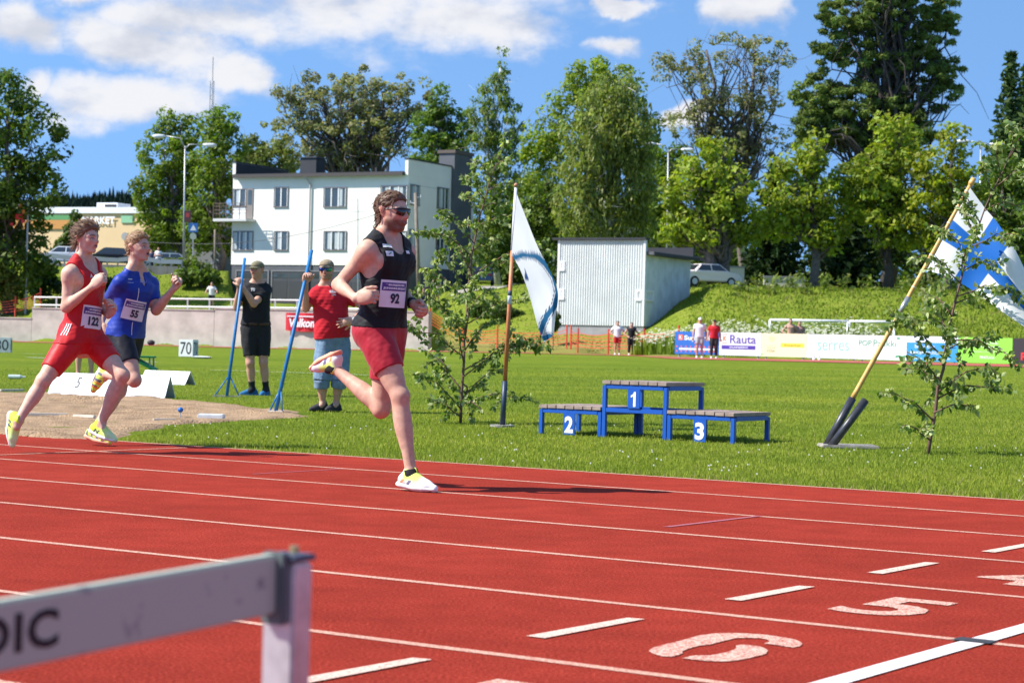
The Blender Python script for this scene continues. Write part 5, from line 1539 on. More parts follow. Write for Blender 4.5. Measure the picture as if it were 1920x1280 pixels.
# wood behind the crest and the road
rs = np.random.RandomState(78); cs = []
for _ in range(900):
    x = rs.uniform(-250, 2150); Y = rs.uniform(205, 225); p = at_x(x, Y); hh = 4.5 + 2.5 * math.sin(x * .02) + 1.5 * math.sin(x * .07)
    if 90 < x < 260: hh = 1.5
    cs.append((p.x, p.y, p.z + rs.uniform(.2, max(1.5, hh))))
V, C = leaf_cloud(np.array(cs), np.full(len(cs), 1.5), 34, .42, .9, .6, rs, (.07, .115, .015), 1.2)
me = arr_mesh('wood_edge', V, np.arange(len(V)).reshape(-1, 4), False); set_color(me, C)
tag(link('wood_edge', me, None, MATS['leaf']), 'undergrowth of the wood behind the trees', 'wood', kind='stuff')
# far wooded ridge
def ridge():
    rs = np.random.RandomState(5); Yr = 2300
    vs = []; n = 60
    for i in range(n + 1):
        x = -400 + i * 18 * 1.6; t = x
        top = 398 - 22 * math.exp(-((x - 230) / 160) ** 2) - 8 * math.sin(x * .012) + 4 * math.sin(x * .05)
        for (y, dY) in ((top, 250), (top + 25, 0), (640, -700)):
            vs.append(px(x, y + 6, Yr + dY))
    mb = MB().add(vs, [(3 * i + j, 3 * i + j + 1, 3 * i + j + 4, 3 * i + j + 3) for i in range(n) for j in range(2)])
    tag(mb.build('far_hill', mat('forest_floor', (.02, .035, .018, 1), rough=1)), 'distant dark wooded ridge', kind='structure')
    Vs = []; Cs = []
    for _ in range(1500):
        x = rs.uniform(40, 330); t = rs.uniform(0, 1) ** .7
        top = 398 - 22 * math.exp(-((x - 230) / 160) ** 2) - 8 * math.sin(x * .012) + 4 * math.sin(x * .05)
        Y = Yr + 250 - 300 * t; y = top + 6 + 30 * t + rs.uniform(-2, 3); p = px(x, y, Y); h = rs.uniform(9, 19); w = rs.uniform(2.2, 4)
        for a in range(3):
            an = a * 2.09 + rs.uniform(0, 1)
            Vs += [(p.x + math.cos(an) * w, p.y + math.sin(an) * w, p.z - 3), (p.x + math.cos(an + 2.09) * w, p.y + math.sin(an + 2.09) * w, p.z - 3), (p.x, p.y, p.z + h)]
            Cs += [np.array((.016, .034, .022)) * rs.uniform(.6, 1.4)] * 3
    me = arr_mesh('far_forest', Vs, np.arange(len(Vs)).reshape(-1, 3), False); set_color(me, Cs)
    tag(link('far_forest', me, None, MATS['needle']), 'distant conifer forest covering the ridge', 'forest', kind='stuff')
ridge()
# ------------------------------------------------------------------ podium
def podium():
    org = gp(1127, 819)
    X, Yv = DL, DA
    root = empty('winners_podium', org); tag(root, 'blue steel winners podium with wooden decks numbered 1, 2 and 3', 'podium')
    bl = mat('steel_blue', (.010, .085, .40, 1), rough=.35, spec=.5, noise=(9, .06, 3)); wd_ = mat('deck_wood', (.30, .225, .185, 1), rough=.85, noise=(9, .25, 6), bump=(30, .4, .004)); wt = mat('digit_white', (.78, .78, .78, 1), rough=.5)
    W = .668; D_ = .68; tb = .038
    def P(a, b, z): return org + X * a + Yv * b + Z * z
    def stage(t0, H, num, top):
        def bm_(name, a, b): 
            mb = MB(); mb.beam(a, b, tb, tb, bevel=.003); return mb.build(name, bl, root, local=root)
        t1 = t0 + W
        for (t, d) in ((t0 + .02, .02), (t1 - .02, .02), (t0 + .02, D_ - .02), (t1 - .02, D_ - .02)):
            mb = MB(); mb.box(P(t, d, H / 2 - .02), (tb, tb, H - .04), (X, Yv, Z), .003); mb.build('leg', bl, root, local=root)
        for z in ([H - .05] + ([.245] if top else [])):
            bm_('rail', P(t0 + .041, .02, z), P(t1 - .041, .02, z)); bm_('rail', P(t0 + .041, D_ - .02, z), P(t1 - .041, D_ - .02, z))
            bm_('rail', P(t0 + .02, .041, z), P(t0 + .02, D_ - .041, z)); bm_('rail', P(t1 - .02, .041, z), P(t1 - .02, D_ - .041, z))
        n = 7
        for i in range(n):
            a = t0 + W * (i + .5) / n
            mb = MB(); mb.box(P(a, D_ / 2, H - .012 + rnd.uniform(-.002, .002)), (W / n - .007, D_ + .02, .032), (X, Yv, Z), .003); mb.build('deck_plank', wd_, root, local=root)
        pz0, pz1 = (.0, H - .07) if not top else (.265, H - .07)
        pc = t0 + W * .5
        mb = MB(); mb.box(P(pc, -.006, (pz0 + pz1) / 2 + .003), (.125, .008, pz1 - pz0), (X, Yv, Z), .002); pl = mb.build('number_plate', bl, root, local=root)
        mb = MB()
        if num == '1':
            zc, hh = (pz0 + pz1) / 2, (pz1 - pz0) * .39
            mb.add([P(pc + a_ * .05, -.013, zc + b_ * hh) for (a_, b_) in ((-.05, -1), (.45, -1), (.45, 1), (.1, 1), (-.05, .72), (-.55, .5), (-.55, .2), (-.05, .42))], [(0, 1, 2, 3, 4, 7), (4, 5, 6, 7)])
        else: put_text(mb, num, P(pc, -.013, (pz0 + pz1) / 2), X, Z, 1, bold=.04, width=.09, height=(pz1 - pz0) * .78)
        mb.build('digit', wt, pl, local=root)
    stage(-W - .004, .265, '2', False); stage(0, .505, '1', True); stage(W + .004, .265, '3', False)
podium()

# ------------------------------------------------------------------ flags
def flag_cloth(name, root, mat_, fn, n=(46, 46), col=None):
    """fn(s, t) gives a world point; col(s, t) colours"""
    V, C = [], []
    for i in range(n[0]):
        for j in range(n[1]):
            s_, t = i / (n[0] - 1), j / (n[1] - 1); V.append(tuple(Vector(fn(s_, t)) - root.location)); C.append(col(s_, t))
    I = np.arange(n[0] * n[1]).reshape(n)
    F = np.stack([I[:-1, :-1].ravel(), I[1:, :-1].ravel(), I[1:, 1:].ravel(), I[:-1, 1:].ravel()], 1)
    me = arr_mesh(name, V, F); set_color(me, C)
    return link(name, me, root, mat_)
def bez(pts, t):
    """smooth polyline through pts"""
    n = len(pts) - 1; x = t * n; i = min(n - 1, int(x)); f = x - i
    p = [Vector((*pts[max(0, min(n, k))], 0)) for k in (i - 1, i, i + 1, i + 2)]
    v = .5 * ((2 * p[1]) + (-p[0] + p[2]) * f + (2 * p[0] - 5 * p[1] + 4 * p[2] - p[3]) * f * f + (-p[0] + 3 * p[1] - 3 * p[2] + p[3]) * f ** 3)
    return v.x, v.y
FLAGM = leaf_mat('flag_cloth', .45, .7, .2)
FLAGM.node_tree.nodes['Mix'].inputs[7].default_value = (1, 1, 1, 1)
def seg_d(p, pl):
    d = 1e9
    for (a, b) in zip(pl[:-1], pl[1:]):
        ax, ay = a; bx_, by = b; L2 = (bx_ - ax) ** 2 + (by - ay) ** 2; t = max(0, min(1, ((p[0] - ax) * (bx_ - ax) + (p[1] - ay) * (by - ay)) / L2))
        d = min(d, math.hypot(p[0] - ax - t * (bx_ - ax), p[1] - ay - t * (by - ay)))
    return d
def flag_club():
    g = gp(942, 800); Y = g.y
    root = empty('flagpole', g); tag(root, 'orange flagpole with dark foot standing upright beside the podium', 'flagpole')
    top = px(967.5, 350, Y)
    def pp(y): t = (800 - y) / 450; return Vector(g).lerp(top, t)
    MB().tube([pp(800), pp(714)], .026, 12).build('foot_sleeve', mat('sleeve_navy', (.02, .035, .07, 1), rough=.45, noise=(40, .3, 3)), root, smooth=True, local=root)
    MB().tube([pp(714), pp(470)], [.021, .018], 12).build('pole', mat('pole_orange', (.50, .17, .06, 1), rough=.5, noise=(16, .22, 5)), root, smooth=True, local=root)
    MB().tube([pp(470), pp(352)], [.0175, .015], 12).build('upper_pole', mat('pole_white', (.7, .7, .72, 1), rough=.5), root, smooth=True, local=root)
    MB().tube([pp(570), pp(545)], .0205, 12).build('tape', mat('tape_pale', (.62, .66, .72, 1), rough=.6), root, smooth=True, local=root)
    MB().tube([pp(554), pp(545)], .0212, 12).build('tape', mat('tape_dark', (.05, .07, .1, 1), rough=.6), root, smooth=True, local=root)
    MB().tube([top, top + Z * .02, top + Z * .035], [.02, .024, .008], 12).build('finial', mat('finial_brown', (.4, .2, .1, 1), rough=.5), root, smooth=True, local=root)
    MB().tube([Vector(g) + Z * .0, Vector(g) + Z * .02], .12, 16).build('ground_socket', mat('socket_grey', (.25, .24, .22, 1), rough=.8), root, local=root)
    TOP = [(969, 364), (985, 405), (1008, 462), (1030, 505), (1046, 548), (1041, 600), (1038, 628)]
    BOT = [(959, 478), (975, 505), (990, 545), (1000, 580), (1008, 610), (1016, 632), (1020, 642)]
    fr = empty('club_flag', pp(420)); tag(fr, 'white flag with blue zigzag bands hanging from the orange pole', 'flag')
    bands = [[(955, 486), (980, 478), (1005, 480), (1022, 494), (1040, 520), (1047, 548)], [(1047, 548), (1040, 575), (1026, 590), (1018, 608), (1012, 625)], [(1014, 636), (1030, 630), (1040, 640)]]
    def fn(s_, t):
        a = bez(TOP, t); b = bez(BOT, t)
        x, y = a[0] * (1 - s_) + b[0] * s_, a[1] * (1 - s_) + b[1] * s_
        hx = 969 - 10 * s_
        return px(x, y, Y - .02 - .9 * (x - hx) * Y / FPX + .045 * t * math.sin(s_ * 8 + t * 3) + .02 * math.sin(t * 13 + s_ * 3) * t)
    def col(s_, t):
        a = bez(TOP, t); b = bez(BOT, t); p = (a[0] * (1 - s_) + b[0] * s_, a[1] * (1 - s_) + b[1] * s_)
        d = min(seg_d(p, bd) for bd in bands)
        if abs(p[0] - 992) < 8 and abs(p[1] - 512) < 13 and s_ > .8: return (.03, .08, .22)
        if d < 5: return (.02, .13, .27)
        if 6.6 < d < 7.8: return (.02, .05, .12)
        return (.82, .82, .83)
    flag_cloth('cloth', fr, FLAGM, fn, (60, 80), col)
flag_club()
def flag_finland():
    g = gp(1548, 838); Y = g.y
    root = empty('slanted_flagpole', g); tag(root, 'yellow bamboo flagpole leaning out of a dark ground tube', 'flagpole')
    top = px(1823, 340, Y)
    pp = lambda t: Vector(g).lerp(top, t)
    MB().tube([pp(-.01), pp(.185)], .034, 14).build('ground_tube', mat('tube_black', (.035, .035, .045, 1), rough=.4, noise=(25, .3, 4)), root, smooth=True, local=root)
    n = 30; bam = mat('bamboo', (.62, .36, .10, 1), rough=.45, noise=(14, .15, 5))
    mb = MB(); mb.tube([pp(.185 + (.985 - .185) * i / n) for i in range(n + 1)], [.0215 - .006 * i / n + (.0015 if i % 5 == 0 else 0) for i in range(n + 1)], 12); mb.build('pole', bam, root, smooth=True, local=root)
    MB().tube([pp(.49), pp(.565)], .0225, 12).build('splice_sleeve', mat('sleeve_steel', (.5, .48, .44, 1), rough=.3, metal=.7), root, smooth=True, local=root)
    MB().tube([pp(.985), pp(.995), pp(1.012)], [.02, .026, .02], 12).build('finial', bam, root, smooth=True, local=root)
    for t in (.60, .66, .72, .78, .84, .90, .96):
        MB().tube([pp(t), pp(t + .004)], .0205, 10).build('tie', mat('tie_white', (.6, .55, .4, 1), rough=.7), root, local=root)
    r2 = empty('spare_ground_tube', gp(1556, 840)); tag(r2, 'empty dark tube slanting out of the lawn beside the leaning flagpole', 'tube')
    e2 = px(1623, 750, Y - .1)
    a = Vector(r2.location); MB().tube([a, e2], .034, 14).build('tube', MATS['tube_black'], r2, smooth=True, local=r2)
    MB().tube([e2, e2 + (e2 - a).normalized() * .004], .026, 14).build('tube_mouth', mat('mouth_black', (.005, .005, .005, 1), rough=.9), r2, local=r2)
    sl = gp(1590, 839); sr = empty('ground_slab', sl); tag(sr, 'flat concrete slab in the lawn under the flagpole tubes', 'slab')
    mb = MB(); mb.box((sl.x, sl.y, sl.z + .012), (.48, .35, .03), None, .008); mb.build('slab', mat('slab_grey', (.33, .30, .25, 1), rough=.9, noise=(20, .25, 5)), sr, local=sr)
    # blue cross flag
    fr = empty('finnish_flag', pp(.8)); tag(fr, 'white flag with blue cross hanging from the leaning bamboo pole', 'flag')
    TOP = [(1819, 352), (1845, 388), (1872, 420), (1900, 462), (1925, 512), (1950, 560)]
    BOT = [(1737, 508), (1768, 515), (1800, 530), (1835, 552), (1880, 585), (1935, 622)]
    def fn(s_, t):
        a = bez(TOP, t); b = bez(BOT, t)
        x, y = a[0] * (1 - s_) + b[0] * s_, a[1] * (1 - s_) + b[1] * s_
        hx = 1819 - 82 * s_
        return px(x, y, Y - .02 - .75 * (x - hx) * Y / FPX + .07 * math.sin(t * 9 - s_ * 3) * t ** .7 + .04 * math.sin(s_ * 7 + t * 5) * t)
    def col(s_, t):
        if .385 < s_ < .635 or .33 < t < .56: return (.012, .14, .52)
        return (.84, .84, .84)
    flag_cloth('cloth', fr, FLAGM, fn, (100, 110), col)
flag_finland()

# ------------------------------------------------------------------ cut birch saplings stuck in the lawn
def sapling(name, lab, trunk_px, specs, seed, leafn, base_r=.016):
    g = gp(*trunk_px[0]); Y = g.y; rs = np.random.RandomState(seed)
    root = empty(name, g); tag(root, lab, 'birch')
    k = Y / FPX
    pts = [px(x, y, Y + .02 * i) for i, (x, y) in enumerate(trunk_px)]; pts[0] = Vector(g) - Z * .05
    def curve(P, t):
        x = t * (len(P) - 1); i = min(len(P) - 2, int(x)); return P[i].lerp(P[i + 1], x - i)
    tr = [curve(pts, i / 16) + Vector(rs.normal(size=3)) * .008 for i in range(17)]
    mb = MB(); mb.tube(tr, [base_r * (1 - .85 * i / 16) for i in range(17)], 8); mb.build('trunk', mat('birch_twig', (.14, .075, .05, 1), rough=.7, noise=(30, .3, 4)), root, smooth=True, local=root)
    bm_ = MB(); leaves = []
    def leafs_on(path, dens):
        L = sum((path[i + 1] - path[i]).length for i in range(len(path) - 1)); m = max(2, int(L * dens))
        for j in range(m):
            t = .12 + .88 * (j + rs.uniform(0, 1)) / m; q = curve(path, min(1, t)); d = (curve(path, min(1, t + .05)) - curve(path, max(0, t - .05)))
            leaves.append((q, d.normalized() if d.length > 1e-5 else Vector((1, 0, 0))))
    for (t, ex, ey, dY) in specs:
        a = curve(pts, t); b = px(ex, ey, Y + dY); mid = a.lerp(b, .5) + Z * (.12 * (b - a).length)
        path = [a, a.lerp(mid, .55) + Vector(rs.normal(size=3)) * .01, mid, mid.lerp(b, .55) + Vector(rs.normal(size=3)) * .015, b]
        path = [curve(path, i / 8) for i in range(9)]
        r = base_r * .5 * (1 - .6 * t); bm_.tube(path, [r * (1 - .8 * i / 8) + .0012 for i in range(9)], 5)
        leafs_on(path, leafn)
        for _ in range(max(2, int((b - a).length * 8))):
            f = rs.uniform(.25, .97); q = curve(path, f); dv = (b - a).normalized() * rs.uniform(.2, 1) + Vector(rs.normal(size=3)) * .6 + Z * rs.uniform(-.5, .25)
            e = q + dv.normalized() * rs.uniform(.08, .24)
            pth = [q, q.lerp(e, .5) + Z * .015, e]; bm_.tube(pth, [.0022, .0016, .001], 4); leafs_on(pth, leafn * 1.6)
    bo = bm_.build('branches', MATS['birch_twig'], root, smooth=True, local=root)
    # leaves: folded pointed ovals on a stalk
    V, F, C = [], [], []
    loc = Vector(root.location)
    for (q, d) in leaves:
        s = rs.uniform(.026, .050); side = Vector(rs.normal(size=3)); hang = (d * rs.uniform(-.2, .8) + side * .7 - Z * rs.uniform(.1, 1.1)).normalized()
        w = hang.cross(Vector(rs.normal(size=3))).normalized(); nn = hang.cross(w)
        b0 = q + hang * .012 - loc; i0 = len(V); fold_ = rs.uniform(.0, .5)
        prof = ((0, 0), (.22, .34), (.45, .42), (.72, .24), (1.05, 0))
        V.append(tuple(b0))
        for (l, wd_) in prof[1:4]:
            V.append(tuple(b0 + hang * l * s * 1.25 + w * wd_ * s + nn * wd_ * s * fold_)); V.append(tuple(b0 + hang * l * s * 1.25)); V.append(tuple(b0 + hang * l * s * 1.25 - w * wd_ * s + nn * wd_ * s * fold_))
        V.append(tuple(b0 + hang * 1.05 * s * 1.25))
        F += [(i0, i0 + 2, i0 + 1), (i0, i0 + 3, i0 + 2), (i0 + 1, i0 + 2, i0 + 5), (i0 + 1, i0 + 5, i0 + 4), (i0 + 2, i0 + 3, i0 + 6), (i0 + 2, i0 + 6, i0 + 5),
              (i0 + 4, i0 + 5, i0 + 8), (i0 + 4, i0 + 8, i0 + 7), (i0 + 5, i0 + 6, i0 + 9), (i0 + 5, i0 + 9, i0 + 8), (i0 + 7, i0 + 8, i0 + 10), (i0 + 8, i0 + 9, i0 + 10)]
        pale = rs.uniform() < .45
        c = np.array((.40, .44, .20)) if pale else np.array((.125, .20, .038)); c = c * rs.uniform(.7, 1.25)
        C += [c] * 11
    me = arr_mesh('foliage', V, F, True); set_color(me, C)
    o = link('foliage', me, root, MATS['leaf']); o['kind'] = 'stuff'
sapling('birch_sapling', 'leafy cut birch stuck in the lawn beside the orange flagpole', [(864, 793), (868, 715), (872, 640), (878, 560), (884, 480), (896, 420), (910, 370), (926, 320), (945, 272)],
        [(.03, 800, 745, -.1), (.05, 775, 700, -.3), (.10, 790, 650, .2), (.08, 945, 690, .1), (.14, 1000, 632, -.15), (.16, 1035, 650, -.2), (.20, 770, 610, -.2), (.24, 800, 560, .2), (.22, 930, 600, .25), (.28, 770, 545, -.15), (.30, 985, 560, -.2),
         (.33, 920, 540, .3), (.36, 790, 500, .1), (.38, 820, 470, -.3), (.42, 960, 500, .1), (.44, 1015, 470, -.2), (.46, 840, 440, .2), (.50, 795, 430, -.1), (.52, 940, 450, .2), (.55, 828, 395, -.15), (.60, 860, 420, .2), (.62, 985, 405, -.1),
         (.66, 870, 360, .15), (.70, 940, 380, .1), (.74, 868, 330, -.1), (.78, 975, 345, .0), (.84, 900, 300, .1), (.90, 960, 300, 0), (.95, 955, 262, 0), (.12, 880, 770, .3), (.06, 985, 745, -.2), (.07, 905, 770, -.3), (.18, 850, 590, -.4), (.26, 890, 520, -.4), (.40, 880, 460, .4)], 31, 85)
sapling('birch_sapling', 'leafy cut birch stuck in the lawn in front of the blue cross flag', [(1740, 850), (1752, 770), (1766, 690), (1782, 610), (1800, 530), (1822, 460), (1848, 390), (1880, 320), (1912, 255)],
        [(.05, 1690, 800, -.2), (.10, 1675, 735, .1), (.12, 1830, 760, -.2), (.16, 1868, 725, .1), (.18, 1860, 690, -.3), (.22, 1690, 690, .2), (.20, 1700, 660, -.2), (.28, 1665, 580, .0), (.30, 1840, 640, .2), (.33, 1895, 665, -.1), (.36, 1715, 600, -.3), (.40, 1725, 540, .2), (.44, 1850, 560, .1),
         (.46, 1900, 540, -.2), (.50, 1745, 480, -.1), (.54, 1880, 490, .2), (.58, 1775, 430, .1), (.62, 1915, 440, -.2), (.66, 1800, 390, .2), (.70, 1790, 350, -.1), (.74, 1925, 380, .1), (.78, 1840, 310, .1), (.82, 1940, 310, -.1), (.86, 1860, 270, 0), (.92, 1930, 235, .1), (.96, 1890, 235, 0), (.14, 1760, 720, .4), (.26, 1790, 620, -.4), (.35, 1760, 570, .4), (.52, 1830, 430, -.4)], 32, 80)

# ------------------------------------------------------------------ hurdle in the foreground
def hurdle():
    R0 = px(520, 1036, 2.44); zt = R0.z; Lb = 1.2
    root = empty('hurdle', Vector((R0.x, R0.y, 0))); tag(root, 'white hurdle with a scuffed crossbar and black lettering on the red track', 'hurdle')
    th = YAW - .10; DA = Vector((math.sin(th), math.cos(th), 0)); DL = Vector((math.cos(th), -math.sin(th), 0))
    e = -DA                         # from the right end towards the camera
    P = lambda s_, o, z: Vector((R0.x, R0.y, 0)) + e * s_ + DL * o + Z * (z - (.02 * s_ if z > .4 else 0))
    wm = bpy.data.materials.new('bar_scuffed'); wm.use_nodes = True
    N, L = wm.node_tree.nodes, wm.node_tree.links; b = N['Principled BSDF']; tc = N.new('ShaderNodeTexCoord')
    n1 = N.new('ShaderNodeTexNoise'); n1.inputs['Scale'].default_value = 26; n1.inputs['Detail'].default_value = 6; L.new(tc.outputs['Object'], n1.inputs['Vector'])
    rp = N.new('ShaderNodeValToRGB'); L.new(n1.outputs['Fac'], rp.inputs[0]); rp.color_ramp.elements[0].position = .27; rp.color_ramp.elements[0].color = (.20, .19, .20, 1); rp.color_ramp.elements[1].position = .40; rp.color_ramp.elements[1].color = (.46, .50, .39, 1)
    L.new(rp.outputs[0], b.inputs['Base Color']); b.inputs['Roughness'].default_value = .5
    mb = MB(); mb.box(P(Lb / 2 - .01, 0, zt - .035), (Lb, .018, .07), ((DA + Z * .02).normalized(), DL, Z), .003); bar = mb.build('crossbar', wm, root, local=root)
    ink = mat('ink_black', (.012, .010, .012, 1), rough=.6)
    mb = MB(); put_text(mb, 'NORDIC', P(.398, .0097, zt - .035), DA, Z, 1, bold=.035, width=.28, height=.040, space=1.1)
    mx = max((Vector(v) - P(.398, 0, 0)).dot(DA) for v in mb.v); mb.v = [tuple(Vector(v) - DA * mx) for v in mb.v]
    mb.build('lettering', ink, bar, local=root)
    stl = mat('hurdle_steel', (.62, .63, .62, 1), rough=.3, metal=.55, noise=(30, .15, 4)); dk = mat('hurdle_band', (.07, .08, .12, 1), rough=.4)
    for s_, sg in ((-.018, 1), (Lb - .002, -1)):
        mb = MB(); mb.box(P(s_, .004, (zt - .012) / 2), (.040, .044, zt - .012), (DA, DL, Z), .003); up = mb.build('upright', stl, root, local=root)
        mb = MB(); mb.box(P(s_, .004, zt - .006), (.046, .05, .008), (DA, DL, Z), .002); mb.build('upright_cap', dk, up, local=root)
        mb = MB(); mb.tube([P(s_ - .012, .004, zt - .002), P(s_ - .012, .004, zt + .006)], .006, 10); mb.build('cap_screw', mat('brass', (.6, .45, .2, 1), rough=.35, metal=.8), up, local=root)
        mb = MB(); mb.box(P(s_ + sg * .027, .004, zt - .04), (.012, .032, .085), (DA, DL, Z), .002); mb.build('bracket', mat('bracket_dark', (.10, .12, .12, 1), rough=.5), up, local=root)
        mb = MB(); mb.beam(P(s_, -.02, .03), P(s_, -.66, .03), .035, .035, bevel=.003); mb.build('foot', stl, root, local=root)
    mb = MB(); mb.beam(P(.004, .004, .33), P(Lb - .024, .004, .33), .025, .025, bevel=.002); mb.build('cross_tube', stl, root, local=root)
hurdle()

# ------------------------------------------------------------------ pit-side things
def rake(lab, top_px, base, spread, bar_w, bar_dir, dY_top, knee=.15, name='sand_rake'):
    root = empty(name, base); tag(root, lab, 'rake')
    bl = mat('rake_blue', (.012, .16, .40, 1), rough=.45, noise=(25, .12, 3))
    top = px(top_px[0], top_px[1], base.y + dY_top); b = Vector(base) + Z * .05
    MB().tube([b, b.lerp(top, .5), top], [.021, .02, .019], 10).build('handle', bl, root, smooth=True, local=root)
    kn = b.lerp(top, knee)
    for sg in (-1, 1):
        MB().tube([kn, b + bar_dir * (sg * spread) - Z * .01], .009, 7).build('strut', bl, root, smooth=True, local=root)
    mb = MB(); c = b - Z * .02
    mb.beam(c - bar_dir * bar_w / 2, c + bar_dir * bar_w / 2, .03, .05, bevel=.004); mb.build('rake_bar', mat('bar_worn', (.42, .38, .32, 1), rough=.7, noise=(30, .3, 4)), root, local=root)
    return root
RB1 = px(425, 749, 26.5); RB2 = px(517, 779, 21.9)
rake('blue rake with a wide bar held by the man in black', (459, 484), RB1, .16, .36, Vector((1, .1, 0)).normalized(), .48)
rake('blue rake held upright in the sand by the man in red', (584.5, 469), RB2, .10, .24, Vector((.75, -.66, 0)), .5, .14)
def board(lab, x0, x1, yb0, yb1, h, num, nx, W=.34, name='distance_board', nsz=.13):
    """white folded distance board, an inverted V seen from the pit"""
    a = gp(x0, yb0); b = gp(x1, yb1); d = (b - a); d.z = 0; L = d.length; d.normalize(); n = Vector((d.y, -d.x, 0))
    root = empty(name, a); tag(root, lab, 'board')
    wm = mat('board_white', (.76, .76, .74, 1), rough=.55, noise=(6, .04, 4)); m0 = a.z + .005
    ridge_ = lambda t: a + d * t - n * W / 2 + Z * (h + .0)
    slope = (Z * h - n * W / 2).normalized(); out = slope.cross(d).normalized()
    if out.dot(n) < 0: out = -out
    S = math.hypot(h, W / 2)
    mb = MB(); mb.box(a + d * L / 2 + slope * S / 2 + Z * .006, (L, .012, S), (d, out, slope), .002); fr = mb.build('front_panel', wm, root, local=root)
    slope2 = (Z * h + n * W / 2).normalized(); out2 = (slope2.cross(d)).normalized()
    mb = MB(); mb.box(a - n * W + d * L / 2 + slope2 * S / 2 + Z * .006, (L, .012, S), (d, out2, slope2), .002); mb.build('rear_panel', wm, root, local=root)
    mb = MB(); mb.box(a + d * L / 2 + slope * .03 + out * .009 + Z * .006, (L - .01, .006, .004), (d, out, slope)); mb.build('edge_strip', mat('strip_grey', (.45, .45, .45, 1), rough=.6), fr, local=root)
    for (x, tx) in nx:
        t = (gp(x, yb0).x - a.x) / max(1e-3, d.x)
        mb = MB(); put_text(mb, tx, a + d * t + slope * S * .58 + out * .0105 + Z * .006, d, slope, 1, bold=.0, height=nsz, width=nsz * .42 * len(tx), shear=.25)
        mb.build('distance_number', mat('ink_grey', (.06, .06, .065, 1), rough=.6), fr, local=root)
board('long white folded distance board marked 5 at the edge of the sand', 89, 309, 741, 747, .28, '5', [(149, '5')], nsz=.16)
board('smaller white folded distance board marked 15 behind the long one', 262, 347, 719, 722, .20, '15', [(305, '15')], .26, nsz=.085)
def cube_sign(lab, x0, x1, yb, yt, num, ang):
    g = gp((x0 + x1) / 2, yb); k = g.y / FPX; w = (x1 - x0) * k; h = (yb - yt) * k
    root = empty('distance_marker', g); tag(root, lab, 'marker')
    wm = mat('marker_white', (.70, .70, .68, 1), rough=.6); ink = mat('ink_black', (.012, .010, .012, 1), rough=.6)
    ex = Vector((math.cos(ang), math.sin(ang), 0)); ey = Vector((-ex.y, ex.x, 0))
    mb = MB(); mb.box(Vector(g) + Z * (h / 2 + .01) + ey * w * .35, (w, w * .7, h), (ex, ey, Z), .006); bx = mb.build('box', wm, root, local=root)
    mb = MB(); put_text(mb, num, Vector(g) + Z * (h / 2 + .01) - ey * .004, ex, Z, 1, bold=.0, width=w * .78 if len(num) > 1 else w * .6, height=h * .72); mb.build('number', ink, bx, local=root)
    mb = MB(); put_text(mb, num, Vector(g) + Z * (h / 2 + .01) + ex * (w / 2 + .004) + ey * w * .35, ey, Z, 1, bold=.0, width=w * .5, height=h * .72); mb.build('number', ink, bx, local=root)
cube_sign('white box marker with black number 70 on the lawn', 333, 363, 669, 637, '70', -.35)
cube_sign('white box marker with a black 0 by the edge of the lawn', -14, 19, 661, 633, '80', .1)
def small(lab, name, x, y, fn, cat, mat_):
    g = gp(x, y); mb = MB(); fn(mb, Vector((0, 0, 0))); o = mb.build(name, mat_); o.location = g; tag(o, lab, cat); return o
def sand_planks():
    m = mat('plank_pale', (.62, .55, .45, 1), rough=.8, noise=(10, .12, 4))
    for i, (x0, y0, x1, y1, lab) in enumerate(((45, 782, 127, 783, 'pale edging plank lying in the sand, the longer one'), (138, 785, 178, 787, 'short pale edging plank lying in the sand'), (0, 736, 44, 735, 'pale edging plank at the back of the sand pit'), (287, 793, 330, 793, 'thin pale lath half buried in the sand near the blue peg'))):
        a, b = gp(x0, y0), gp(x1, y1); c = (a + b) / 2; d = (b - a).normalized(); mb = MB(); mb.beam(a - c + Z * .03, b - c + Z * .03, .04, .03, bevel=.006); o = mb.build('edging_plank', m); o.location = c; tag(o, lab, 'plank')
sand_planks()
def peg():
    g = gp(338, 786); root = empty('marker_peg', g); tag(root, 'blue-topped peg standing in the sand', 'peg')
    MB().tube([g, Vector(g) + Z * .07], .006, 7).build('pin', mat('pin_grey', (.5, .5, .5, 1), rough=.4), root, local=root)
    MB().tube([Vector(g) + Z * .07, Vector(g) + Z * .085, Vector(g) + Z * .105, Vector(g) + Z * .12], [.012, .028, .028, .01], 10).build('head', mat('peg_blue', (.01, .12, .42, 1), rough=.5), root, smooth=True, local=root)
peg()
WB = mat('block_white', (.72, .72, .70, 1), rough=.7, noise=(20, .1, 3))
small('white takeoff block lying at the tip of the sand', 'white_block', 396, 786, lambda mb, o: mb.box(o + Z * .03, (.26, .14, .05), None, .01), 'block', WB)
small('white flat disc lying on the lawn near marker 70', 'flat_disc', 378, 672, lambda mb, o: mb.tube([o + Z * .01, o + Z * .05, o + Z * .07], [.24, .3, .15], 14), 'disc', WB)
small('white bottle lying on the lawn left of the marker box', 'dropped_bottle', 30, 711, lambda mb, o: mb.tube([o + Vector((-.12, 0, .04)), o + Vector((.06, .02, .04)), o + Vector((.1, .02, .04)), o + Vector((.14, .03, .04))], [.035, .035, .014, .014], 10), 'bottle', mat('bottle_pale', (.55, .62, .58, 1), rough=.3))
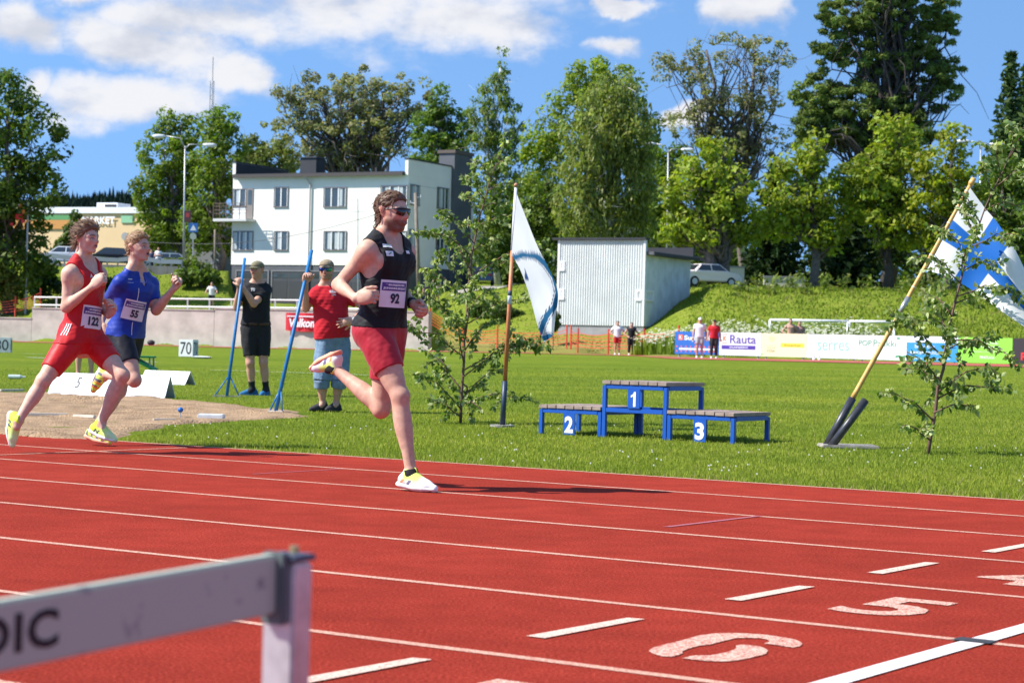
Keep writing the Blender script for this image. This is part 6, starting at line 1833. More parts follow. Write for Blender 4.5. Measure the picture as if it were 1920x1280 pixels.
def ball():
    g = at_x(283, 116.8); mb = MB(); bm = bmesh.new(); bmesh.ops.create_icosphere(bm, subdivisions=3, radius=.16); me = bpy.data.meshes.new('ball'); bm.to_mesh(bm and me); bm.free()
    o = link('small_bag', me, None, mat('bag_black', (.02, .02, .022, 1), rough=.7)); o.location = g + Z * .16; o.scale = (1.4, 1, 1); tag(o, 'dark rounded bag lying at the foot of the concrete wall', 'bag')
    me.polygons.foreach_set('use_smooth', [True] * len(me.polygons))
ball()

# ------------------------------------------------------------------ advertising boards and goal
def adverts():
    bx = lambda x: float(np.interp(x, (1265, 1900, 2000), (93, 81, 79.2)))
    tops = lambda x: float(np.interp(x, (1265, 1900, 2000), (621, 634, 636))); bots = lambda x: float(np.interp(x, (1265, 1900, 2000), (663, 682, 685)))
    GRP = 'advertising boards along the far straight'
    def one(x0, x1, colr, lab, items, name='advertising_board'):
        a, b = px(x0, bots(x0), bx(x0)), px(x1 - .6, bots(x1), bx(x1)); f = Face(a, b)
        z0_, z1_ = a.z, px(x0, tops(x0), bx(x0)).z
        root = empty(name, Vector((a.x, a.y, tz(a.x, a.y)))); tag(root, lab, 'board', GRP)
        mb = MB(); f.box(mb, 0, f.L, z0_, z1_, -.05, 0); pn = mb.build('panel', mat('panel_%d' % x0, colr, rough=.5), root, local=root)
        for t in (.2, f.L - .2):
            mb = MB(); f.box(mb, t - .03, t + .03, root.location.z - .1, z1_ - .1, -.11, -.053); mb.build('support', mat('support_grey', (.3, .3, .3, 1), rough=.6), root, local=root)
        H = z1_ - z0_
        for it in items:
            if it[0] == 't':
                _, tx, u, v, w, h, c, bold = it; mb = MB(); put_text(mb, tx, f.pt(f.L * u, z0_ + H * v, .006), f.e, Z, 1, bold=bold, width=f.L * w, height=H * h); mb.build('lettering', mat('ad_%02x%02x%02x' % tuple(int(q * 255) for q in c), (*c, 1), rough=.5), pn, local=root)
            else:
                _, u0, u1, v0, v1, c = it; mb = MB(); f.box(mb, f.L * u0, f.L * u1, z0_ + H * v0, z0_ + H * v1, .0, .004); mb.build('print_block', mat('ad_%02x%02x%02x' % tuple(int(q * 255) for q in c), (*c, 1), rough=.5), pn, local=root)
    W_, OR, PU, GN, MI = (.74, .74, .74), (.75, .14, .03), (.07, .03, .30), (.02, .26, .10), (.16, .46, .38)
    dots = [('b', .03 + .105 * i, .06 + .105 * i, v, v + .07, (.65, .12, .12)) for i in range(9) for v in (.10, .30)]
    one(1265, 1348, (.02, .12, .45, 1), 'blue advertising board with white supermarket lettering', [('b', .08, .18, .62, .86, OR), ('t', 'K', .13, .74, .06, .16, W_, .02), ('t', 'Superrihti', .58, .70, .74, .27, W_, .03), ('t', 'MATTI', .55, .50, .2, .07, (.65, .12, .12), .02), ('b', .1, .95, .19, .27, W_)] + dots)
    one(1348, 1427, (.64, .64, .65, 1), 'white advertising board with large violet lettering and a violet bar', [('b', .07, .2, .90, .925, OR), ('t', 'K', .135, .73, .09, .22, OR, .03), ('b', .07, .2, .52, .545, OR), ('t', 'Rauta', .57, .71, .62, .37, PU, .01), ('b', .06, .87, .27, .44, PU), ('t', 'SAARIJÄRVI', .47, .355, .44, .1, W_, .02), ('t', 'ma - pe 7-18, la 9-15', .46, .14, .8, .1, (.5, .45, .55), 0)])
    one(1427, 1512, (.64, .60, .40, 1), 'cream advertising board with a heart and a yellow label', [('t', '♥', .23, .75, .14, .24, (.68, .6, .3), .0), ('b', .1, .34, .46, .475, (.5, .45, .25)), ('t', 'OSUUS', .22, .38, .2, .06, (.45, .4, .2), 0), ('t', 'KOSA', .22, .25, .18, .11, (.35, .3, .15), .01), ('b', .44, .95, .42, .59, (.8, .6, .05)), ('t', 'Emarket', .70, .505, .36, .1, (.12, .1, .02), .01), ('b', .0, .04, .06, .12, (.2, .6, .2))])
    one(1512, 1607, (.64, .64, .65, 1), 'white advertising board with pale turquoise lowercase lettering', [('t', 'serres', .53, .5, .62, .34, MI, -.01)])
    one(1607, 1700, (.64, .64, .65, 1), 'white advertising board with green bank name and leaf', [('t', 'POP', .16, .68, .26, .24, GN, .0), ('t', 'Pankki', .56, .68, .46, .27, GN, -.005), ('b', .04, .8, .42, .432, (.5, .6, .5)), ('b', .04, .8, .25, .262, (.5, .6, .5)), ('b', .80, .86, .86, .93, GN), ('t', '~', .88, .16, .2, .12, GN, .05)])
    one(1700, 1796, (.03, .26, .56, 1), 'bright blue advertising board with white lines of lettering', [('b', .0, 1.0, .75, 1.0, (.62, .70, .78)), ('t', 'RAKENNUSLIIKE', .42, .34, .7, .12, W_, .0), ('t', 'www.saarijarvi.fi', .45, .1, .8, .09, W_, 0), ('t', 'Siirto', .35, .6, .4, .14, W_, .0)])
    one(1796, 1898, (.22, .56, .05, 1), 'lime green advertising board with white lettering', [('t', 'KASVIHUONE', .52, .78, .44, .08, W_, 0), ('t', 'puutarhamyymälä', .52, .64, .48, .09, W_, 0), ('t', 'avoinna joka päivä', .5, .44, .5, .05, W_, 0), ('t', 'TERVETULOA', .54, .22, .28, .1, W_, .02)])
    one(1899, 1990, (.025, .02, .022, 1), 'dark advertising board beyond the lime green one', [('t', 'R', .24, .3, .14, .3, (.6, .03, .03), .02)])
adverts()
def goal(lab, xl, xr, yt, Yl, Yr, x2l=None):
    a, b = px(xl, yt, Yl), px(xr, yt + (xr - xl) * .02, Yr); b.z = a.z
    root = empty('football_goal', Vector((a.x, a.y, a.z - 2.0))); tag(root, lab, 'goal')
    m = mat('goal_white', (.74, .75, .75, 1), rough=.4); r = .06
    MB().tube([a, b], r, 8).build('crossbar', m, root, smooth=True, local=root)
    for p in (a, b): MB().tube([p - Z * 2.3, p], r, 8).build('goalpost', m, root, smooth=True, local=root)
    back = Vector((.12, 1, 0)).normalized() * 1.6
    for p in (a, b):
        MB().tube([p, p + back * .45 - Z * .1, p + back - Z * 2.1], .03, 6).build('net_stay', m, root, smooth=True, local=root)
    mb = MB()
    for i in range(25):
        q = a.lerp(b, i / 24); mb.tube([q, q + back * .5 - Z * .5, q + back - Z * 2.1], .008, 3, False)
    for i in range(12):
        t = i / 11; off = back * t - Z * (2.1 * t ** 1.3); mb.tube([a + off, b + off], .008, 3, False)
    o = mb.build('net', mat('net_green', (.25, .42, .35, 1), rough=.8), root, local=root); o['kind'] = 'stuff'
goal('white football goal behind the cream and turquoise boards', 1444, 1590, 599.5, 103, 101)
goal('second white football goal partly behind the leaning flagpole', 1593, 1677, 602, 101.5, 100)

# ------------------------------------------------------------------ street furniture
STEEL = mat('galvanised', (.42, .43, .44, 1), rough=.45, metal=.5)
def lamp(lab, x, Y, yt, arms, r=.09):
    p = at_x(x, Y); root = empty('street_lamp', p); tag(root, lab, 'street lamp')
    top = px(x + 3, yt, Y); top.x = p.x + ROLL * 0 + (px(x + 3, yt, Y).x - p.x); MB().tube([p - Z * .3, top], [r, r * .55], 8).build('mast', STEEL, root, smooth=True, local=root)
    for (dx, dz) in arms:
        e = top + Vector((dx, 0, dz)); MB().tube([top - Z * .2, top + Vector((dx * .25, 0, dz * .8)), e], [.05, .045, .035], 6).build('arm', STEEL, root, smooth=True, local=root)
        s_ = 1 if dx > 0 else -1
        MB().tube([e, e + Vector((.25 * s_, 0, -.03)), e + Vector((.75 * s_, 0, -.05)), e + Vector((1.0 * s_, 0, -.02))], [.05, .14, .17, .06], 10).build('lamp_head', mat('lamp_head', (.6, .61, .62, 1), rough=.4), root, smooth=True, local=root)
lamp('tall double-armed street lamp in front of the street trees', 344, 150, 274, [(-1.4, .7), (1.3, .15)])
lamp('small street lamp head rising behind the tall double one', 352, 176, 290, [(-1.3, .25)], .07)
lamp('double street lamp between weeping birch and forked linden', 1250, 148, 282, [(-.9, .45), (.9, .1)])
lamp('street lamp behind the leaning flagpole top', 1836, 142, 275, [(-.7, .35), (.6, .2)])
def mast():
    Y = 640; b = px(388, 560, Y); t = px(389, 107, Y); root = empty('radio_mast', b); tag(root, 'thin lattice radio mast far behind the street trees', 'mast')
    m = mat('mast_steel', (.16, .18, .22, 1), rough=.6); H = (t - b).length; w = .55
    for (sx, sy) in ((-1, -1), (1, -1), (0, 1)):
        MB().beam(b + Vector((sx * w, sy * w, 0)), b + Vector((sx * w, sy * w, H * .9)), .16, .16, up=Vector((0, 1, 0))).build('mast_leg', m, root, local=root)
    mb = MB(); n = 40
    for i in range(n):
        z0_, z1_ = H * .9 * i / n, H * .9 * (i + 1) / n; s_ = 1 if i % 2 else -1
        mb.beam(b + Vector((-w * s_, -w, z0_)), b + Vector((w * s_, -w, z1_)), .09, .09, up=Vector((0, 1, 0)))
    o = mb.build('lattice', m, root, local=root); o['kind'] = 'stuff'
    MB().tube([b + Z * H * .9, b + Z * H], .12, 6).build('antenna', m, root, local=root)
    for (f, sx) in ((.78, 1), (.74, -1), (.70, 1)):
        MB().box(b + Z * H * f + Vector((sx * 1.0, -.5, 0)), (.9, .9, 2.4)).build('antenna_panel', m, root, local=root)
mast()
def util_pole():
    Y = 136; b = at_x(787, Y); t = px(779, 362, Y); root = empty('utility_pole', b); tag(root, 'leaning wooden utility pole beside the house corner', 'pole')
    wm = mat('pole_wood', (.20, .165, .13, 1), rough=.9, noise=(5, .25, 5)); MB().tube([b - Z * .3, t], [.16, .11], 9).build('pole', wm, root, smooth=True, local=root)
    for (dz, dx) in ((-.3, .35), (-.7, -.3), (-1.1, .35)):
        q = t + Z * dz; MB().tube([q, q + Vector((dx, 0, .05)), q + Vector((dx, 0, .2))], .035, 6).build('insulator', mat('insulator', (.7, .7, .72, 1), rough=.3), root, local=root)
    p2 = at_x(403, 148); t2 = px(403, 430, 148)
    r2 = empty('utility_pole', p2); tag(r2, 'short grey post beside the street left of the balcony', 'pole'); MB().tube([p2 - Z * .2, t2], [.09, .07], 8).build('post', wm, r2, smooth=True, local=r2)
    w = MB(); P0 = t - Z * .6; P1 = px(250, 452, 150)
    w.tube([P0.lerp(P1, i / 14) - Z * (1.2 * math.sin(i / 14 * 3.14)) for i in range(15)], .018, 4)
    o = w.build('overhead_wire', mat('wire', (.06, .06, .06, 1), rough=.6)); tag(o, 'thin overhead wire sagging in front of the white house', 'wire')
    ant = at_x(671, 140); r3 = empty('aerial_pole', ant); tag(r3, 'thin grey aerial pole standing before the white facade', 'pole')
    tp = px(671, 372, 140); MB().tube([ant, tp], .035, 6).build('pole', STEEL, r3, local=r3); MB().beam(tp - Vector((.5, 0, .9)), tp + Vector((.5, 0, -.9)), .03, .03).build('crossarm', STEEL, r3, local=r3)
util_pole()
def road_sign():
    p = at_x(362, 147); root = empty('crosswalk_sign', p); tag(root, 'blue pedestrian crossing sign on a post above a round sign', 'sign')
    MB().tube([p, px(362, 418, 147)], .04, 8).build('post', STEEL, root, local=root)
    c = px(362.5, 427, 146.9); s_ = .33
    MB().box(c, (2 * s_, .03, 2 * s_), None, .01).build('plate', mat('sign_blue', (.03, .14, .45, 1), rough=.4), root, local=root)
    MB().add([c + Vector((-s_ * .7, -.02, -s_ * .6)), c + Vector((s_ * .7, -.02, -s_ * .6)), c + Vector((0, -.02, s_ * .7))], [(0, 1, 2)]).build('triangle', mat('sign_white', (.75, .75, .75, 1), rough=.4), root, local=root)
    c2 = px(362, 443, 146.9); MB().tube([c2, c2 - Vector((0, .02, 0))], .24, 18).build('round_plate', mat('sign_back', (.38, .42, .36, 1), rough=.5), root, local=root)
    q = px(352, 406, 149.5); r2 = empty('hanging_sign', q); tag(r2, 'dark red sign box mounted on the street lamp mast', 'sign')
    MB().box(q, (.5, .12, .85), None, .02).build('box', mat('sign_dark', (.09, .04, .035, 1), rough=.5), r2, local=r2)
    MB().box(q - Vector((0, .063, -.1)), (.26, .006, .3)).build('emblem', mat('sign_red', (.45, .05, .05, 1), rough=.5), r2, local=r2)
road_sign()
def guard_rail():
    P = [at_x(x, 145.6) + Z * .6 for x in range(60, 341, 20)]; root = empty('guard_rail', P[0] - Z * .6); tag(root, 'grey steel guard rail along the street', 'guard rail')
    mb = MB()
    for i in range(len(P) - 1): mb.beam(P[i], P[i + 1], .06, .3)
    o = mb.build('rail', STEEL, root, local=root)
    for p in P: MB().box(p - Z * .3 + Vector((0, .08, 0)), (.1, .1, .8)).build('post', STEEL, root, local=root)
guard_rail()
def car(lab, x, Y, paint, heading, group=None, L=4.4, dz=.06):
    p = at_x(x, Y) + Z * dz; root = empty('parked_car', p, heading); tag(root, lab, 'car', group)
    pm = mat('paint_%s' % paint[0], paint[1], rough=.25, spec=.6, coat=.5); gl = mat('car_glass', (.02, .025, .03, 1), rough=.05, spec=.9); ty = mat('tyre', (.015, .015, .015, 1), rough=.9); rim = mat('rim', (.45, .45, .46, 1), rough=.35, metal=.6)
    prof = [(-L / 2, .35), (-L / 2, .75), (-L / 2 + .15, .92), (-L * .30, .98), (-L * .18, 1.42), (L * .14, 1.45), (L * .28, .98), (L * .44, .86), (L / 2, .68), (L / 2, .35)]
    bm = bmesh.new(); W = .86
    left = [bm.verts.new((a, -W * (1 if z < 1.0 else .8), z)) for (a, z) in prof]; right = [bm.verts.new((a, W * (1 if z < 1.0 else .8), z)) for (a, z) in prof]
    bm.faces.new(left); bm.faces.new(right[::-1]); n = len(prof)
    for i in range(n): bm.faces.new((left[i], right[i], right[(i + 1) % n], left[(i + 1) % n]))
    bmesh.ops.recalc_face_normals(bm, faces=bm.faces); bmesh.ops.bevel(bm, geom=list(bm.edges), offset=.06, segments=2, affect='EDGES')
    me = bpy.data.meshes.new('body'); bm.to_mesh(me); bm.free(); body = link('body', me, root, pm)
    for s_ in (-1, 1):
        for (a0, a1, b0, b1) in ((-L * .27, -L * .03, -L * .175, -L * .03), (-L * .01, L * .24, -L * .01, L * .13)):
            y0_, y1_ = s_ * (W * .985), s_ * (W * .825)
            MB().add([(a0, y0_ + s_ * .012, 1.02), (a1, y0_ + s_ * .012, 1.02), (b1, y1_ + s_ * .012, 1.37), (b0, y1_ + s_ * .012, 1.37)], [(0, 1, 2, 3)]).build('side_window', gl, root)
    MB().add([(L * .275 + .02, -.66, 1.03), (L * .275 + .02, .66, 1.03), (L * .16 + .02, .6, 1.38), (L * .16 + .02, -.6, 1.38)], [(0, 1, 2, 3)]).build('windscreen', gl, root)
    MB().add([(-L * .295 - .02, -.66, 1.05), (-L * .295 - .02, .66, 1.05), (-L * .195 - .02, .6, 1.38), (-L * .195 - .02, -.6, 1.38)], [(0, 1, 2, 3)]).build('rear_window', gl, root)
    for a in (-L * .31, L * .31):
        for s_ in (-1, 1):
            w = MB().tube([(a, s_ * .70, .32), (a, s_ * .89, .32)], .32, 16).build('wheel', ty, root); MB().tube([(a, s_ * .892, .32), (a, s_ * .90, .32)], .2, 12).build('rim', rim, w)
    for s_ in (-1, 1):
        MB().box((L / 2 + .01, s_ * .62, .68), (.06, .3, .14)).build('headlight', mat('headlight', (.6, .62, .65, 1), rough=.15), root); MB().box((-L / 2 - .01, s_ * .66, .78), (.06, .28, .16)).build('tail_light', mat('tail_red', (.5, .02, .015, 1), rough=.3), root)
car('black parked car behind the guard rail', 214, 150, ('black', (.012, .014, .022, 1)), math.pi)
car('silver parked car behind the dark leafy tree', 128, 151, ('silver', (.45, .47, .5, 1)), math.pi * .95)
car('blue-grey parked car by the supermarket wing', 318, 156, ('slate', (.2, .26, .3, 1)), math.pi)
car('white parked car behind the forked linden trunk', 1322, 128.5, ('white', (.72, .72, .73, 1)), .5)
car('dark blue car parked under the trees by the gravel path', 903, 158, ('navy', (.02, .05, .13, 1)), math.pi * .5)
def low_walls():
    for i, (x0, x1, Y, h, lab) in enumerate(((1432, 1510, 133, .8, 'low white garden wall behind the linden trunks'), (1355, 1395, 140, 1.5, 'pale shed corner between the forked linden trunk and white car'))):
        a, b = at_x(x0, Y), at_x(x1, Y); f = Face(a, b); root = empty('garden_wall', a); tag(root, lab, 'wall'); z = min(a.z, b.z)
        mb = MB(); f.box(mb, 0, f.L, z - .4, z + h, -.3, 0); mb.build('wall_body', mat('wall_cream', (.62, .58, .48, 1), rough=.85), root, local=root)
        mb = MB(); f.box(mb, -.05, f.L + .05, z + h + .003, z + h + .1, -.36, .06); mb.build('coping', mat('coping_grey', (.3, .3, .3, 1), rough=.85), root, local=root)
low_walls()
def bike():
    p = at_x(391, 147.2); root = empty('bicycle', p); tag(root, 'parked bicycle at the top of the bank beside the street', 'bicycle'); m = mat('bike_frame', (.2, .22, .25, 1), rough=.4)
    c1, c2 = p + Vector((-.52, 0, .34)), p + Vector((.52, 0, .34))
    for c in (c1, c2):
        MB().tube([c + Vector((math.cos(a) * .33, 0, math.sin(a) * .33)) for a in np.linspace(0, 6.283, 19)], .025, 5).build('wheel', mat('tyre', (.015, .015, .015, 1), rough=.9), root, smooth=True, local=root)
    s_ = p + Vector((-.18, 0, .85)); hb = p + Vector((.4, 0, .9)); bb = p + Vector((-.05, 0, .32))
    for (a, b) in ((c1, bb), (bb, s_), (bb, hb), (s_ - Z * .15, hb - Z * .1), (hb, c2), (c1, s_ - Z * .15)): MB().tube([a, b], .025, 6).build('tube', m, root, local=root)
    MB().box(s_ + Z * .03, (.24, .12, .06), None, .02).build('saddle', mat('saddle', (.02, .02, .02, 1), rough=.7), root, local=root)
    MB().tube([hb + Vector((0, -.25, .08)), hb + Vector((0, .25, .08))], .02, 6).build('handlebar', m, root, local=root)
bike()
def tree_sign():
    p = at_x(30, 127.5); root = empty('roadside_sign', p); tag(root, 'red and orange sign glimpsed among the leaves of the large dark tree', 'sign')
    top = px(32, 372, 127.0); MB().tube([p + Vector((0, 2.4, 0)), Vector((top.x, 129.9, top.z))], .06, 8).build('post', STEEL, root, local=root)
    for i, (x, y, w, h, c) in enumerate(((36, 406, 14, 10, 'r'), (44, 397, 6, 8, 'o'), (22, 420, 6, 5, 'r'), (43, 415, 6, 6, 'r'), (38, 386, 6, 7, 'o'))):
        k = 129.6 / FPX; MB().box(px(x, y, 129.6), (w * k, .1, h * k), None, .02).build('sign_panel', mat('panel_red', (.70, .02, .015, 1), rough=.4) if c == 'r' else mat('panel_orange', (.80, .26, .02, 1), rough=.4), root, local=root)
tree_sign()
def camp_chair():
    g = at_x(262, 33.4); root = empty('camp_chair', g); tag(root, 'green folding chair on the lawn behind the white distance boards', 'chair'); m = mat('chair_green', (.02, .30, .08, 1), rough=.6); s_ = mat('chair_tube', (.25, .27, .27, 1), rough=.4, metal=.5)
    q = lambda a, b, c: Vector(g) + Vector((a, b, c))
    MB().box(q(0, 0, .38), (.46, .42, .03), None, .01).build('seat', m, root, local=root)
    MB().beam(q(-.22, 0, .42), q(.26, 0, .17), .42, .04, bevel=.01).build('backrest', m, root, local=root)
    for (a, b) in ((-.2, -.18), (.2, -.18), (-.2, .18), (.2, .18)): MB().tube([q(a, b, 0), q(a * .9, b, .37)], .014, 7).build('leg', s_, root, local=root)
camp_chair()
# ------------------------------------------------------------------ the athletes and the two rakers
def pj(Y0, d, **kw):
    J = {}
    for k, v in d.items():
        J[k] = px(v[0], v[1], Y0 + v[2])
    J.update(kw)
    return J
LAT = -DA                     # an athlete's right hand side
UPV = Vector((0, 0, 1))
SKIN_A = (.56, .335, .235); SKIN_B = (.60, .385, .28); SKIN_C = (.58, .36, .26)
LINE_SHORT = ([-.13, -.07, -.03, .0, .03, .05, .075, .1], [-.05, -.055, -.02, .01, .02, .045, .07, .078])
LINE_MULLET = ([-.13, -.075, -.04, -.015, .02, .04, .065, .1], [-.125, -.125, -.05, .0, .02, .04, .068, .08])

def singlet(s, name, m, waist, arm_r=.098, off=.0125, neck_drop=.09, strap_out=.05, h=None, fold_amp=.0025, nk_w=.082):
    sc = s.sc
    arms = []
    for S, sg in (('R', 1), ('L', -1)):
        c = s.J['S' + S] + s.latC * sg * strap_out * sc - s.up * .055 * sc
        arms.append(ell(c, s.latC, s.front, s.up, .075 * sc, .2 * sc, arm_r * 1.35 * sc))
    nk = fold([ell(s.N + s.front * .06 * sc + s.up * .05 * sc, s.latC, s.front, s.up, nk_w * sc, .12 * sc, (neck_drop + .06) * sc), cone(s.N - s.up * .02 * sc, s.N + s.up * .16 * sc + s.front * .05 * sc, ((nk_w - .004) * sc, (nk_w + .03) * sc))], .02)
    wc = s.P + s.up * waist * sc
    core = s.core
    th = [s.thigh[S] for S in 'RL']
    def f(p):
        d = core(p)
        for g in th: d = smin(d, g(p), .04)
        d = d - off - fold_amp * wob(p * A3((1, 1, .6)), 70, 11) - fold_amp * .6 * wob(p, 150, 4)
        d = np.maximum(d, -((p - A3(wc)) @ s.up))
        for g in arms: d = smax(d, -g(p), .008)
        d = smax(d, -nk(p), .008)
        return np.maximum(d, (p - A3(s.N) - s.up * .075 * sc) @ s.up)
    lo, hi = s.box(('SR', 'SL', 'HR', 'HL', 'N'), .2 * sc)
    o = s.make(name, f, lo, hi, m, h)
    return o, f
def tight_shorts(s, name, m, waist, legs, off=.005, flare=.0, h=None, fold_amp=.0015):
    sc = s.sc
    prs = []
    for S in 'RL':
        Hp, Kn = s.J['H' + S], s.J['K' + S]
        d = Kn - Hp; L = np.linalg.norm(d)
        t = legs[S] if isinstance(legs, dict) else legs
        base = fold([s.thigh[S], cone(Hp, Kn, np.array((.095, .094, .086, .075, .06)) * sc)], .01)
        loose = cone(Hp, Hp + d * t, ((.10 + flare * .5) * sc, (.09 + flare) * sc, (.074 + flare * 1.3) * sc)) if flare else None
        g = (lambda b, l: (lambda p: np.minimum(b(p) - off, l(p)) if l else b(p) - off))(base, loose)
        prs.append(cut(g, Hp + d * t, d))
    wc = s.P + s.up * waist * sc
    def f(p):
        d = np.maximum(s.torso(p) - off - flare * .3, -((p - A3(s.P)) @ s.up) - .12)
        for g in prs: d = smin(d, g(p), .03)
        d = d - fold_amp * wob(p * A3((1, 1, .7)), 60 if flare else 95, 21) - fold_amp * .5 * wob(p, 170, 8)
        return np.maximum(d, (p - A3(wc)) @ s.up)
    lo, hi = s.box(('HR', 'HL', 'KR', 'KL'), .17)
    hi = np.maximum(hi, s.P + .22); lo = np.minimum(lo, s.P - .22)
    o = s.make(name, f, lo, hi, m, h)
    return o, f
def tshirt(s, name, m, hem, sleeve=.55, off=.008, neck_r=.068, vneck=0.0, loose=.0, h=None, belly=None, fold_amp=.005, sl_grow=.012, collar=.02):
    sc = s.sc
    core = s.core
    slv = []
    for S in 'RL':
        Sh, El = s.J['S' + S], s.J['E' + S]
        d = El - Sh
        g = cone(Sh, Sh + d * (sleeve + .1), np.array((.06 + sl_grow * .6, .062 + sl_grow, .057 + sl_grow, .055 + sl_grow * 1.2)) * sc)
        slv.append(cut(g, Sh + d * sleeve, d))
    tor = torso_sdf(s.P, s.N, s.latP, s.latC, sc, s.prof, loose, s.growd if belly is None else belly)
    hc = s.P + s.up * hem * sc
    nk = cone(s.N - s.up * .1 * sc + s.front * .0, s.N + s.up * .2 * sc + s.front * .05 * sc, (neck_r * sc, neck_r * 1.1 * sc))
    vn = cone(s.N + s.front * .1 * sc - s.up * vneck * sc, s.N + s.front * .09 * sc + s.up * .1 * sc, (.004 * sc, .03 * sc, .07 * sc)) if vneck else None
    low = fold([tor] + [s.thigh[S] for S in 'RL'], .06)
    def f(p):
        d = np.minimum(core(p) - off, smin(core(p), low(p), .03) - off)
        for g in slv: d = smin(d, g(p), .035)
        d = d - fold_amp * wob(p * A3((1, 1, .75)), 42, 31) - fold_amp * .55 * wob(p * A3((1, 1, 1.3)), 95, 12)
        d = np.maximum(d, -((p - A3(hc)) @ s.up))
        d = np.maximum(d, (p - A3(s.N) - s.up * (collar) * sc - s.front * 0) @ unit(s.up + s.front * .32))
        if vn is not None: d = np.maximum(d, -vn(p))
        return d
    lo, hi = s.box(('SR', 'SL', 'HR', 'HL', 'N', 'ER', 'EL'), .2 * sc)
    o = s.make(name, f, lo, hi, m, h)
    return o, f
def bib(s, f, num, c_px, w, h, tilt=0.0, nrm=None, off=.007):
    """white paper number with a violet band and two lines of lettering"""
    c, n = s.surf(f, c_px[0], c_px[1], c_px[2])
    n = unit(n - s.up * float(n @ s.up))
    Y = unit(s.up + s.latC * tilt); X = unit(np.cross(Y, n)); Y = unit(np.cross(n, X))
    paper = mat('bib_paper', (.74, .72, .76, 1), rough=.6, spec=.3)
    band = mat('bib_band', (.09, .055, .24, 1), rough=.6, spec=.3)
    ink = mat('bib_ink', (.018, .014, .045, 1), rough=.6)
    b = s.patch('race_bib', f, c, X, Y, n, w, h, paper, off, (9, 9))
    cb = A3(c) + Y * h * .26
    s.patch('bib_band', f, cb, X, Y, n, w * .93, h * .30, band, off + .0015, (9, 5), parent=b)
    wt = mat('bib_white', (.78, .78, .8, 1), rough=.6)
    s.write('bib_lettering', f, '* SAARIJÄRVEN', A3(c) + Y * h * .325, X, Y, n, w * .72, h * .10, wt, off + .003, .05, parent=b)
    s.write('bib_lettering', f, 'JUHANNUSKISAT', A3(c) + Y * h * .195, X, Y, n, w * .86, h * .095, wt, off + .003, .05, parent=b)
    s.write('bib_number', f, num, A3(c) - Y * h * .17, X, Y, n, w * (.17 * len(num) + .02), h * .38, ink, off + .003, .045, parent=b)
    pm = mat('pin_steel', (.6, .6, .6, 1), rough=.3, metal=1)
    return b

def eyewear(s, lens, frame, wide=1.0, tall=1.0):
    H = s.H; sc = s.H.sc
    n = 25
    vs, fs = [], []
    for i in range(n):
        a = (i / (n - 1) - .5) * 2.0
        r = .082 * math.sin(a * 1.18) * wide
        f = .083 + .034 * math.cos(a * 1.2) - .012
        dip = max(0, 1 - abs(a) / .16)
        lo = -.029 * tall + .019 * dip + .012 * abs(a) ** 3
        hi = .019 * tall - .004 * abs(a) ** 2
        for (uu, ff) in ((hi, f), ((hi + lo) / 2, f + .004), (lo, f - .004)):
            vs.append(Vector(H(ff, r, uu + .004).tolist()) - s.root.location)
    for i in range(n - 1):
        for j in range(2):
            a = i * 3 + j
            fs.append((a, a + 1, a + 4, a + 3))
    m = MB().add(vs, fs)
    o = m.build('sunglasses', lens, s.root, smooth=True)
    md = o.modifiers.new('thick', 'SOLIDIFY'); md.thickness = .003 * sc; md.offset = 1
    mb = MB()
    top = [Vector(H(.083 + .034 * math.cos(a * 1.2) - .012, .082 * math.sin(a * 1.18) * wide, .019 * tall - .004 * a * a + .005).tolist()) - s.root.location for a in np.linspace(-1, 1, 15)]
    mb.tube(top, .0032 * sc, 6)
    for sg in (-1, 1):
        mb.tube([Vector(H(f_, sg * r_, u_).tolist()) - s.root.location for (f_, r_, u_) in ((.084, .0745 * wide, .016), (.05, .0785, .015), (.0, .081, .013), (-.03, .082, .006))], [.005 * sc, .0045 * sc, .004 * sc, .003 * sc], 6)
    mb.build('glasses_frame', frame, o, smooth=True)
    return o

YEL = np.array((.62, .80, .06)); WHT = np.array((.78, .78, .76)); DRK = np.array((.05, .055, .09)); ORG = np.array((.85, .22, .05)); MNT = np.array((.62, .85, .42))
def shoe_white(q):
    C = np.tile(WHT, (len(q), 1))
    m = np.clip((q[:, 2] + .05) / .03, 0, 1)[:, None] * np.clip((.11 - q[:, 0]) / .04, 0, 1)[:, None] * np.clip((q[:, 0] + .05) / .03, 0, 1)[:, None]
    C = C * (1 - m) + np.array((.70, .86, .16)) * m
    z = (np.abs(q[:, 1]) > .02) & (np.abs(q[:, 0] - .02 - (q[:, 2] + .04) * .7) < .012) & (q[:, 2] < -.03)
    C[z] = (.16, .15, .26)
    z = (np.abs(q[:, 1]) > .02) & (np.abs(q[:, 0] + .03 - (q[:, 2] + .04) * .7) < .01) & (q[:, 2] < -.03)
    C[z] = (.75, .3, .12)
    return C
def shoe_yellow(q):
    g = np.clip((q[:, 0] - .02) / .12, 0, 1)[:, None]
    C = YEL * (1 - g) + MNT * g
    z = (np.abs(q[:, 1]) > .018) & ((np.abs(q[:, 0] - .03 - (q[:, 2] + .04) * .8) < .009) | (np.abs(q[:, 0] + .004 - (q[:, 2] + .04) * .8) < .009) | (np.abs(q[:, 0] - .012 + (q[:, 2] + .04) * .9) < .008)) & (np.abs(q[:, 2] + .045) < .02)
    C[z] = DRK
    return C
def shoe_mix(q):
    C = np.tile(np.array((.60, .78, .12)), (len(q), 1))
    C[(np.abs(q[:, 1]) > .017) & (np.sin(q[:, 0] * 110) > .3)] = (.14, .14, .17)
    C[(q[:, 2] < -.052) & (q[:, 0] < .1)] = WHT * .95
    C[(q[:, 0] > .06) & (np.sin(q[:, 0] * 150) > .55) & (q[:, 2] > -.05)] = ORG
    return C
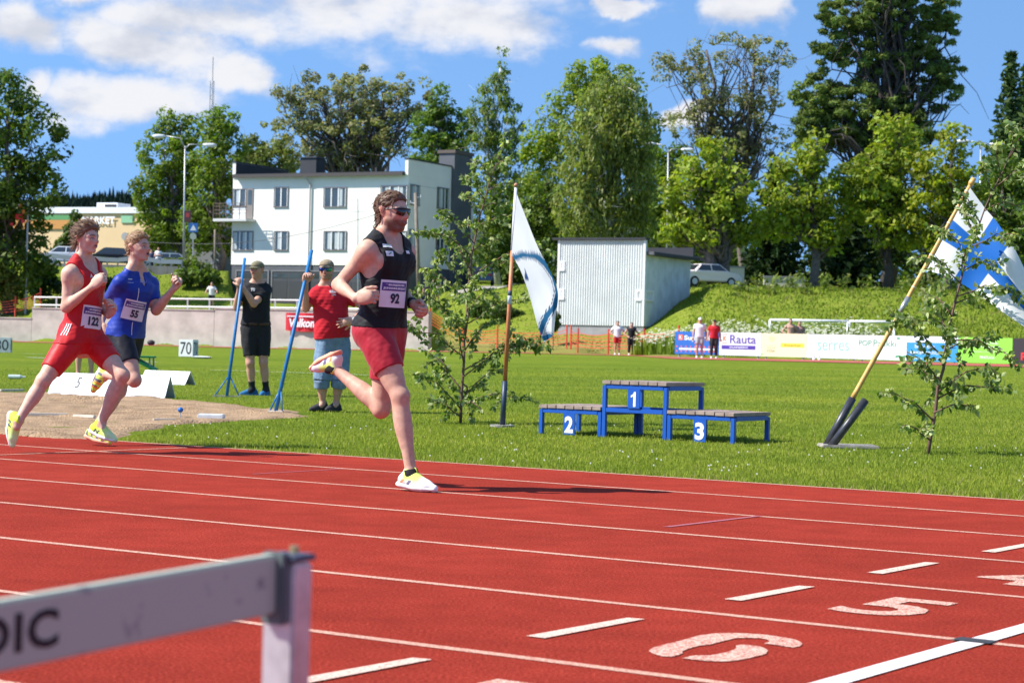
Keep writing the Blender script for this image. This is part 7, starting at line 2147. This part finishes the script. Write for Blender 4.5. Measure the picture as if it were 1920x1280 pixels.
def laces(s, Fm, m, loop=True):
    mb = MB(); L = lambda f, r, u: Vector(Fm(f, r, u).tolist()) - s.root.location
    for i in range(5):
        f = .03 + .016 * i; u = -.004 - .0075 * i
        mb.tube([L(f, -.022, u - .008), L(f + .004, 0, u + .006), L(f, .022, u - .008)], .003 * s.sc, 5)
    if loop:
        mb.tube([L(.03, .0, .0), L(.022, .008, .03), L(.03, .014, .045), L(.045, .012, .03), L(.045, .004, .004)], .0025 * s.sc, 5)
    return mb
SHOE_UP = mat('shoe_knit', (.8, .8, .8, 1), rough=.7, spec=.3, vcol='Col', bump=(700, .2, .002))
SOLE_W = mat('sole_white_foam', (.80, .78, .75, 1), rough=.65, noise=(40, .06, 3))
SOLE_O = mat('sole_orange_foam', (.8, .36, .22, 1), rough=.65, noise=(40, .06, 3))
SOCK_B = mat('sock_black', (.012, .012, .014, 1), rough=.9)

def runner_92():
    Y0 = 11.95
    J = pj(Y0, dict(HR=(700, 624, .05), HL=(731, 624, .20), KR=(750, 742, -.06), KL=(715, 766, .22), AR=(771, 889, -.10), AL=(626, 688, .40),
                    N=(724, 449, .10), SR=(688, 470, -.04), SL=(761, 474, .25), ER=(634, 534, .07), EL=(751, 545, .34), WR=(667, 559, -.15), WL=(775, 570, .17),
                    H=(735, 397, .08), TR=(800, 915, -.16), TL=(580, 700, .5)),
           face=(.86, -.50, -.05), hup=(.06, -.03, 1), base=gp(783, 919))
    s = Person('runner', 'bearded runner in black singlet, number 92, red shorts and dark sunglasses', J, sc=.99, h=.006,
               muscle=.935, armk=.93, head=dict(beard=.004, mouth=.0, neck=.054), cat='person')
    fwd = A3(DL); left = A3(DA)
    s.hands = [hand_cones(J['WR'], (.75, -.35, .10), (.45, .9, -.05), 1, curl=.62, s=.98, thumb=(.7, .5, .35)), hand_cones(J['WL'], (.72, -.45, -.42), (-.5, -.75, -.1), -1, curl=.7, s=.98)]
    s.make_body(SKIN_A, lips=(.40, .13, .11), brow=(.10, .055, .03), beard=(.115, .045, .022, .95), eyes=False)
    s.hair((.105, .055, .028), LINE_MULLET, th=.006, amp=.003, freq=130, locks=900, lock_len=.045, comb=(-.9, 0, -.35), curl=.16, top=.010, seed=4, h=.005, lift=.22, lr=.003)
    blk = cloth_mat('singlet_black', (.008, .008, .009, 1), rough=.7)
    o, f = singlet(s, 'singlet', blk, .035, strap_out=.028, h=.0065, fold_amp=.004, nk_w=.088)
    red = cloth_mat('shorts_crimson', (.36, .012, .025, 1), rough=.55, sheen=.1)
    tight_shorts(s, 'running_shorts', red, .10, dict(R=.60, L=.62), h=.0065, off=.007, fold_amp=.0025)
    bib(s, s.core, '92', (738, 551, 11.9), .19, .158, tilt=-.03, off=.0165)
    wht = mat('patch_white', (.75, .75, .75, 1), rough=.7); grn = mat('patch_green', (.05, .25, .12, 1), rough=.7)
    n = unit(s.front); Yv = s.up; X = unit(np.cross(Yv, n))
    for (x, y, w, h_) in ((724, 465, .062, .034), (728, 477, .055, .034), (761, 475, .03, .022)):
        c_, n = s.surf(s.core, x, y, 11.9); X = unit(np.cross(Yv, n))
        b = s.patch('sponsor_patch', s.core, c_, X, Yv, n, w, h_, wht, .0165, (6, 5), parent=o)
        if w > .05: s.patch('sponsor_mark', s.core, c_, unit(X + Yv * .5), Yv, n, w * .45, h_ * .22, grn, .019, (6, 4), parent=b)
    s.shoe('R', (.82, -.52, -.10), (.12, -.05, 1), SHOE_UP, SOLE_W, colors=shoe_white, h=.005)
    Fm = Frame(s.J['AR'], (.82, -.52, -.10), (.12, -.05, 1), s.sc)
    laces(s, Fm, None).build('laces', mat('lace_lime', (.55, .75, .1, 1), rough=.7), s.root, smooth=True)
    s.shoe('L', (-.62, .52, -.34), (.50, -.30, -.80), SHOE_UP, SOLE_O, colors=shoe_white, h=.005)
    s.sock('R', SOCK_B, .03); s.sock('L', SOCK_B, .03)
    eyewear(s, mat('lens_dark', (.012, .008, .010, 1), rough=.08, spec=.8), mat('frame_dark', (.05, .045, .05, 1), rough=.35))
    st = mat('watch_strap', (.01, .01, .012, 1), rough=.5)
    d = unit(s.J['WL'] - s.J['EL']); c = s.J['WL'] - d * .02
    mb = MB().tube([Vector((c - d * .013 - A3(s.root.location)).tolist()), Vector((c + d * .013 - A3(s.root.location)).tolist())], .0335, 14)
    mb.build('wristwatch', st, s.root, smooth=True)
    return s

def runner_122():
    Y0 = 14.95
    J = pj(Y0, dict(HR=(140, 632, -.02), HL=(167, 632, .14), KR=(81, 714, -.22), KL=(229, 703, -.04), AR=(33, 790, -.33), AL=(188, 797, .02),
                    N=(157, 494, .05), SR=(130, 514, -.12), SL=(186, 514, .2), ER=(124, 576, -.10), EL=(186, 572, .3), WR=(173, 537, -.22), WL=(203, 591, .1),
                    H=(162, 447, .02), TR=(22, 836, -.4), TL=(212, 832, -.1)),
           face=(.88, -.47, .0), hup=(.05, -.02, 1), base=gp(150, 852))
    s = Person('runner', 'runner in all red singlet and red shorts, number 122, swept-back brown hair', J, sc=.95, h=.0075, muscle=.98, armk=.95, head=dict(mouth=.004, neck=.053))
    s.hands = [hand_cones(J['WR'], (.72, -.25, .66), (.45, .85, -.1), 1, curl=.95), hand_cones(J['WL'], (.45, -.4, .6), (-.5, -.75, .1), -1, curl=.5)]
    s.make_body(SKIN_B, lips=(.45, .16, .14), brow=(.13, .075, .045), eyes=True)
    s.hair((.15, .085, .045), LINE_SHORT, th=.008, amp=.0015, freq=110, locks=900, lock_len=.085, comb=(-.95, 0, .30), curl=.0, top=.022, seed=9, h=.006, lift=.30, lr=.0028)
    red = cloth_mat('singlet_red', (.50, .010, .014, 1), rough=.6)
    o, f = singlet(s, 'singlet', red, -.05, h=.008, strap_out=.008, arm_r=.112, fold_amp=.004, nk_w=.094)
    red2 = cloth_mat('shorts_red', (.55, .010, .013, 1), rough=.5, sheen=.1)
    tight_shorts(s, 'running_shorts', red2, .0, dict(R=.76, L=.66), h=.008, off=.006)
    bib(s, s.core, '122', (174, 595, 14.85), .205, .165, tilt=-.10, off=.0165)
    wht = mat('patch_white', (.75, .75, .75, 1), rough=.7)
    n = unit(s.front); Yv = s.up; X = unit(np.cross(Yv, n))
    for k in range(3):
        cst, n_ = s.surf(f, 121 + 4.2 * k, 618, 14.85)
        s.patch('side_stripe', f, cst, np.cross((.22, 0, 1), n_), (.22, 0, 1), n_, .008, .10, wht, .003, (3, 7), parent=o)
    c_, n = s.surf(f, 171, 517, 14.85); X = unit(np.cross(Yv, n)); s.write('chest_emblem', f, 'A', c_, X, Yv, n, .03, .026, wht, .004, .06, parent=o)
    s.shoe('R', (.06, -.22, -1), (.80, -.55, .1), SHOE_UP, SOLE_W, colors=shoe_yellow, h=.006)
    s.shoe('L', (.84, -.5, -.30), (.28, -.16, .95), SHOE_UP, SOLE_W, colors=shoe_yellow, h=.006)
    for S, ff, uu in (('R', (.06, -.22, -1), (.80, -.55, .1)), ('L', (.84, -.5, -.30), (.28, -.16, .95))):
        laces(s, Frame(s.J['A' + S], ff, uu, s.sc), None, False).build('laces', mat('lace_yellow', (.75, .6, .05, 1), rough=.7), s.root, smooth=True)
    return s

def runner_55():
    Y0 = 15.95
    g = gp(184, 836)
    J = pj(Y0, dict(HR=(224, 630, -.02), HL=(248, 630, .14), KR=(252, 712, -.18), KL=(224, 732, .12), AR=(199, 702, .14), AL=(178, 806, -.1),
                    N=(254, 516, .02), SR=(226, 530, -.13), SL=(283, 533, .18), ER=(199, 572, .10), EL=(293, 581, .08), WR=(190, 605, -.02), WL=(325, 542, -.02),
                    H=(259, 464, -.03), TR=(180, 738, .2), TL=(200, 834, -.2)),
           face=(.90, -.42, .10), hup=(.0, 0, 1), base=g)
    s = Person('runner', 'fair-haired runner in blue half-zip jersey, number 55, black shorts', J, sc=.95, h=.0075, muscle=.98, head=dict(mouth=.012, neck=.053))
    s.hands = [hand_cones(J['WL'], (.5, -.25, .62), (-.55, -.6, .2), -1, curl=.95, s=.95), hand_cones(J['WR'], (.2, -.2, -.8), (.5, .8, 0), 1, curl=.9, s=.95)]
    s.make_body(SKIN_C, lips=(.45, .17, .15), brow=(.2, .12, .07), eyes=True)
    s.hair((.27, .16, .08), LINE_SHORT, th=.006, amp=.003, freq=170, locks=650, lock_len=.045, comb=(-.6, 0, .5), curl=.04, top=.018, seed=13, h=.006, lift=.45, lr=.003)
    blue = cloth_mat('jersey_blue', (.008, .035, .30, 1), rough=.5, sheen=.1)
    o, f = tshirt(s, 'jersey', blue, -.0, sleeve=.68, off=.005, vneck=.12, h=.008, fold_amp=.003, sl_grow=.002, collar=.055)
    blk = cloth_mat('shorts_black', (.008, .009, .016, 1), rough=.55)
    tight_shorts(s, 'running_shorts', blk, .04, dict(R=.64, L=.66), h=.008, off=.006)
    bib(s, f, '55', (253, 582, 15.75), .185, .155, tilt=-.10, off=.008)
    wht = mat('patch_white', (.75, .75, .75, 1), rough=.7); pale = mat('print_pale', (.45, .5, .7, 1), rough=.7)
    n = unit(s.front); Yv = s.up; X = unit(np.cross(Yv, n))
    c_, n = s.surf(f, 258.5, 556, 15.9); X = unit(np.cross(Yv, n)); s.patch('zip', f, c_, X, Yv, n, .006, .13, wht, .003, (3, 9), parent=o)
    c_, n = s.surf(f, 247, 616, 15.9); X = unit(np.cross(Yv, n)); s.patch('zip', f, c_, X, Yv, n, .006, .10, wht, .003, (3, 7), parent=o)
    c_, n = s.surf(f, 271, 531, 15.9); X = unit(np.cross(Yv, n)); s.write('chest_emblem', f, 'W', c_, X, Yv, n, .042, .036, pale, .004, .0, parent=o)
    c_, n = s.surf(f, 243.5, 523.5, 15.9); X = unit(np.cross(Yv, n)); s.patch('chest_print', f, c_, X, Yv, n, .05, .007, wht, .003, (6, 3), parent=o)
    c_, n = s.surf(f, 244, 530, 15.9); X = unit(np.cross(Yv, n)); s.patch('chest_print', f, c_, X, Yv, n, .06, .004, pale, .003, (6, 3), parent=o)
    s.shoe('R', (-.42, .05, -.90), (.75, -.60, -.30), SHOE_UP, SOLE_W, colors=shoe_mix, h=.006)
    s.shoe('L', (.84, -.5, -.22), (.2, -.12, 1), SHOE_UP, SOLE_O, colors=shoe_mix, h=.006)
    return s

PROF_MID = dict(PROF); PROF_MID['d'] = [.08, .105, .122, .124, .124, .122, .122, .124, .122, .105, .085, .062]
PROF_MID['w'] = [.09, .15, .172, .174, .17, .165, .166, .17, .17, .152, .115, .07]
def cap(s, m, brim=True, flatcap=False):
    H = s.H; sc = s.H.sc
    crown = ell(H(-.012, 0, .05), H.f, H.r, H.u, .108 * sc, .088 * sc, (.076 if not flatcap else .072) * sc)
    bc = A3(H(.03, 0, .043)); bn = unit(H.u - H.f * .12)
    def f(p):
        d = crown(p) - .002 * wob(p, 110, 6)
        return np.maximum(d, -((p - bc) @ bn))
    c = H(0, 0, .06)
    o = s.make('cap', f, c - .16 * sc, c + .17 * sc, m, .008)
    vs, fs = [], []
    n = 13
    for i in range(n):
        a = (i / (n - 1) - .5) * 2.2
        for j in range(4):
            t = j / 3
            L = (.075 if not flatcap else .045) * math.cos(a * .68) ** .8
            r = .084 * math.sin(a * .95)
            ff = -.012 + .104 * math.cos(a * .93) + L * t
            vs.append(Vector(H(ff, r * (1 - .08 * t), .050 - .008 * abs(a) - .022 * t * t - .012 * (r / .08) ** 2).tolist()) - s.root.location)
    for i in range(n - 1):
        for j in range(3):
            fs.append((i * 4 + j, (i + 1) * 4 + j, (i + 1) * 4 + j + 1, i * 4 + j + 1))
    b = MB().add(vs, fs).build('cap_brim', m, o, smooth=True)
    md = b.modifiers.new('t', 'SOLIDIFY'); md.thickness = .006
    return o

def raker_black():
    g = gp(481, 741); Y0 = g.y; k = Y0 / 27.0
    J = pj(Y0, dict(HR=(466, 617, .0), HL=(493, 617, .06), KR=(469, 680, -.04), KL=(494, 680, .02), AR=(473, 730, .06), AL=(499, 731, .10),
                    N=(481, 531, .0), SR=(462, 543, -.05), SL=(500, 543, .06), ER=(443, 577, -.12), EL=(476, 570, -.22), WR=(448, 541, -.28), WL=(455, 537, -.34),
                    H=(482, 506, -.04), TR=(455, 742, -.2), TL=(485, 742, -.2)),
           face=(-.42, -.9, -.02), hup=(.03, 0, 1), base=g)
    s = Person('person', 'man in black t-shirt, black shorts and olive cap leaning on a rake', J, sc=1.0 * k, h=.011, prof=PROF_MID, muscle=1.0, head=dict(mouth=.003, neck=.062))
    s.hands = [hand_cones(J['WR'], (-.15, -.2, 1), (.9, -.3, 0), 1, curl=.75, s=1.05), hand_cones(J['WL'], (-.45, -.1, .8), (-.4, .8, 0), 1, curl=.6, s=1.05)]
    s.make_body((.53, .29, .20), brow=(.15, .09, .06), eyes=True)
    s.hair((.12, .1, .08), LINE_SHORT, th=.004, amp=.002, h=.009)
    blk = cloth_mat('tshirt_black', (.012, .012, .014, 1), rough=.8)
    o, f = tshirt(s, 'tshirt', blk, .055, sleeve=.62, loose=.006, h=.012, fold_amp=.006)
    wt = mat('print_white', (.7, .7, .7, 1), rough=.8)
    n = unit(s.front); X = unit(np.cross(s.up, n))
    c_, n = s.surf(f, 474.5, 543, Y0); X = unit(np.cross(s.up, n)); s.write('chest_print', f, 'TG', c_, X, s.up, n, .055, .05, wt, .006, .04, parent=o, shear=.3)
    cg = cloth_mat('shorts_charcoal', (.018, .018, .019, 1), rough=.85)
    tight_shorts(s, 'shorts', cg, .09, dict(R=.80, L=.80), off=.008, flare=.007, h=.012, fold_amp=.006)
    bt = mat('belt_brown', (.06, .02, .012, 1), rough=.6)
    wc = s.P + s.up * .075
    bf = lambda p: np.maximum(s.torso(p) - .022, np.abs((p - A3(wc)) @ s.up) - .02)
    s.make('belt', bf, s.P - .25, s.P + .28, bt, .011)
    cap(s, mat('cap_olive', (.17, .15, .085, 1), rough=.9, bump=(300, .3, .003), noise=(60, .15, 3)))
    sb = mat('shoe_blue', (.012, .13, .30, 1), rough=.7, noise=(60, .3, 3))
    s.shoe('R', (-.80, -.55, -.02), (0, 0, 1), sb, mat('sole_blue', (.03, .2, .4, 1), rough=.7), h=.009)
    s.shoe('L', (-.30, -.9, -.02), (0, 0, 1), sb, mat('sole_blue', (.03, .2, .4, 1), rough=.7), h=.009)
    s.sock('R', SOCK_B, .12, .005); s.sock('L', SOCK_B, .12, .005)
    return s
def raker_red():
    g = gp(614, 772); Y0 = g.y; k = Y0 / 23.8
    J = pj(Y0, dict(HR=(609, 648, .0), HL=(640, 648, .06), KR=(603, 715, -.04), KL=(636, 715, .0), AR=(605, 757, .02), AL=(630, 757, .06),
                    N=(616, 536, .02), SR=(592, 552, -.04), SL=(650, 550, .08), ER=(573, 578, -.06), EL=(684, 578, .02), WR=(573, 532, -.24), WL=(663, 600, -.19),
                    H=(612, 505, -.03), TR=(590, 772, -.2), TL=(620, 772, -.2)),
           face=(-.06, -1, -.05), hup=(0, 0, 1), base=g)
    s = Person('person', 'man in red t-shirt, denim shorts and flat cap, hand on hip, holding a rake', J, sc=1.01 * k, h=.010, prof=PROF_MID, muscle=1.02,
               growd=([0, .25, .45, .7], [.0, .018, .02, .0]), head=dict(beard=.004, neck=.064, jaw=1.08))
    s.hands = [hand_cones(J['WR'], (.05, -.1, 1), (.6, -.75, 0), 1, curl=.8, s=1.05), hand_cones(J['WL'], (-1, -.05, -.22), (.05, 1, 0), 1, curl=.12, s=1.05, spread=.12)]
    s.make_body((.55, .30, .21), beard=(.26, .17, .10, .75), eyes=False)
    s.hair((.2, .15, .1), LINE_SHORT, th=.003, amp=.001, h=.009)
    red = cloth_mat('tshirt_red', (.50, .010, .022, 1), rough=.8)
    o, f = tshirt(s, 'tshirt', red, .085, sleeve=.60, loose=.012, off=.012, h=.011, fold_amp=.009, sl_grow=.02)
    wt = mat('print_white', (.7, .7, .7, 1), rough=.8)
    n = unit(s.front); X = unit(np.cross(s.up, n))
    c_, n = s.surf(f, 624, 547, Y0); X = unit(np.cross(s.up, n)); s.write('chest_print', f, 'o', c_, X, s.up, n, .085, .075, mat('print_pink', (.62, .2, .22, 1), rough=.8), .006, .03, parent=o)
    s.write('chest_print', f, 'Velkon', c_, X, s.up, n, .09, .03, wt, .009, .03, parent=o)
    s.write('chest_print', f, 'KONE', c_ - s.up * .05, X, s.up, n, .05, .014, wt, .008, .03, parent=o)
    dn = cloth_mat('denim', (.16, .24, .33, 1), rough=.85, noise=(14, .22, 5))
    cut_ = dict(R=1.06, L=1.06)
    o2, f2 = tight_shorts(s, 'denim_shorts', dn, .11, dict(R=.98, L=.98), off=.010, flare=.020, h=.011, fold_amp=.007)
    # the legs of the shorts reach below the knee
    for S in 'RL':
        Kn, An = s.J['K' + S], s.J['A' + S]
        g_ = cut(cut(cone(Kn - (An - Kn) * .12, Kn + (An - Kn) * .4, (.088, .086, .083)), Kn + (An - Kn) * .27, An - Kn), Kn - (An - Kn) * .1, Kn - An)
        gw = (lambda g_: lambda p: g_(p) - .003 * wob(p, 60, 2))(g_)
        s.make('shorts_leg', gw, Kn - .2, Kn + .2, dn, .011, parent=o2)
    cap(s, mat('cap_tweed', (.26, .20, .13, 1), rough=.9, bump=(400, .4, .003), noise=(90, .25, 3)), flatcap=True)
    lens = bpy.data.materials.new('lens_mirror'); lens.use_nodes = True
    N, L = lens.node_tree.nodes, lens.node_tree.links; b = N['Principled BSDF']
    lw = N.new('ShaderNodeTexCoord'); sp = N.new('ShaderNodeSeparateXYZ'); L.new(lw.outputs['Object'], sp.inputs[0])
    mr = N.new('ShaderNodeMapRange'); L.new(sp.outputs['X'], mr.inputs['Value']); mr.inputs['From Min'].default_value = -.10; mr.inputs['From Max'].default_value = .10
    rp = N.new('ShaderNodeValToRGB'); L.new(mr.outputs[0], rp.inputs[0])
    rp.color_ramp.elements[0].color = (.01, .03, .2, 1); rp.color_ramp.elements[1].color = (.02, .08, .5, 1)
    e = rp.color_ramp.elements.new(.55); e.color = (.05, .5, .12, 1); e = rp.color_ramp.elements.new(.8); e.color = (.03, .45, .35, 1); e = rp.color_ramp.elements.new(.3); e.color = (.02, .1, .3, 1)
    L.new(rp.outputs[0], b.inputs['Base Color']); b.inputs['Roughness'].default_value = .12; b.inputs['Metallic'].default_value = .6
    eyewear(s, lens, mat('frame_dark', (.05, .045, .05, 1), rough=.35), tall=1.05)
    sh = mat('shoe_charcoal', (.03, .03, .032, 1), rough=.8)
    s.shoe('R', (-.75, -.65, -.02), (0, 0, 1), sh, mat('sole_dark', (.02, .02, .02, 1), rough=.8), h=.009)
    s.shoe('L', (-.55, -.8, -.02), (0, 0, 1), sh, mat('sole_dark', (.02, .02, .02, 1), rough=.8), h=.009)
    d = unit(s.J['WL'] - s.J['EL']); c = s.J['WL'] - d * .015
    L0 = A3(s.root.location)
    MB().tube([Vector((c - d * .018 - L0).tolist()), Vector((c + d * .018 - L0).tolist())], .034, 14).build('wristwatch', mat('watch_strap', (.01, .01, .012, 1), rough=.5), s.root, smooth=True)
    cf = c + unit((0, -1, .3)) * .034
    MB().tube([Vector((cf - L0).tolist()), Vector((cf + unit((0, -1, .3)) * .008 - L0).tolist())], .02, 14).build('watch_face', mat('watch_face', (.7, .7, .7, 1), rough=.2), s.root)
    return s
P92 = runner_92(); P122 = runner_122(); P55 = runner_55(); PB = raker_black(); PR = raker_red()
# ------------------------------------------------------------------ spectators and officials far away
def far_person(lab, x, Y, top_c, bot_c, face=(0, -1, 0), H=1.74, long_legs=False, hat=None, hair=(.1, .06, .04), pose='stand', sleeves=.55, base=None, skin=(.53, .30, .21), shoe=(.6, .6, .6), name='person', bare=False):
    g = base if base is not None else at_x(x, Y); sc = H / 1.8
    f = unit(Vector(face)); r = np.cross(f, A3((0, 0, 1)))
    b = A3(g)
    L = lambda rr, ff, u: b + (r * rr + f * ff + A3((0, 0, 1)) * u) * sc
    J = dict(HR=L(.09, 0, .93), HL=L(-.09, 0, .93), KR=L(.10, .03, .50), KL=L(-.10, .03, .50), AR=L(.11, -.02, .09), AL=L(-.11, -.02, .09), TR=L(.13, .15, .02), TL=L(-.13, .15, .02),
             N=L(0, -.01, 1.49), SR=L(.19, -.01, 1.42), SL=L(-.19, -.01, 1.42), H=L(0, .03, 1.66), face=f, hup=(0, 0, 1), base=g)
    if pose == 'stand': J.update(ER=L(.27, -.02, 1.13), EL=L(-.27, -.02, 1.13), WR=L(.29, .06, .88), WL=L(-.29, .06, .88))
    elif pose == 'hips': J.update(ER=L(.40, -.06, 1.16), EL=L(-.40, -.06, 1.16), WR=L(.20, .08, 1.02), WL=L(-.20, .08, 1.02))
    elif pose == 'cross': J.update(ER=L(.27, .04, 1.14), EL=L(-.27, .04, 1.14), WR=L(-.05, .22, 1.20), WL=L(.05, .24, 1.16))
    elif pose == 'hat': J.update(ER=L(.36, .12, 1.45), EL=L(-.27, -.02, 1.13), WR=L(.22, .1, 1.66), WL=L(-.29, .06, .88))
    elif pose == 'lean': J.update(ER=L(.36, .1, 1.16), EL=L(-.36, .1, 1.16), WR=L(.34, .35, 1.06), WL=L(-.34, .35, 1.06))
    s = Person(name, lab, J, sc=sc, h=.022)
    s.hands = [hand_cones(J['WR'], (J['WR'] - J['ER']) * (1, 1, 1), f, 1, .5), hand_cones(J['WL'], (J['WL'] - J['EL']), f, -1, .5)]
    s.make_body(skin, eyes=False)
    if not bare:
        m = cloth_mat('far_top_%d_%d' % (x, int(Y)), (*top_c, 1)); tshirt(s, 'shirt', m, -.02, sleeve=sleeves, off=.018, h=.024, loose=.012, fold_amp=.004)
    m2 = cloth_mat('far_low_%d_%d' % (x, int(Y)), (*bot_c, 1))
    if long_legs:
        fs = [cut(lambda p, S=S: np.minimum(s.leg[S](p), s.thigh[S](p)) - .022, J['A' + S] + A3((0, 0, .06)), (0, 0, -1)) for S in 'RL']
        def f2(p): return np.maximum(np.minimum(np.minimum(fs[0](p), fs[1](p)), np.maximum(s.torso(p) - .02, -((p - s.P)[:, 2]) - .1)), (p - s.P)[:, 2] - .08 * sc)
        lo, hi = s.box(('HR', 'HL', 'AR', 'AL'), .2); s.make('trousers', f2, lo, hi, m2, .024)
    else: tight_shorts(s, 'shorts', m2, .06, .72, off=.02, flare=.02, h=.024)
    if hat is not None: 
        hm = cloth_mat('far_hat_%d' % x, (*hat, 1)); cap(s, hm)
    else: s.hair(hair, LINE_SHORT, th=.012, amp=.003, h=.02)
    for S in 'RL': s.shoe(S, f, (0, 0, 1), mat('far_shoe_%d' % x, (*shoe, 1), rough=.7), mat('far_shoe_%d' % x, (*shoe, 1), rough=.7), h=.018)
    return s
far_person('person in white t-shirt and red shorts standing before the orange fence', 1157, 103.5, (.75, .75, .76), (.45, .02, .02), pose='hips')
far_person('person in black vest top and long black trousers by the orange fence', 1183, 102.5, (.015, .015, .018), (.012, .012, .015), long_legs=True, pose='hips', sleeves=.05, H=1.66)
far_person('official in white t-shirt, pale shorts and white cap before the blue board', 1311, 88.5, (.76, .76, .77), (.45, .47, .48), hat=(.75, .75, .76), H=1.78)
far_person('official in red t-shirt and dark hat before the blue advertising board', 1338, 88.3, (.5, .012, .02), (.035, .035, .035), hat=(.015, .013, .015), long_legs=True, H=1.7)
far_person('spectator in white shirt and dark shorts behind the white railing', 396, 126, (.72, .70, .68), (.02, .02, .025), pose='lean', H=1.7)
far_person('man in white t-shirt with folded arms beside the supermarket', 296, 148.5, (.76, .76, .77), (.02, .025, .04), pose='cross', H=1.75)
far_person('person in dark jacket standing close to the man with folded arms', 283, 149.2, (.05, .06, .12), (.02, .02, .025), pose='stand', H=1.5, long_legs=True)
far_person('spectator in blue shorts shading the eyes under the house wall', 819, 141, (.55, .42, .38), (.05, .16, .40), pose='hat', H=1.7)
far_person('spectator in dark clothes near the one in blue shorts', 800, 142, (.03, .03, .04), (.03, .03, .04), pose='stand', long_legs=True, H=1.72)
far_person('spectator leaning on the white railing behind the raker in red', 601, 121.5, (.55, .25, .25), (.03, .03, .04), pose='lean', H=1.65)
far_person('bare-chested spectator behind the cream advertising board', 1481, 94.5, (.6, .4, .3), (.05, .05, .06), pose='hips', H=1.72, bare=True, base=None)
far_person('dark-haired spectator behind the cream board next to the bare-chested one', 1498, 94.6, (.35, .2, .16), (.05, .05, .06), pose='stand', H=1.62)
far_person('person in yellow top standing on the lawn behind the three runners', 158, 33.0, (.62, .50, .03), (.62, .50, .03), pose='stand', H=1.7, face=(.2, -1, 0))
def shoes_pair():
    for i, x in enumerate((1526, 1536)):
        g = at_x(x, 86.2); mb = MB(); mb.tube([g + Vector((0, .12, .05)), g + Vector((0, 0, .06)), g + Vector((0, -.14, .045))], [.05, .055, .035], 8); mb.tube([g + Vector((0, .1, .06)), g + Vector((0, .1, .22))], [.05, .045], 8)
        mb.v = [tuple(Vector(v) - g) for v in mb.v]
        o = mb.build('white_shoe', WB, None, smooth=True); o.location = g; tag(o, ('white shoe on the far straight, the one beside the cream board end', 'white shoe on the far straight, farther along from the cream board')[i], 'shoe', 'pair of white shoes on the far straight')
shoes_pair()
